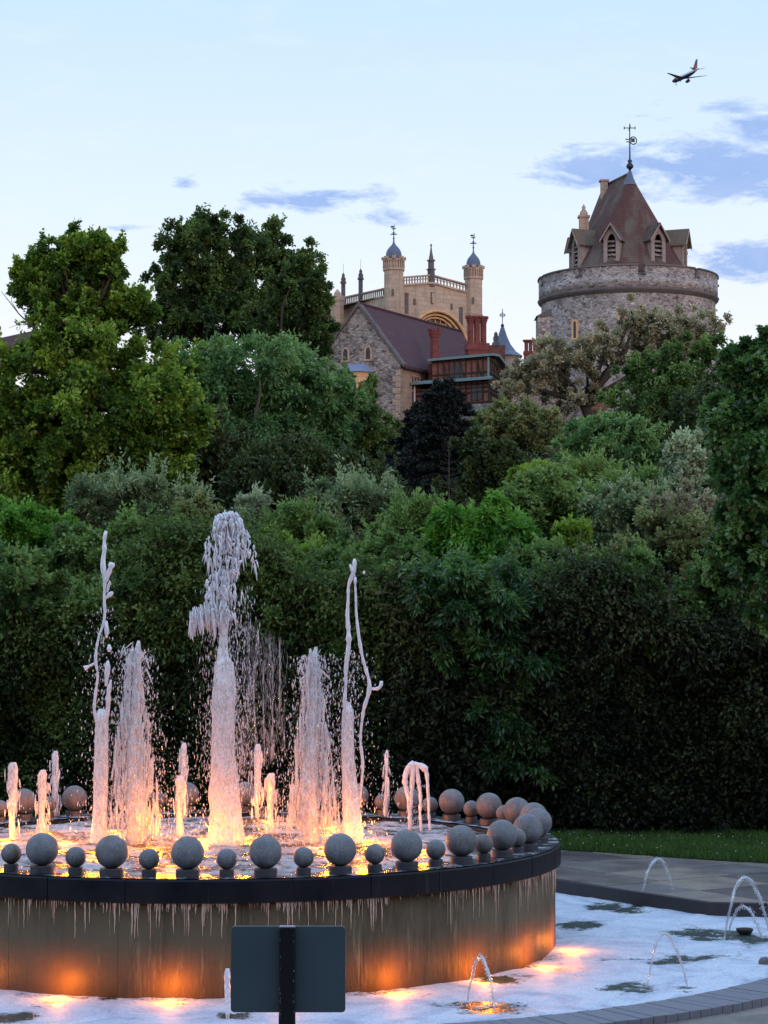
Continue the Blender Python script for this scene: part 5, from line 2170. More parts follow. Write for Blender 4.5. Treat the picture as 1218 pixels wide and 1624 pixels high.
veg('tree', 'feathery blue green tree with visible branches left of the gabled house', 'tree', TG,
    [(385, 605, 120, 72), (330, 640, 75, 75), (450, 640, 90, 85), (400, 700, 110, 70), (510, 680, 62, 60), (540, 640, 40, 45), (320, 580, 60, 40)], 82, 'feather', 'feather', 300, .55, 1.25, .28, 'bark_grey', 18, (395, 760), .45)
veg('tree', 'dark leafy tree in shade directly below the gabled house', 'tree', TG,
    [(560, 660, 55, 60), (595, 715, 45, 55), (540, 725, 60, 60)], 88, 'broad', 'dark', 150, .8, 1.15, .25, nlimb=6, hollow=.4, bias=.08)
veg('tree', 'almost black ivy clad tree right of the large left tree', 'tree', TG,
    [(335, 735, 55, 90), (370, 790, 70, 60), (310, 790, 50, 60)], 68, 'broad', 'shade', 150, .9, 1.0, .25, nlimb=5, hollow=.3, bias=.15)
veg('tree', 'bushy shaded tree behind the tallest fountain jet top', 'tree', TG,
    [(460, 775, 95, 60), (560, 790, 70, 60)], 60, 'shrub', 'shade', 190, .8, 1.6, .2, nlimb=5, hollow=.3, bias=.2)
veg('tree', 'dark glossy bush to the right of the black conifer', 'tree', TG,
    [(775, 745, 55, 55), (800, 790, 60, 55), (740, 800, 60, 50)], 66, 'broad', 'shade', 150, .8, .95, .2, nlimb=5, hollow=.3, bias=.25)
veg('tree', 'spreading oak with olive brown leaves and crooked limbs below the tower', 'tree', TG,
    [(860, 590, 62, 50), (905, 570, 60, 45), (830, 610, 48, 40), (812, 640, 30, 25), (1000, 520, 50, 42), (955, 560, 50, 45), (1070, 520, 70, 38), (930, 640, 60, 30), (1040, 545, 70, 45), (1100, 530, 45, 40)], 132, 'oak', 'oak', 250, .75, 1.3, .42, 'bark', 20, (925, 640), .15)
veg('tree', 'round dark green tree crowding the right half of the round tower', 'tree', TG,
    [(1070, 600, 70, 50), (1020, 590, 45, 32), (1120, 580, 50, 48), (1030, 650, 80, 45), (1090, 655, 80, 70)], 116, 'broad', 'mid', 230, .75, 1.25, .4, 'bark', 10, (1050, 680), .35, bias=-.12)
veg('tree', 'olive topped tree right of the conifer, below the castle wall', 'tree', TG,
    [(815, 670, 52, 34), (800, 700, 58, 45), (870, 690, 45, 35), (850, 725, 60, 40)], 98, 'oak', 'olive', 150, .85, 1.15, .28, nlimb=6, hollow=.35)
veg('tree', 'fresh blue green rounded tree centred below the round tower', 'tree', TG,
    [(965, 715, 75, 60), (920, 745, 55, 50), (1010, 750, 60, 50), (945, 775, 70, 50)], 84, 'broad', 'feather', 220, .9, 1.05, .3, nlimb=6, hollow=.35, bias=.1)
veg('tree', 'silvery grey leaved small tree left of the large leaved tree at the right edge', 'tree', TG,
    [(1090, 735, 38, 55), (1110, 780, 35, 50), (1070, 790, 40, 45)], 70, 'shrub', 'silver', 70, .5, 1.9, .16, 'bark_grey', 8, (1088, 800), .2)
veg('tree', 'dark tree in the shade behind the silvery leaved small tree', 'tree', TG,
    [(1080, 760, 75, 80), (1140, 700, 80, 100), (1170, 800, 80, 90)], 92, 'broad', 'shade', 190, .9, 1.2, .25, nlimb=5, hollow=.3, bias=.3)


# conifers
def conifer(label, px, pt, pb, Y, halfw, seed, bare=False):
    top, bot = at(px, pt, Y), at(px, pb, Y)
    z0 = hill(top.x, Y)
    root = empty('conifer', (top.x, Y, z0), label, 'tree', TG)
    H = top.z - bot.z
    rd = np.random.default_rng(seed)
    O, D, L, tt = [], [], [], []
    mb = MB()
    mb.tube([(top.x, Y, z0 - .2), (top.x, Y, bot.z), (top.x, Y, top.z)], [.22 if not bare else .026, .18 if not bare else .022, .008], 7)
    nb = 190 if not bare else 46
    for i in range(nb):
        t = (i + rd.random()) / nb
        a = i * 2.4 + rd.random()
        ln = halfw * Y / F * (.07 + .93 * t ** .95) * rd.uniform(.55, 1.25)
        z = top.z - H * t
        d = np.array([math.cos(a), math.sin(a), .12 if bare else .10 - .30 * t])
        p0 = np.array([top.x, Y, z])
        if bare:
            mb.tube([p0, p0 + d * ln * .6, p0 + d * ln + np.array([0, 0, .05])], [.012, .008, .004], 4)
            continue
        m = max(14, int(62 * ln))
        s = np.sqrt(rd.random(m))
        for q in s:
            O.append(p0 + d * ln * q + np.array([0, 0, -.10 * ln * q ** 2]))
            sd_ = np.array([-d[1], d[0], 0]) * rd.choice([-1, 1])
            D.append(d * .9 + sd_ * rd.uniform(.1, .8) + np.array([0, 0, rd.uniform(-.12, .15)]))
            L.append((.20 + .40 * (1 - q)) * rd.uniform(.7, 1.3) * min(1, .22 + ln * .55))
            tt.append(rd.normal(.42, .15))
    mb.build('trunk', MAT['bark'], root)
    if not bare:
        V, T, A = leaves_from_shoots(np.array(O), unit(np.array(D)), np.array(L), 8, .13, .055, .08, .40, np.array(tt))
        array_mesh('crown', V, T, FOL['conifer'], root, {'tint': A})
    return root


conifer('tall black green conifer standing in front of the timber framed house', 704, 604, 850, 74, 135, 3)
conifer('second darker conifer with a ragged tip left of the tall conifer', 668, 638, 860, 78, 112, 4)
conifer('thin bare young trunk with short dead twigs before the black conifer', 712, 700, 812, 52, 40, 5, True)

# ------------------------------------------------------------------ shrubs on the slope
veg('shrub', 'grey green willow like shrub with upright tips left of the tallest jet', 'shrub', SG,
    [(225, 800, 70, 42), (160, 800, 45, 40), (280, 820, 60, 40)], 36, 'willow', 'willow', 75, 1.0, 1.1, .07, nlimb=8, hollow=.3)
veg('shrub', 'pale olive bush peeping out beside the head of the tallest jet', 'shrub', SG,
    [(318, 835, 42, 42), (300, 870, 50, 40)], 33, 'shrub', 'olive', 52, .9, .9, .06, nlimb=5, hollow=.3)
veg('shrub', 'small whitish leaved bush right of the head of the tallest jet', 'shrub', SG,
    [(400, 808, 24, 28), (412, 850, 30, 30)], 40, 'willow', 'silver', 34, .8, 1.1, .05, nlimb=5, hollow=.3)
veg('shrub', 'fresh green bush at the far left above the hedge', 'shrub', SG,
    [(20, 850, 75, 48), (85, 865, 62, 45), (-40, 860, 60, 60), (30, 900, 90, 45)], 30, 'shrub', 'bright', 130, 1.0, .85, .07, nlimb=6, hollow=.35, bias=.0)
veg('shrub', 'mid green bush above the hedge between the left thin jet and the tall jet', 'shrub', SG,
    [(150, 880, 62, 50), (230, 870, 66, 45), (200, 920, 85, 45), (270, 905, 60, 50)], 29, 'shrub', 'mid', 130, 1.0, .85, .07, nlimb=6, hollow=.35, bias=.15)
veg('shrub', 'broad grey green willow like shrub with tall tips left of the conifers', 'shrub', SG,
    [(560, 805, 60, 42), (500, 840, 48, 45), (610, 830, 55, 45), (555, 870, 80, 40)], 35, 'willow', 'willow', 120, 1.0, 1.1, .07, nlimb=8, hollow=.3)
veg('shrub', 'yellow green bush right of the falling spray above the hedge', 'shrub', SG,
    [(440, 880, 40, 36), (480, 905, 60, 38), (425, 930, 50, 45)], 29, 'shrub', 'yellow', 68, .9, .85, .06, nlimb=5, hollow=.3, bias=-.05)
veg('shrub', 'mid green bush directly behind the right pair of thin jets', 'shrub', SG,
    [(560, 915, 75, 40), (630, 895, 60, 42), (520, 940, 60, 36)], 28.3, 'shrub', 'mid', 105, 1.0, .85, .06, nlimb=5, hollow=.35, bias=-.05)
veg('shrub', 'vivid green shrub with long divided leaves right of the conifers', 'shrub', SG,
    [(735, 845, 48, 45), (790, 845, 52, 48), (700, 885, 50, 40), (760, 900, 80, 50)], 29.5, 'pinnate', 'bright', 95, 1.2, 1.0, .07, nlimb=6, hollow=.35, bias=.05)
veg('shrub', 'mixed green bush on the slope right of the vivid green shrub', 'shrub', SG,
    [(880, 800, 65, 50), (840, 830, 45, 50), (930, 830, 60, 45)], 40, 'shrub', 'mid', 125, 1.0, 1.1, .07, nlimb=6, hollow=.35, bias=.2)
veg('shrub', 'small lime coloured bush in the middle of the right hand slope', 'shrub', SG,
    [(905, 855, 30, 30), (898, 885, 34, 30)], 34, 'shrub', 'yellow', 40, 1.0, .95, .05, nlimb=5, hollow=.3, bias=.12)
veg('shrub', 'grey green bush right of the lime coloured bush', 'shrub', SG,
    [(1000, 820, 65, 45), (960, 860, 50, 45), (1040, 850, 60, 45)], 37, 'shrub', 'willow', 125, 1.0, 1.0, .07, nlimb=6, hollow=.35, bias=-.02)
veg('shrub', 'brownish olive bush above the darkest part of the hedge', 'shrub', SG,
    [(1080, 870, 60, 50), (1010, 900, 65, 45), (930, 915, 70, 40), (1120, 910, 60, 50)], 29.5, 'shrub', 'olive', 150, 1.0, .85, .06, nlimb=6, hollow=.35, bias=-.1)
veg('shrub', 'olive green sprawling bush under the lime coloured bush', 'shrub', SG,
    [(860, 900, 60, 40), (830, 935, 60, 36)], 28.3, 'shrub', 'mid', 80, 1.0, .85, .06, nlimb=5, hollow=.3, bias=.05)
veg('shrub', 'yellowish sapling between the two blue green trees below the castle', 'shrub', SG,
    [(850, 770, 45, 35), (905, 785, 40, 30)], 55, 'fine', 'yellow', 60, .8, 1.0, .08, nlimb=6, hollow=.25, bias=-.1)


veg('shrub', 'tall light green sapling clump between the lime coloured bush and the rounded blue green tree', 'shrub', SG,
    [(960, 800, 45, 60), (915, 780, 35, 45), (1010, 790, 40, 50)], 46, 'willow', 'mid', 70, 1.0, 1.5, .06, nlimb=8, hollow=.25, bias=.25)
veg('shrub', 'brownish thin twigged shrub under the silvery leaved small tree', 'shrub', SG,
    [(1085, 830, 45, 55), (1120, 860, 40, 50)], 33, 'shrub', 'oak', 70, .8, .8, .05, 'bark_grey', nlimb=8, hollow=.2, bias=-.2)
veg('shrub', 'pale green upright shrub between the vivid green shrub and the conifers', 'shrub', SG,
    [(655, 850, 40, 50), (620, 880, 50, 45), (690, 830, 24, 30)], 31, 'willow', 'mid', 75, 1.0, 1.1, .05, nlimb=7, hollow=.25, bias=.1)
veg('shrub', 'light green loose shrub between the tallest jet and the feathery tree', 'shrub', SG,
    [(455, 850, 45, 40), (500, 870, 45, 40), (420, 885, 30, 35)], 31.5, 'willow', 'mid', 70, 1.0, 1.1, .05, nlimb=7, hollow=.25, bias=.12)


def undergrowth():
    """dark scrub that covers the bank under and between the trees"""
    n = 9000
    y = 27 + (rng.random(n) ** .75) * 118
    x = rng.uniform(-1, 1, n) * (y * .23 + 3)
    z = np.array([hill(a, b) for a, b in zip(x, y)])
    h = rng.uniform(.3, 1.6, n)
    O = np.c_[x, y, z + h * .3]
    D = unit(np.c_[rng.normal(0, .6, n), rng.normal(0, .6, n) - .25, np.full(n, 1.0)])
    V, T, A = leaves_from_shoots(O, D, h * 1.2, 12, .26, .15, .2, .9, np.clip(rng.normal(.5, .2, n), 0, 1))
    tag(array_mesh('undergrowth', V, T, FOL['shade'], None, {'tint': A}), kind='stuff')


undergrowth()


# ------------------------------------------------------------------ hedge
def hedge(name, label, x0, x1, y_front, htop, pal, nshoot, bias=0.0):
    root = empty(name, ((x0 + x1) / 2, y_front, 0), label, 'hedge')
    # twiggy inside
    mb = MB()
    m_ = 'bark'
    xs = np.linspace(x0 + .15, x1 - .15, max(8, int((x1 - x0) * 3)))
    for x in xs:
        for k in range(3):
            q = Vector((x + random.uniform(-.1, .1), y_front + .75 + random.uniform(-.3, .3), 0))
            pts = [q]
            for s in range(5):
                q = q + Vector((random.uniform(-.15, .15), random.uniform(-.12, .12), htop * .19))
                pts.append(q.copy())
            mb.tube(pts, [.03, .026, .022, .017, .012, .006], 4)
    mb.build('stems', MAT['bark'], root)
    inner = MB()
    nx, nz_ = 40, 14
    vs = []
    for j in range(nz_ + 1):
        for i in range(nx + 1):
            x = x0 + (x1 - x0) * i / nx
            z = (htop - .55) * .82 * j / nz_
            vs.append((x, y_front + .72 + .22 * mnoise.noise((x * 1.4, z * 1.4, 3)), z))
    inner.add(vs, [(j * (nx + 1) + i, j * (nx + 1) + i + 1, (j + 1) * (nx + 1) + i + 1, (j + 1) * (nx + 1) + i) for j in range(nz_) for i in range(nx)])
    inner.build('shade_core', plain('hedge depth', (.006, .008, .005), .95), root)  # near-black sheet standing in for the shade deep inside the hedge
    n = nshoot
    nf = int(n * .9)

    def hx(x_):
        return 1 + .42 * (fbm(np.c_[x_ * .75 + 40, x_ * 0, x_ * 0], 4) - .52) * 2
    x = rng.uniform(x0, x1, nf)
    z = htop * hx(x) * (rng.random(nf) ** .9)
    bulge = .62 * (fbm(np.c_[x * .9, z * .9, x * 0 + 7], 4) - .5) * 2
    dep = rng.random(nf) ** 1.6 * .42
    y = y_front + .12 + bulge * .8 + dep
    O = np.c_[x, y, z]
    D = unit(np.c_[rng.normal(0, .7, nf), -np.abs(rng.normal(.7, .4, nf)), rng.normal(.1, .7, nf)])
    nt = n - nf
    xt = rng.uniform(x0, x1, nt)
    yt = y_front + rng.uniform(0, 1.4, nt)
    zt = htop * hx(xt) + .45 * (fbm(np.c_[xt * 1.0, yt * 1.0, xt * 0], 4) - .5) * 2 - .1 + .5 * rng.random(nt) ** 4
    O = np.r_[O, np.c_[xt, yt, zt]]
    D = np.r_[D, unit(np.c_[rng.normal(0, .5, nt), rng.normal(-.2, .5, nt), np.full(nt, 1.0)])]
    L = rng.uniform(.10, .30, n)
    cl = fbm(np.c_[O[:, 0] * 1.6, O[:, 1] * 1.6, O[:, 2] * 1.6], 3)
    up_ = np.clip(O[:, 2] / htop - .45 + (fbm(np.c_[O[:, 0] * .8, O[:, 2] * .5, O[:, 0] * 0], 3) - .5) * .9, -.25, .6)  # shade at the hedge foot put into leaf tint; fresher green towards the top
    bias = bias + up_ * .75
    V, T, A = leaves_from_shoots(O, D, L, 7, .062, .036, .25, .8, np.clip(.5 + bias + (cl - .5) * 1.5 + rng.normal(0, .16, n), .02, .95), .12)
    # loose leafy sprays that spill out of the clipped face, thick at the top and rarer lower down
    m = 9000
    xs_ = rng.uniform(x0, x1, m)
    zs_ = htop * hx(xs_) * (1.06 - 1.0 * rng.random(m) ** 1.2)
    keep = fbm(np.c_[xs_ * 1.3, zs_ * 1.0, xs_ * 0 + 31], 4) > (.60 - .24 * np.clip(zs_ / htop, 0, 1) ** 1.5)
    xs_, zs_ = xs_[keep], zs_[keep]
    m = len(xs_)
    O2 = np.c_[xs_, np.full(m, y_front - .02) + rng.uniform(-.12, .2, m), zs_]
    D2 = unit(np.c_[rng.normal(0, .6, m), -np.abs(rng.normal(.6, .3, m)), rng.normal(.35, .5, m)])
    sp = leaves_from_shoots(O2, D2, rng.uniform(.18, .48, m), 11, .075, .036, .45, .6, np.clip(.42 + (zs_ / htop - .6) * .7 + (vnoise(np.c_[xs_ * 2, zs_ * 2, xs_ * 0]) - .5) * .5, .03, .95), .12)  # spray tint also darkens downwards, painting the shaded foot
    V, T, A = merge([(V, T, A), sp])
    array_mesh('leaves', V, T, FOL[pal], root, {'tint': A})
    return root


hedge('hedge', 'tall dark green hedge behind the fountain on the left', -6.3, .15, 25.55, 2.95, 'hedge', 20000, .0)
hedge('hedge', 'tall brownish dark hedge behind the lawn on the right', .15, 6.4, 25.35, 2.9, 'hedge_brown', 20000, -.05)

# green climbers / shrubs hanging over the hedge front
veg('shrub', 'green shrub with long drooping divided leaves spilling down over the hedge right of centre', 'shrub', None,
    [(760, 960, 95, 60), (700, 930, 70, 45), (810, 1040, 70, 60), (740, 1030, 60, 60), (800, 1120, 55, 60), (820, 1200, 50, 50)], 25.3, 'pinnate', 'glossy', 150, .8, .75, .012, nlimb=3, hollow=.2, bias=-.12)
veg('shrub', 'leafy green shrub growing in front of the hedge behind the right thin jets', 'shrub', None,
    [(600, 960, 80, 50), (540, 1000, 70, 50), (640, 1010, 55, 50)], 25.7, 'shrub', 'mid', 110, .9, .75, .015, nlimb=3, hollow=.2, bias=-.1)
veg('shrub', 'dull green overgrown bush on the hedge top between left jets', 'shrub', None,
    [(30, 945, 90, 60), (135, 985, 70, 60), (245, 935, 75, 55), (330, 975, 60, 60), (415, 950, 60, 70)], 25.7, 'shrub', 'mid', 190, .9, .75, .05, nlimb=5, hollow=.2, bias=-.04)
veg('shrub', 'dark overgrown bush on the hedge top at the right', 'shrub', None,
    [(885, 965, 70, 60), (980, 925, 80, 50), (1060, 985, 60, 55), (1140, 945, 70, 50)], 25.7, 'shrub', 'mid', 170, .9, .75, .05, nlimb=5, hollow=.2, bias=-.2)


# elder flowers
def elder_flowers():
    mb = MB()
    for px, py in ((592, 915), (605, 938), (622, 965), (608, 958), (635, 985), (600, 940), (578, 905), (318, 870), (305, 862), (280, 855), (612, 1020), (1100, 755)):
        c = at(px + random.uniform(-3, 3), py, 25.0 if py > 890 else 28.6)
        for k in range(26):
            a, r = random.uniform(0, 6.28), random.random() ** .5 * .085
            q = c + Vector((r * math.cos(a), r * math.sin(a) * .7, random.uniform(-.01, .01) - r * .2))
            s = .011
            mb.add([q + Vector((s, 0, 0)), q + Vector((0, -s, s * .4)), q + Vector((-s, 0, 0)), q + Vector((0, s, .4 * s))], [(0, 1, 2, 3)])
    tag(mb.build('elder_blossom', plain('cream blossom', (.42, .42, .30), .8)), kind='stuff')


elder_flowers()

# ------------------------------------------------------------------ near tree at the right edge
veg('tree', 'near tree with large glossy leaves hanging into the right edge', 'tree', TG,
    [(1205, 700, 85, 80), (1215, 610, 62, 55), (1185, 575, 38, 36), (1222, 540, 24, 30), (1225, 800, 90, 70), (1215, 880, 80, 60), (1245, 960, 60, 45), (1150, 660, 36, 36)], 21.5, 'large', 'glossy', 330, .8, .95, .16, nlimb=14, hollow=.1, base_px=1330, fork=(1290, 760), bias=.06)

# =================================================================== THE FOUNTAIN
fountain = empty('fountain', (CX, CYY, WZ), 'raised round fountain basin with dark stone rim and brown streaked wall', 'fountain')
NP = 20
for i in range(NP):
    a0 = 2 * math.pi * i / NP + .13
    a1 = a0 + 2 * math.pi / NP
    g = .0005
    MB().lathe([(R_WALL - .06, -.5), (R_WALL, -.5), (R_WALL, BAND_Z + .002), (R_WALL - .06, BAND_Z + .002)], (CX, CYY, 0), 16, a0 + g, a1 - g, True, True).build('wall_panel', MAT['basin_wall'], fountain)
MB().lathe([(R_WALL - .07, -.5), (R_WALL - .05, -.49), (R_WALL - .05, BAND_Z)], (CX, CYY, 0), 96).build('wall_core', plain('wall joint dark', (.012, .01, .008), .8), fountain)
DA = 2 * math.pi / 30
A0 = -.430
for i in range(30):
    # stones cut so that each joint falls between balls
    a0 = -math.pi / 2 + A0 + DA * (i + .28)
    a1 = a0 + DA
    g = .0012
    j = random.uniform(-.003, .003)
    b = .012
    prof = [(R_IN, BAND_Z - .12), (R_RIM + j, BAND_Z), (R_RIM + j, RIM_Z - b), (R_RIM + j - b, RIM_Z), (R_IN + b, RIM_Z - .004), (R_IN, RIM_Z - b)]
    MB().lathe(prof, (CX, CYY, 0), 8, a0 + g, a1 - g, False, True).build('coping_stone', MAT['wet_rim'], fountain)
MB().lathe([(R_IN + .005, BAND_Z - .1), (R_RIM - .012, BAND_Z + .004), (R_RIM - .012, RIM_Z - .016), (R_IN + .01, RIM_Z - .02)], (CX, CYY, 0), 120, smooth=False, closed=True).build('coping_bed', MAT['mortar'], fountain)
MB().lathe([(.01, .3), (R_IN + .02, .3), (R_IN + .02, BAND_Z)], (CX, CYY, 0), 60).build('basin_floor', MAT['mortar'], fountain)

# limescale runs under the rim
mb = MB()
rdm = random.Random(21)
cl = [rdm.uniform(0, 2 * math.pi) for _ in range(70)]
for i in range(1500):
    a = (rdm.choice(cl) + rdm.gauss(0, .035)) if i < 1150 else rdm.uniform(0, 2 * math.pi)
    ln = rdm.uniform(.015, .08) if rdm.random() < .78 else rdm.uniform(.09, .27)
    w = rdm.uniform(.0012, .0048) * (1 + ln * 2)
    r = R_WALL + .0035
    z0 = BAND_Z + rdm.uniform(-.01, .0)
    vs, fs = [], []
    n = 6
    for k in range(n):
        t = k / (n - 1)
        ww = w * (1 - t ** 1.5 * .8) * rdm.uniform(.7, 1.25) / r
        aj = a + rdm.uniform(-.001, .001)
        z = z0 - ln * t
        th = .0025 * (1 - t) + .0008
        vs += [(CX + r * math.cos(aj - ww), CYY + r * math.sin(aj - ww), z), (CX + (r + th) * math.cos(aj), CYY + (r + th) * math.sin(aj), z), (CX + r * math.cos(aj + ww), CYY + r * math.sin(aj + ww), z)]
    for k in range(n - 1):
        fs += [(3 * k, 3 * k + 1, 3 * k + 4, 3 * k + 3), (3 * k + 1, 3 * k + 2, 3 * k + 5, 3 * k + 4)]
    mb.add(vs, fs)
tag(mb.build('limescale', MAT['lime'], fountain), kind='stuff')


# churning water in the raised basin, and the film that runs over the rim
def basin_water():
    na, nr = 420, 110
    A = np.linspace(0, 2 * np.pi, na, endpoint=False)
    t = np.linspace(0.0, 1, nr)
    r = .02 + (R_IN + .03 - .02) * t
    X = CX + r[None, :] * np.cos(A)[:, None]
    Y = CYY + r[None, :] * np.sin(A)[:, None]
    P = np.c_[X.ravel(), Y.ravel(), np.zeros(X.size)]
    f = fbm(P * 4.5, 5)
    hh = fbm(P * 7 + 3, 4)
    foam = .62 + (f - .5) * 1.2
    Z = BW_Z + .045 * (hh - .5) + .02 * (fbm(P * 18, 3) - .5)
    V = np.c_[P[:, 0], P[:, 1], Z]
    I = np.arange(na * nr).reshape(na, nr)
    J = np.roll(I, -1, 0)
    T = np.stack([I[:, :-1], J[:, :-1], J[:, 1:], I[:, 1:]], -1).reshape(-1, 4)
    tag(array_mesh('basin_water', V, T, MAT['basin_water'], None, {'foam': foam}, True), kind='structure')
    # thin film on the rim
    mbv = []
    na, nr = 720, 16
    A = np.linspace(0, 2 * np.pi, na, endpoint=False)
    r = np.linspace(R_IN + .01, R_RIM - .016, nr)
    X = CX + r[None, :] * np.cos(A)[:, None]
    Y = CYY + r[None, :] * np.sin(A)[:, None]
    P = np.c_[X.ravel(), Y.ravel(), np.zeros(X.size)]
    f = fbm(P * 9, 5)
    foam = .30 + (f - .5) * 1.5 + .35 * (1 - np.tile(np.linspace(0, 1, nr), na))
    Z = RIM_Z + .004 + .006 * fbm(P * 14, 3)
    V = np.c_[P[:, 0], P[:, 1], Z]
    I = np.arange(na * nr).reshape(na, nr)
    J = np.roll(I, -1, 0)
    T = np.stack([I[:, :-1], J[:, :-1], J[:, 1:], I[:, 1:]], -1).reshape(-1, 4)
    tag(array_mesh('rim_water_film', V, T, watery('rim film', (.012, .014, .018), (.62, .66, .74), -.25, .8), None, {'foam': foam}, True), kind='structure')


basin_water()

# ------------------------------------------------------------------ the sixty balls
RB, RS = .118, .074
R_BALL = 2.66


def ball_proto(r, hp, name):
    root = bpy.data.objects.new(name, None)
    col.objects.link(root)
    rp = r * .72
    mb = MB()
    mb.lathe([(rp, -.01), (rp, hp - .006), (rp - .006, hp), (.01, hp)], (0, 0, 0), 28)
    for q in range(len(mb.sm)):
        mb.sm[q] = False
    pl = mb.build('plinth', MAT['plinth'], root, True)
    mb = MB()
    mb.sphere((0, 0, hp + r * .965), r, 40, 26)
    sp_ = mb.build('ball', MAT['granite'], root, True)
    return root, pl, sp_


protos = {0: ball_proto(RB, .055, 'granite_ball'), 1: ball_proto(RS, .052, 'granite_ball')}
used = {0: False, 1: False}
ORD = ['first', 'second', 'third', 'fourth', 'fifth', 'sixth', 'seventh', 'eighth', 'ninth', 'tenth', 'eleventh', 'twelfth', 'thirteenth', 'fourteenth', 'fifteenth']
front_big = {0: 'large granite ball at the left edge of the near rim, right of a small one', }
balls = []
for i in range(60):
    k = i / 2.0
    ang = A0 + DA * k
    x = CX + R_BALL * math.sin(ang)
    y = CYY - R_BALL * math.cos(ang)
    px = 609 + F * x / y
    balls.append((i, ang, x, y, px))
vis = [b for b in balls if b[4] > -45]
nearL = sorted([b for b in vis if b[3] < CYY - .35], key=lambda b: b[4])
farL = sorted([b for b in vis if b[3] >= CYY - .35], key=lambda b: b[4])
labels = {}
for rowname, row in (('near', nearL), ('far', farL)):
    for s in (0, 1):
        rr = [b for b in row if b[0] % 2 == s]
        for q, b in enumerate(rr):
            size = ('large', 'small')[s]
            if rowname == 'near':
                labels[b[0]] = '%s grey granite ball, %s %s one from the left along the near rim' % (size, ORD[q], size)
            else:
                labels[b[0]] = '%s grey granite ball on the far rim, %s %s one counted from the right' % (size, ORD[len(rr) - 1 - q], size)
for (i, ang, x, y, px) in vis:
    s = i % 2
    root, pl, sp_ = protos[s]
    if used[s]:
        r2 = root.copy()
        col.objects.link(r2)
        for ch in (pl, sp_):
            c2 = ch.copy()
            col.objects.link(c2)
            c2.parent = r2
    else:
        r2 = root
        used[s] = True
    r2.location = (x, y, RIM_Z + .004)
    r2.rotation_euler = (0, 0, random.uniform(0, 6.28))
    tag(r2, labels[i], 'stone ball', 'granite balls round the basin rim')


# ------------------------------------------------------------------ orange lamps
def lamp(x, y, z, label, group, power, r=.07, up=.05, rad=.03):
    root = empty('underwater_lamp', (x, y, z - .05), label, 'lamp', group)
    MB().lathe([(r * .8, -.08), (r, -.04), (r, .0), (r * .82, .008), (r * .82, -.01)], (x, y, z - .05), 20).build('lamp_housing', MAT['bronze'], root)
    MB().lathe([(.001, .012), (r * .5, .008), (r * .8, -.004)], (x, y, z - .05), 20).build('lamp_lens', MAT['lens'], root)
    ld = bpy.data.lights.new('lamp_light', 'POINT')
    ld.energy = power
    ld.color = (1.0, .25, .010)
    ld.shadow_soft_size = rad
    lo = bpy.data.objects.new('lamp_light', ld)
    col.objects.link(lo)
    lo.parent = root
    lo.location = (0, 0, .05 + up)
    return root


for k, (deg, lb) in enumerate(((-34.5, 'orange lamp at the wall foot just beyond the left edge'), (-18.3, 'orange lamp at the foot of the wall nearest the left edge'),
                               (-2.4, 'orange lamp at the foot of the wall left of the sign'), (13.6, 'orange lamp at the foot of the wall behind the sign'),
                               (29.8, 'orange lamp at the foot of the wall right of the sign'), (46, 'orange lamp at the wall foot beside the nearest water arch'),
                               (62, 'orange lamp at the wall foot where the wall curves away'), (78, 'orange lamp at the far right foot of the basin wall'))):
    a = R(deg)
    rr = R_WALL + .16
    lamp(CX + rr * math.sin(a), CYY - rr * math.cos(a), WZ + .035, lb, 'orange lamps round the foot of the basin wall', 5.8, .11, .05)

BL = []
for px, py, pw, lb in ((8, 1333, 5, 'at the far left edge'), (75, 1322, 4, 'between the two short left jets'), (104, 1336, 5, 'left of the left thin jet'), (147, 1352, 3, 'just in front of the left thin jet'),
                       (185, 1320, 8, 'between left thin jet and left wide jet'), (245, 1345, 7, 'right of the left wide jet'), (325, 1332, 12, 'left of the tallest jet'), (385, 1332, 12, 'right of the tallest jet'),
                       (272, 1374, 2, 'near the front rim left of centre'), (425, 1302, 5, 'behind and right of the tallest jet'), (523, 1312, 9, 'between the two right tall jets, rear'), (585, 1336, 9, 'right of the right thin jets'),
                       (520, 1345, 5, 'in front of the right wide jet'), (572, 1364, 3, 'near the front rim right of centre'), (672, 1350, 2.5, 'beside the small balls at the right')):
    p = ground_at(px, py, BW_Z)
    lamp(p.x, p.y, BW_Z + .045, 'orange lamp in the raised basin ' + lb, 'orange lamps in the raised basin', pw * 2.0, .08, .05)


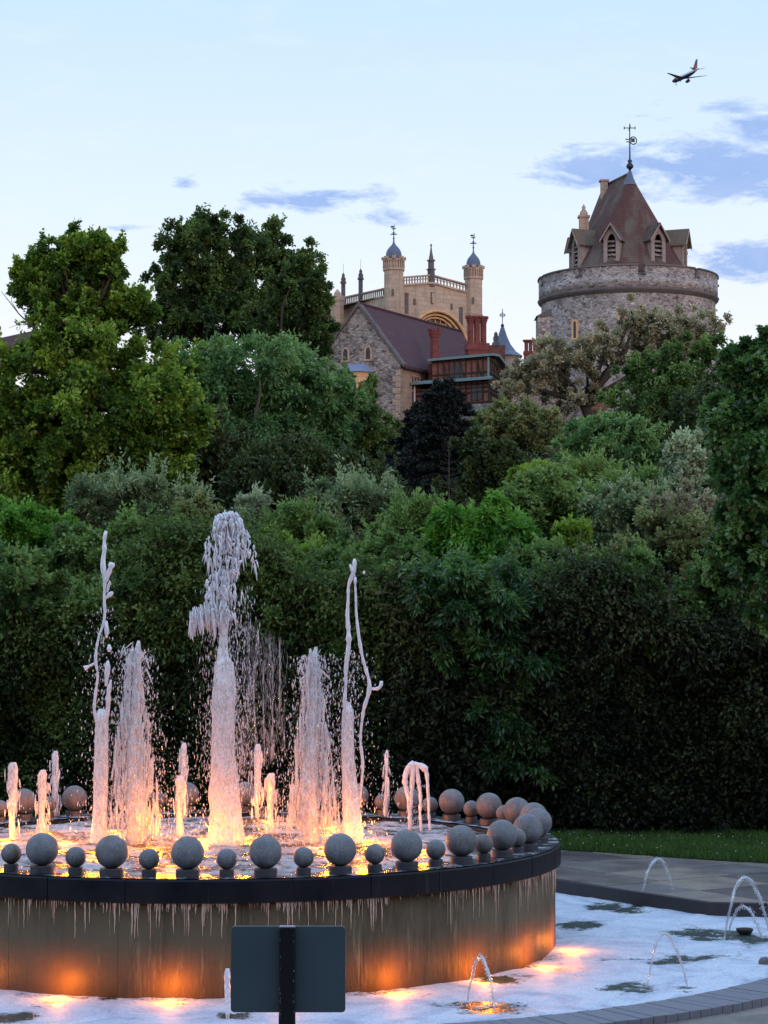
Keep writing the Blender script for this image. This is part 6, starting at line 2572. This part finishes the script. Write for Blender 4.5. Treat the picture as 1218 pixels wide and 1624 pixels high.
# =================================================================== WATER IN THE AIR
def blob_tube(pts, rad, seg=16, amp=.35, fz=6.0, seed=0, sub=None):
    """rough froth column along a path: radius broken up by stretched noise"""
    pts = [np.array(p, float) for p in pts]
    rad = list(rad)
    L = sum(np.linalg.norm(pts[i + 1] - pts[i]) for i in range(len(pts) - 1))
    n = sub or max(6, int(L / .018))
    s = np.linspace(0, len(pts) - 1, n)
    i0 = np.minimum(s.astype(int), len(pts) - 2)
    f = s - i0
    P = np.array([pts[a] * (1 - b) + pts[a + 1] * b for a, b in zip(i0, f)])
    Rr_ = np.array([rad[a] * (1 - b) + rad[a + 1] * b for a, b in zip(i0, f)])
    # smooth the polyline a little
    for _ in range(3):
        P[1:-1] = (P[:-2] + 2 * P[1:-1] + P[2:]) / 4
        Rr_[1:-1] = (Rr_[:-2] + 2 * Rr_[1:-1] + Rr_[2:]) / 4
    th = np.linspace(0, 2 * np.pi, seg, endpoint=False)
    N = np.zeros((n, seg))
    q = np.c_[np.cos(th), np.sin(th), th * 0]
    V = []
    for k in range(n):
        nz_ = fbm(np.c_[q[:, 0] * 1.6 + seed * 7.1, q[:, 1] * 1.6, np.full(seg, P[k, 2] * fz)], 4) - .5
        fine = fbm(np.c_[q[:, 0] * 4 + seed, q[:, 1] * 4, np.full(seg, P[k, 2] * fz * 4)], 3) - .5
        r = Rr_[k] * (1 + amp * 2.4 * nz_ + amp * 1.0 * fine)
        V.append(np.c_[P[k, 0] + r * np.cos(th), P[k, 1] + r * np.sin(th), np.full(seg, P[k, 2])])
    V = np.concatenate(V)
    I = np.arange(n * seg).reshape(n, seg)
    J = np.roll(I, -1, 1)
    T = np.stack([I[:-1], J[:-1], J[1:], I[1:]], -1).reshape(-1, 4)
    return V, T


def strand(pts, rad, seg=6, seed=0, wob=.012):
    """a thin rope of water; uses full 3-D tube frames"""
    mbb = MB()
    pp = [Vector(p) for p in pts]
    out, rr = [], []
    for i in range(len(pp) - 1):
        m = max(2, int((pp[i + 1] - pp[i]).length / .03))
        for k in range(m):
            t = k / m
            q = pp[i].lerp(pp[i + 1], t)
            n_ = Vector((mnoise.noise((q.z * 9, seed, 0)), mnoise.noise((q.z * 9, seed, 5)), 0)) * wob
            out.append(q + n_)
            rr.append((rad[i] * (1 - t) + rad[i + 1] * t) * (1 + .55 * mnoise.noise((q.z * 22, seed, 9)) + .3 * mnoise.noise((q.z * 60, seed, 2))))
    out.append(pp[-1])
    rr.append(rad[-1])
    for _ in range(5):
        out = [out[0]] + [(out[i - 1] + out[i] * 2 + out[i + 1]) / 4 for i in range(1, len(out) - 1)] + [out[-1]]
    mbb.tube(out, [max(.0015, r) for r in rr], seg)
    return mbb


def drops(P, size, stretch, vel=None):
    """octahedral drops; stretch = length over width, vel = unit direction"""
    n = len(P)
    if vel is None:
        vel = unit(np.c_[rng.normal(0, .12, n), rng.normal(0, .12, n), np.ones(n)])
    a = unit(np.cross(vel, np.array([0.3, 1, 0.1])))
    b = np.cross(vel, a)
    s = size[:, None]
    l = (size * stretch)[:, None]
    V = np.stack([P + vel * l, P - vel * l, P + a * s, P + b * s, P - a * s, P - b * s], 1).reshape(-1, 3)
    f = np.array([[0, 2, 3], [0, 3, 4], [0, 4, 5], [0, 5, 2], [1, 3, 2], [1, 4, 3], [1, 5, 4], [1, 2, 5]])
    T = (np.arange(n)[:, None, None] * 6 + f[None]).reshape(-1, 3)
    return V, T


def spray(name, parent, c, r0, r1, z0, z1, n, smin, smax, st, mat='drops', bias=1.3, seed=0):
    """drops round an axis: radius r0 at the foot to r1 at the top"""
    z = z0 + (z1 - z0) * rng.random(n) ** bias
    t = (z - z0) / (z1 - z0)
    r = (r0 * (1 - t) + r1 * t) * np.abs(rng.normal(.0, .75, n)) + .01
    a = rng.uniform(0, 2 * np.pi, n)
    P = np.c_[c[0] + r * np.cos(a), c[1] + r * np.sin(a), z]
    # gather the drops into strings
    P[:, 0] += .06 * (vnoise(np.c_[P[:, 2] * 4, np.floor(a * 3), a * 0 + seed]) - .5)
    sz = smin + (smax - smin) * rng.random(n) ** 3
    V, T = drops(P, sz, rng.uniform(st * .5, st * 1.5, n))
    return tag(array_mesh(name, V, T, MAT[mat], parent, smooth=False), kind='stuff')


def wpt(px, py, Y):
    return at(px, py, Y)


def water_column(px_c, Y, profile, root, seed, amp=.30, fz=5.0, name='column'):
    """profile: list of (px offset centre, py, half width px)"""
    k = Y / F
    pts = [tuple(wpt(px_c + o, py, Y)) for o, py, _ in profile]
    rad = [w * k for _, _, w in profile]
    V, T = blob_tube(pts[::-1], rad[::-1], 22, amp, fz, seed)
    o = array_mesh(name, V, T, MAT['froth'], root, smooth=True)
    return o


def lumps(name, root, cx, Y, items, seed, mat='froth'):
    """many short ragged ropes of froth: items of (px, py, len px, r px, lean px)"""
    parts = []
    o = 0
    VV, TT = [], []
    k = Y / F
    for i, (px, py, ln, r, lean) in enumerate(items):
        dy_ = random.uniform(-.5, .5) * 26 * k
        a = wpt(px, py, Y)
        b = wpt(px + lean, py + ln, Y)
        a = (a.x, a.y + dy_, a.z)
        b = (b.x, b.y + dy_, b.z)
        mid = ((a[0] + b[0]) / 2, (a[1] + b[1]) / 2, (a[2] + b[2]) / 2)
        V, T = blob_tube([a, mid, b], [r * k * .35, r * k, r * k * .2], 8, .55, 9, seed + i * 1.7, max(5, int(ln * k / .012)))
        VV.append(V)
        TT.append(T + o)
        o += len(V)
    return tag(array_mesh(name, np.concatenate(VV), np.concatenate(TT), MAT[mat], root, smooth=True), kind='stuff')


JG = 'tall jets in the raised basin'
YC = 18.0
# --- the tallest, central jet
b = wpt(352, 1340, YC)
j = empty('water_jet', (b.x, b.y, BW_Z), 'tallest central water jet with a frothy white crown and falling spray', 'water jet', JG)
water_column(352, YC, [(2, 1042, 9), (3, 1052, 15), (4, 1090, 18), (2, 1140, 18), (1, 1190, 19), (3, 1240, 22), (6, 1290, 25), (8, 1345, 30)], j, 1, .25, 3.6)
water_column(352, YC, [(8, 905, 8), (3, 940, 6), (3, 985, 5.5), (2, 1020, 7), (2, 1046, 10)], j, 2, .25, 6, 'stem')
it = []
for q in range(900):
    t = random.random()
    py = 812 + t * 165
    half = 12 + 30 * min(1, t * 3.2) if t < .55 else 40 - 46 * (t - .55)
    cxp = 360 + (4 if t < .5 else -14 * (t - .5) * 1.2)
    px = cxp + random.uniform(-1, 1) * half
    if mnoise.noise((px * .06, py * .035, 4.2)) < -.16 and t > .12:
        continue
    edge = abs(px - cxp) / half
    ln_ = random.uniform(4, 13) if random.random() < .72 else random.uniform(12, 32)
    it.append((px, py, ln_, random.uniform(1.2, 4.0) * (1.15 - .45 * edge) * (1 if ln_ < 13 else .55), random.uniform(-5, 5)))
for q in range(90):      # domed head
    a = random.uniform(-1, 1)
    it.append((360 + a * 19, 808 + a * a * 10 + random.uniform(0, 20), random.uniform(6, 16), random.uniform(2, 5), random.uniform(-6, 6)))
for q in range(170):      # the skirt thrown to the left
    t = random.random()
    it.append((345 - 45 * t, 952 + 24 * t + random.uniform(-10, 18), random.uniform(12, 50) * (1 - .4 * t), random.uniform(.6, 2.0), random.uniform(-2, 6)))
lumps('froth_crown', j, 352, YC, it, 11, 'ropes')
n = 2600
t = rng.random(n)
px = 352 + rng.normal(0, 24, n) + 12
py = 930 + t ** .8 * 330
V, T = drops(np.array([tuple(wpt(a, b_, YC + c_)) for a, b_, c_ in zip(px, py, rng.normal(0, .12, n))]), .0016 + .0032 * rng.random(n) ** 2, rng.uniform(2, 9, n))
tag(array_mesh('droplets', V, T, MAT['drops'], j), kind='stuff')
n = 3000
u = rng.random(n)
px = 385 + 62 * u + rng.normal(0, 5, n)
py = 985 + 30 * u + rng.random(n) ** .9 * (250 - 70 * u)
px += (vnoise(np.c_[px * .2, py * .01, px * 0]) - .5) * 12
V, T = drops(np.array([tuple(wpt(a, b_, YC + c_)) for a, b_, c_ in zip(px, py, rng.normal(0, .15, n))]), .0007 + .0013 * rng.random(n) ** 2, rng.uniform(10, 34, n))
tag(array_mesh('falling_spray', V, T, MAT['mist'], j), kind='stuff')
spray('splash', j, (b.x, b.y), .34, .16, BW_Z, BW_Z + 1.2, 1500, .002, .007, 3)


# --- the two wide jets
def wide_jet(pxc, pyt, base, label, seed, lean=0, Y=18.0):
    b = wpt(pxc, base, Y)
    j = empty('water_jet', (b.x, b.y, BW_Z), label, 'water jet', JG)
    H = base - pyt
    cs_ = -6 if seed == 5 else 4
    water_column(pxc, Y, [(lean + 2, pyt, 2.2), (lean, pyt + H * .06, 5.5), (lean - 1, pyt + H * .16, 6.5), (lean - 2, pyt + H * .32, 8.5), (cs_ * .3, pyt + H * .5, 12), (cs_, pyt + H * .68, 15), (cs_, pyt + H * .85, 15), (cs_ * .3 + 2, base, 12)], j, seed, .30, 3.2)
    it = []
    for q in range(420):
        t = random.random() ** .8
        half = 6 + 38 * t ** .85
        sd_ = random.choice((-1, 1)) * random.uniform(.2, 1.0) ** .8
        it.append((pxc + sd_ * half, pyt + 8 + t * H * .86, random.uniform(8, 40), random.uniform(.7, 2.9) * (1.25 - .6 * abs(sd_)), random.uniform(-2, 2)))
    for q in range(34):
        it.append((pxc + lean + random.uniform(-24, 14), pyt + random.uniform(0, 60), random.uniform(7, 24), random.uniform(.8, 2.0), random.uniform(-13, 13)))
    lumps('froth_ropes', j, pxc, Y, it, seed * 3)
    spray('splash', j, (b.x, b.y), .30, .12, BW_Z, b.z + H * Y / F * .95, 5200, .0016, .0075, 3, seed=seed)
    spray('mist', j, (b.x, b.y), .42, .2, BW_Z, b.z + H * Y / F * .6, 2200, .001, .004, 5, seed=seed + 9)
    return j


wide_jet(212, 1016, 1342, 'wide ragged water jet left of the tallest one', 4, 6)
wide_jet(496, 1026, 1336, 'wide ragged water jet right of the tallest one', 5, 3)

# --- the two thin, tall, wavering jets
b = wpt(160, 1335, 18.0)
j = empty('water_jet', (b.x, b.y, BW_Z), 'thin wavering tall water jet nearest the left edge', 'water jet', JG)
water_column(160, 18.0, [(2, 1124, 5), (2, 1134, 10), (1, 1180, 11), (0, 1240, 11), (-2, 1300, 12), (-4, 1340, 14)], j, 7, .16, 4)
k = 18.0 / F
S1 = [(168, 842, 3.5), (163, 862, 3.2), (168, 868, 4), (162, 888, 4.8), (164, 905, 5.5), (167, 922, 3.4), (165, 950, 2.6), (167, 985, 3), (169, 1000, 3.6), (157, 1005, 2), (152, 1035, 2.6), (150, 1052, 3), (157, 1065, 2.2), (152, 1095, 2.6), (148, 1130, 3), (153, 1145, 3)]
S1 = [s for s in S1 if not (s[0] == 169 and s[1] == 1000)]
P_ = [tuple(wpt(x, y, 18.0)) for x, y, _ in S1]
strand(P_, [w * k * .8 for *_, w in S1], 8, 3, .005).build('upper_strand', MAT['ropes'], j)
for S2 in ([(166, 925, 2.5), (176, 900, 4.5), (178, 892, 4)], [(170, 940, 1.5), (175, 915, 3), (174, 928, 2.5)], [(167, 950, 1.4), (176, 941, 3.8), (179, 939, 2)], [(150, 1052, 2), (140, 1057, 2), (134, 1060, 4.6)],
           [(168, 985, 2.5), (170, 1000, 3.6), (169, 1012, 1.5)], [(171, 1048, 2), (170, 1066, 4.6), (168, 1088, 2)], [(176, 1078, 2), (172, 1095, 4), (171, 1130, 3.4), (168, 1150, 2)], [(173, 1022, 2), (174, 1028, 4.4), (173, 1034, 2)]):
    strand([tuple(wpt(x, y, 18.0)) for x, y, _ in S2], [w * k for *_, w in S2], 8, S2[0][0], .003).build('side_strand', MAT['ropes'], j)
spray('splash', j, (b.x, b.y), .2, .16, BW_Z, b.z + 1.95, 950, .002, .008, 2.4, seed=3)

b = wpt(555, 1335, 18.0)
j = empty('water_jet', (b.x, b.y, BW_Z), 'thin forked tall water jet right of the wide right jet', 'water jet', JG)
water_column(553, 18.0, [(-1, 1114, 4), (-1, 1128, 9), (-2, 1180, 9.5), (0, 1230, 11), (4, 1290, 14), (6, 1335, 18)], j, 8, .22, 4)
for S2 in ([(562, 886, 3.6), (563, 905, 4), (558, 918, 5), (551, 924, 3.4), (553, 950, 2.6), (550, 975, 4.4), (553, 1000, 4.2), (554, 1020, 5), (550, 1045, 4.4), (548, 1065, 3.6), (549, 1090, 3), (545, 1120, 4), (550, 1140, 4)],
           [(555, 895, 2), (558, 905, 3), (562, 915, 3)],
           [(563, 915, 3.2), (564, 940, 2.2), (565, 975, 2.4), (569, 1010, 3.2), (574, 1040, 3), (582, 1068, 3), (588, 1085, 3.6), (586, 1100, 4.2), (577, 1120, 3.6), (573, 1150, 2.6), (571, 1180, 2.6), (576, 1205, 3), (574, 1240, 2.4), (570, 1280, 2.4)],
           [(590, 1092, 3.6), (600, 1096, 3.4), (606, 1088, 3.6), (605, 1080, 3)], [(577, 905, .5), (577, 908, 3.2), (577, 911, .5)]):
    strand([tuple(wpt(x, y, 18.0)) for x, y, _ in S2], [w * k * .8 for *_, w in S2], 8, S2[0][1], .004).build('strand', MAT['ropes'], j)
spray('splash', j, (b.x, b.y), .22, .14, BW_Z, b.z + 1.6, 1250, .002, .008, 2.6, seed=5)


# --- the ring of short jets
def short_jet(pxc, pyt, base, w, label, seed, Y=None):
    Y = Y or ground_at(pxc, base, BW_Z).y
    b = wpt(pxc, base, Y)
    j = empty('short_water_jet', (b.x, b.y, BW_Z), label, 'water jet', 'short jets round the raised basin')
    H = base - pyt
    water_column(pxc, Y, [(1, pyt, w * .45), (0, pyt + 8, w * .85), (0, pyt + H * .25, w * .75), (-1, pyt + H * .5, w * .55), (-1, pyt + H * .8, w * .5), (0, base, w * .6)], j, seed, .38, 8)
    it = [(pxc + random.uniform(-1, 1) * w * 1.3, pyt + 8 + random.random() * H * .8, random.uniform(8, 26), random.uniform(.9, 2.2), random.uniform(-2, 2)) for q in range(34)]
    lumps('froth_ropes', j, pxc, Y, it, seed)
    spray('splash', j, (b.x, b.y), .09, .05, BW_Z, b.z + H * Y / F, 170, .002, .006, 3, seed=seed)


for q, (px, pt, pb, w, lb) in enumerate(((20, 1209, 1330, 9, 'short frothy jet at the left edge'), (67, 1221, 1325, 8, 'short frothy jet second from the left edge'), (87, 1191, 1300, 6, 'short far jet behind the second left one'),
                                         (285, 1230, 1325, 8, 'short jet between the left wide jet and the tallest jet, in front'), (291, 1178, 1298, 6, 'short far jet left of the tallest jet'), (408, 1180, 1298, 7, 'short far jet right of the tallest jet'),
                                         (430, 1226, 1322, 8, 'short jet between the tallest jet and the right wide jet'), (613, 1190, 1300, 4, 'slim short far jet right of the forked jet'))):
    short_jet(px, pt, pb, w, lb, 20 + q)

# drooping pair of arcs at the right
Yq = ground_at(655, 1318, BW_Z).y
b = wpt(655, 1318, Yq)
j = empty('short_water_jet', (b.x, b.y, BW_Z), 'short drooping double jet beside the large balls at the right', 'water jet', 'short jets round the raised basin')
kq = Yq / F
for S2 in ([(650, 1318, 2.5), (652, 1260, 4), (655, 1220, 5), (656, 1208, 4)], [(656, 1208, 4), (645, 1218, 6), (640, 1235, 5), (648, 1262, 4), (650, 1318, 3)], [(656, 1210, 3), (668, 1216, 5), (676, 1216, 6), (678, 1235, 3.4), (680, 1280, 2.6), (682, 1318, 2.4)],
           [(660, 1212, 3), (664, 1240, 4.5), (667, 1262, 3.5), (666, 1290, 3), (668, 1320, 3)]):
    strand([tuple(wpt(x, y, Yq)) for x, y, _ in S2], [w * kq * .8 for *_, w in S2], 8, S2[0][0] + S2[1][1], .012).build('strand', MAT['ropes'], j)
spray('splash', j, (b.x, b.y), .10, .07, BW_Z, b.z + .55, 260, .002, .006, 3)


# --- clear arcs in the outer pool
def arc_jet(x0, y0, x1, y1, xp, yp, label, th=2.2, seed=0):
    A_ = ground_at(x0, y0, WZ)
    B_ = ground_at(x1, y1, WZ)
    Ym = (A_.y + B_.y) / 2
    top = wpt(xp, yp, Ym).z
    j = empty('arching_water_jet', (A_.x, A_.y, WZ), label, 'water jet', 'low arching jets in the outer pool')
    pts, rad = [], []
    n = 26
    s_ = max(.25, min(.75, (xp - x0) / (x1 - x0)))
    for i in range(n + 1):
        t = i / n
        u = (t - s_) / (s_ if t < s_ else 1 - s_)
        z = WZ + (top - WZ) * (1 - u * u)
        q = A_.lerp(B_, t)
        pts.append((q.x, q.y, z))
        k = Ym / F
        rad.append(th * k * (.55 + .5 * (1 - u * u)))
    strand(pts, rad, 7, seed, .016).build('arc', MAT['clear_jet'], j)
    # drops breaking off along the falling half, rings where it lands
    n = 260
    t = rng.random(n) ** .5
    P = np.array([pts[int(q * (len(pts) - 1))] for q in t]) + rng.normal(0, .012, (n, 3))
    V, T = drops(P, rng.uniform(.0015, .004, n), rng.uniform(1, 3, n))
    tag(array_mesh('droplets', V, T, MAT['drops'], j), kind='stuff')


arc_jet(1014, 1436, 1072, 1432, 1043, 1362, 'low water arc nearest the far paving', 2.4, 1)
arc_jet(1148, 1492, 1222, 1486, 1181, 1391, 'tallest low water arc at the right edge', 2.8, 2)
arc_jet(1155, 1480, 1210, 1490, 1180, 1438, 'lower water arc inside the tallest right hand arc', 2.2, 3)
arc_jet(1026, 1566, 1090, 1566, 1054, 1480, 'low water arc in the foam near the curved kerb', 2.3, 4)
arc_jet(741, 1590, 786, 1606, 763, 1518, 'low water arc right of the sign', 2.8, 5)
b = ground_at(360, 1616, WZ)
j = empty('arching_water_jet', (b.x, b.y, WZ), 'upright spout of water at the left side of the sign', 'water jet', 'low arching jets in the outer pool')
kq = b.y / F
S2 = [(361, 1616, 2.5), (361, 1580, 4), (360, 1550, 5), (361, 1536, 3)]
strand([tuple(wpt(x, y, b.y)) for x, y, _ in S2], [w * kq for *_, w in S2], 8, 4, .006).build('spout', MAT['froth'], j)

# black bowl shaped nozzle head
b = ground_at(1181, 1482, WZ)
j = empty('nozzle_head', (b.x, b.y, WZ), 'small black bowl shaped nozzle standing in the pool at right', 'nozzle')
MB().lathe([(.03, -.1), (.035, .0), (.06, .015), (.074, .04), (.072, .05), (.06, .045), (.02, .03)], (b.x, b.y, WZ), 20).build('bowl', MAT['timber'], j)
b = ground_at(1214, 1531, WZ)
MB()
j = empty('nozzle_head', (b.x, b.y, WZ), 'pale round nozzle cap at the kerb on the right edge', 'nozzle')
MB().lathe([(.05, -.1), (.055, .03), (.04, .055), (.01, .065)], (b.x, b.y, WZ), 16).build('cap', MAT['granite'], j)

# =================================================================== THE SIGN (seen from its back)
Ysn = 10.35
c = at(457, 1537, Ysn)
kx = Ysn / F
root = empty('information_sign', (c.x, c.y, 0), 'dark grey rectangular sign seen from behind on a black post', 'sign')
Wd, Ht = 180 * kx, 134 * kx
rc = .018
pts = []
for sx, sz, a0 in ((1, -1, -90), (1, 1, 0), (-1, 1, 90), (-1, -1, 180)):
    for q in range(6):
        a = R(a0 + q * 18)
        pts.append((sx * (Wd / 2 - rc) + rc * math.cos(a), sz * (Ht / 2 - rc) + rc * math.sin(a)))
n = len(pts)
mb = MB()
y0, y1 = c.y - .004, c.y + .014
e_ = .0025
ring = [[(c.x + x * (1 - s), y, c.z + z * (1 - s * 1.3)) for x, z in pts] for y, s in ((y0, .008), (y0 + e_, 0), (y1 - e_, 0), (y1, .008))]
vs = [p for r_ in ring for p in r_]
fs = [tuple(range(n)), tuple(range(4 * n - 1, 3 * n - 1, -1))]
for r_ in range(3):
    for i in range(n):
        fs.append((r_ * n + i, (r_ + 1) * n + i, (r_ + 1) * n + (i + 1) % n, r_ * n + (i + 1) % n))
mb.add(vs, fs)
m_ = NT('painted sign back')
n1_ = m_.noise(3, 5, .6)
n2_ = m_.noise(300, 2, .6)
m_.bsdf(m_.mix(n1_, (.038, .056, .070), (.055, .078, .092)), m_.math('ADD', m_.math('MULTIPLY', n1_, .2), .35), 0, m_.bump(n2_, .15, .001), spec=.4)
mb.build('sign_panel', m_.m, root)
pw = 26 * kx
mb = MB()
zt = c.z + Ht / 2 + .002
mb.bbox((c.x - 1 * kx, c.y - .03, zt / 2 - .0), (pw, .046, zt), .004)
mb.build('post', plain('black gloss post', (.008, .008, .011), .3, 0, .4, 30), root)
mb = MB()
mb.box((c.x - 1 * kx, c.y - .03, zt + .001), (pw * .93, .040, .004))
mb.build('post_top', plain('worn post top', (.30, .29, .33), .6, 0, .5, 90), root)
mb = MB()
for q in range(26):
    z = c.z + random.uniform(-Ht * .6, Ht * .5)
    sx = random.choice((-1, 1, -1))
    w_, h_ = random.uniform(.001, .0025), random.uniform(.002, .012)
    x = c.x - 1 * kx + sx * (pw / 2 - .004 - random.random() * .006)
    mb.box((x, c.y - .0535, z), (w_, .0012, h_))
tag(mb.build('paint_chips', plain('bare primer', (.3, .28, .3), .7), root), kind='stuff')
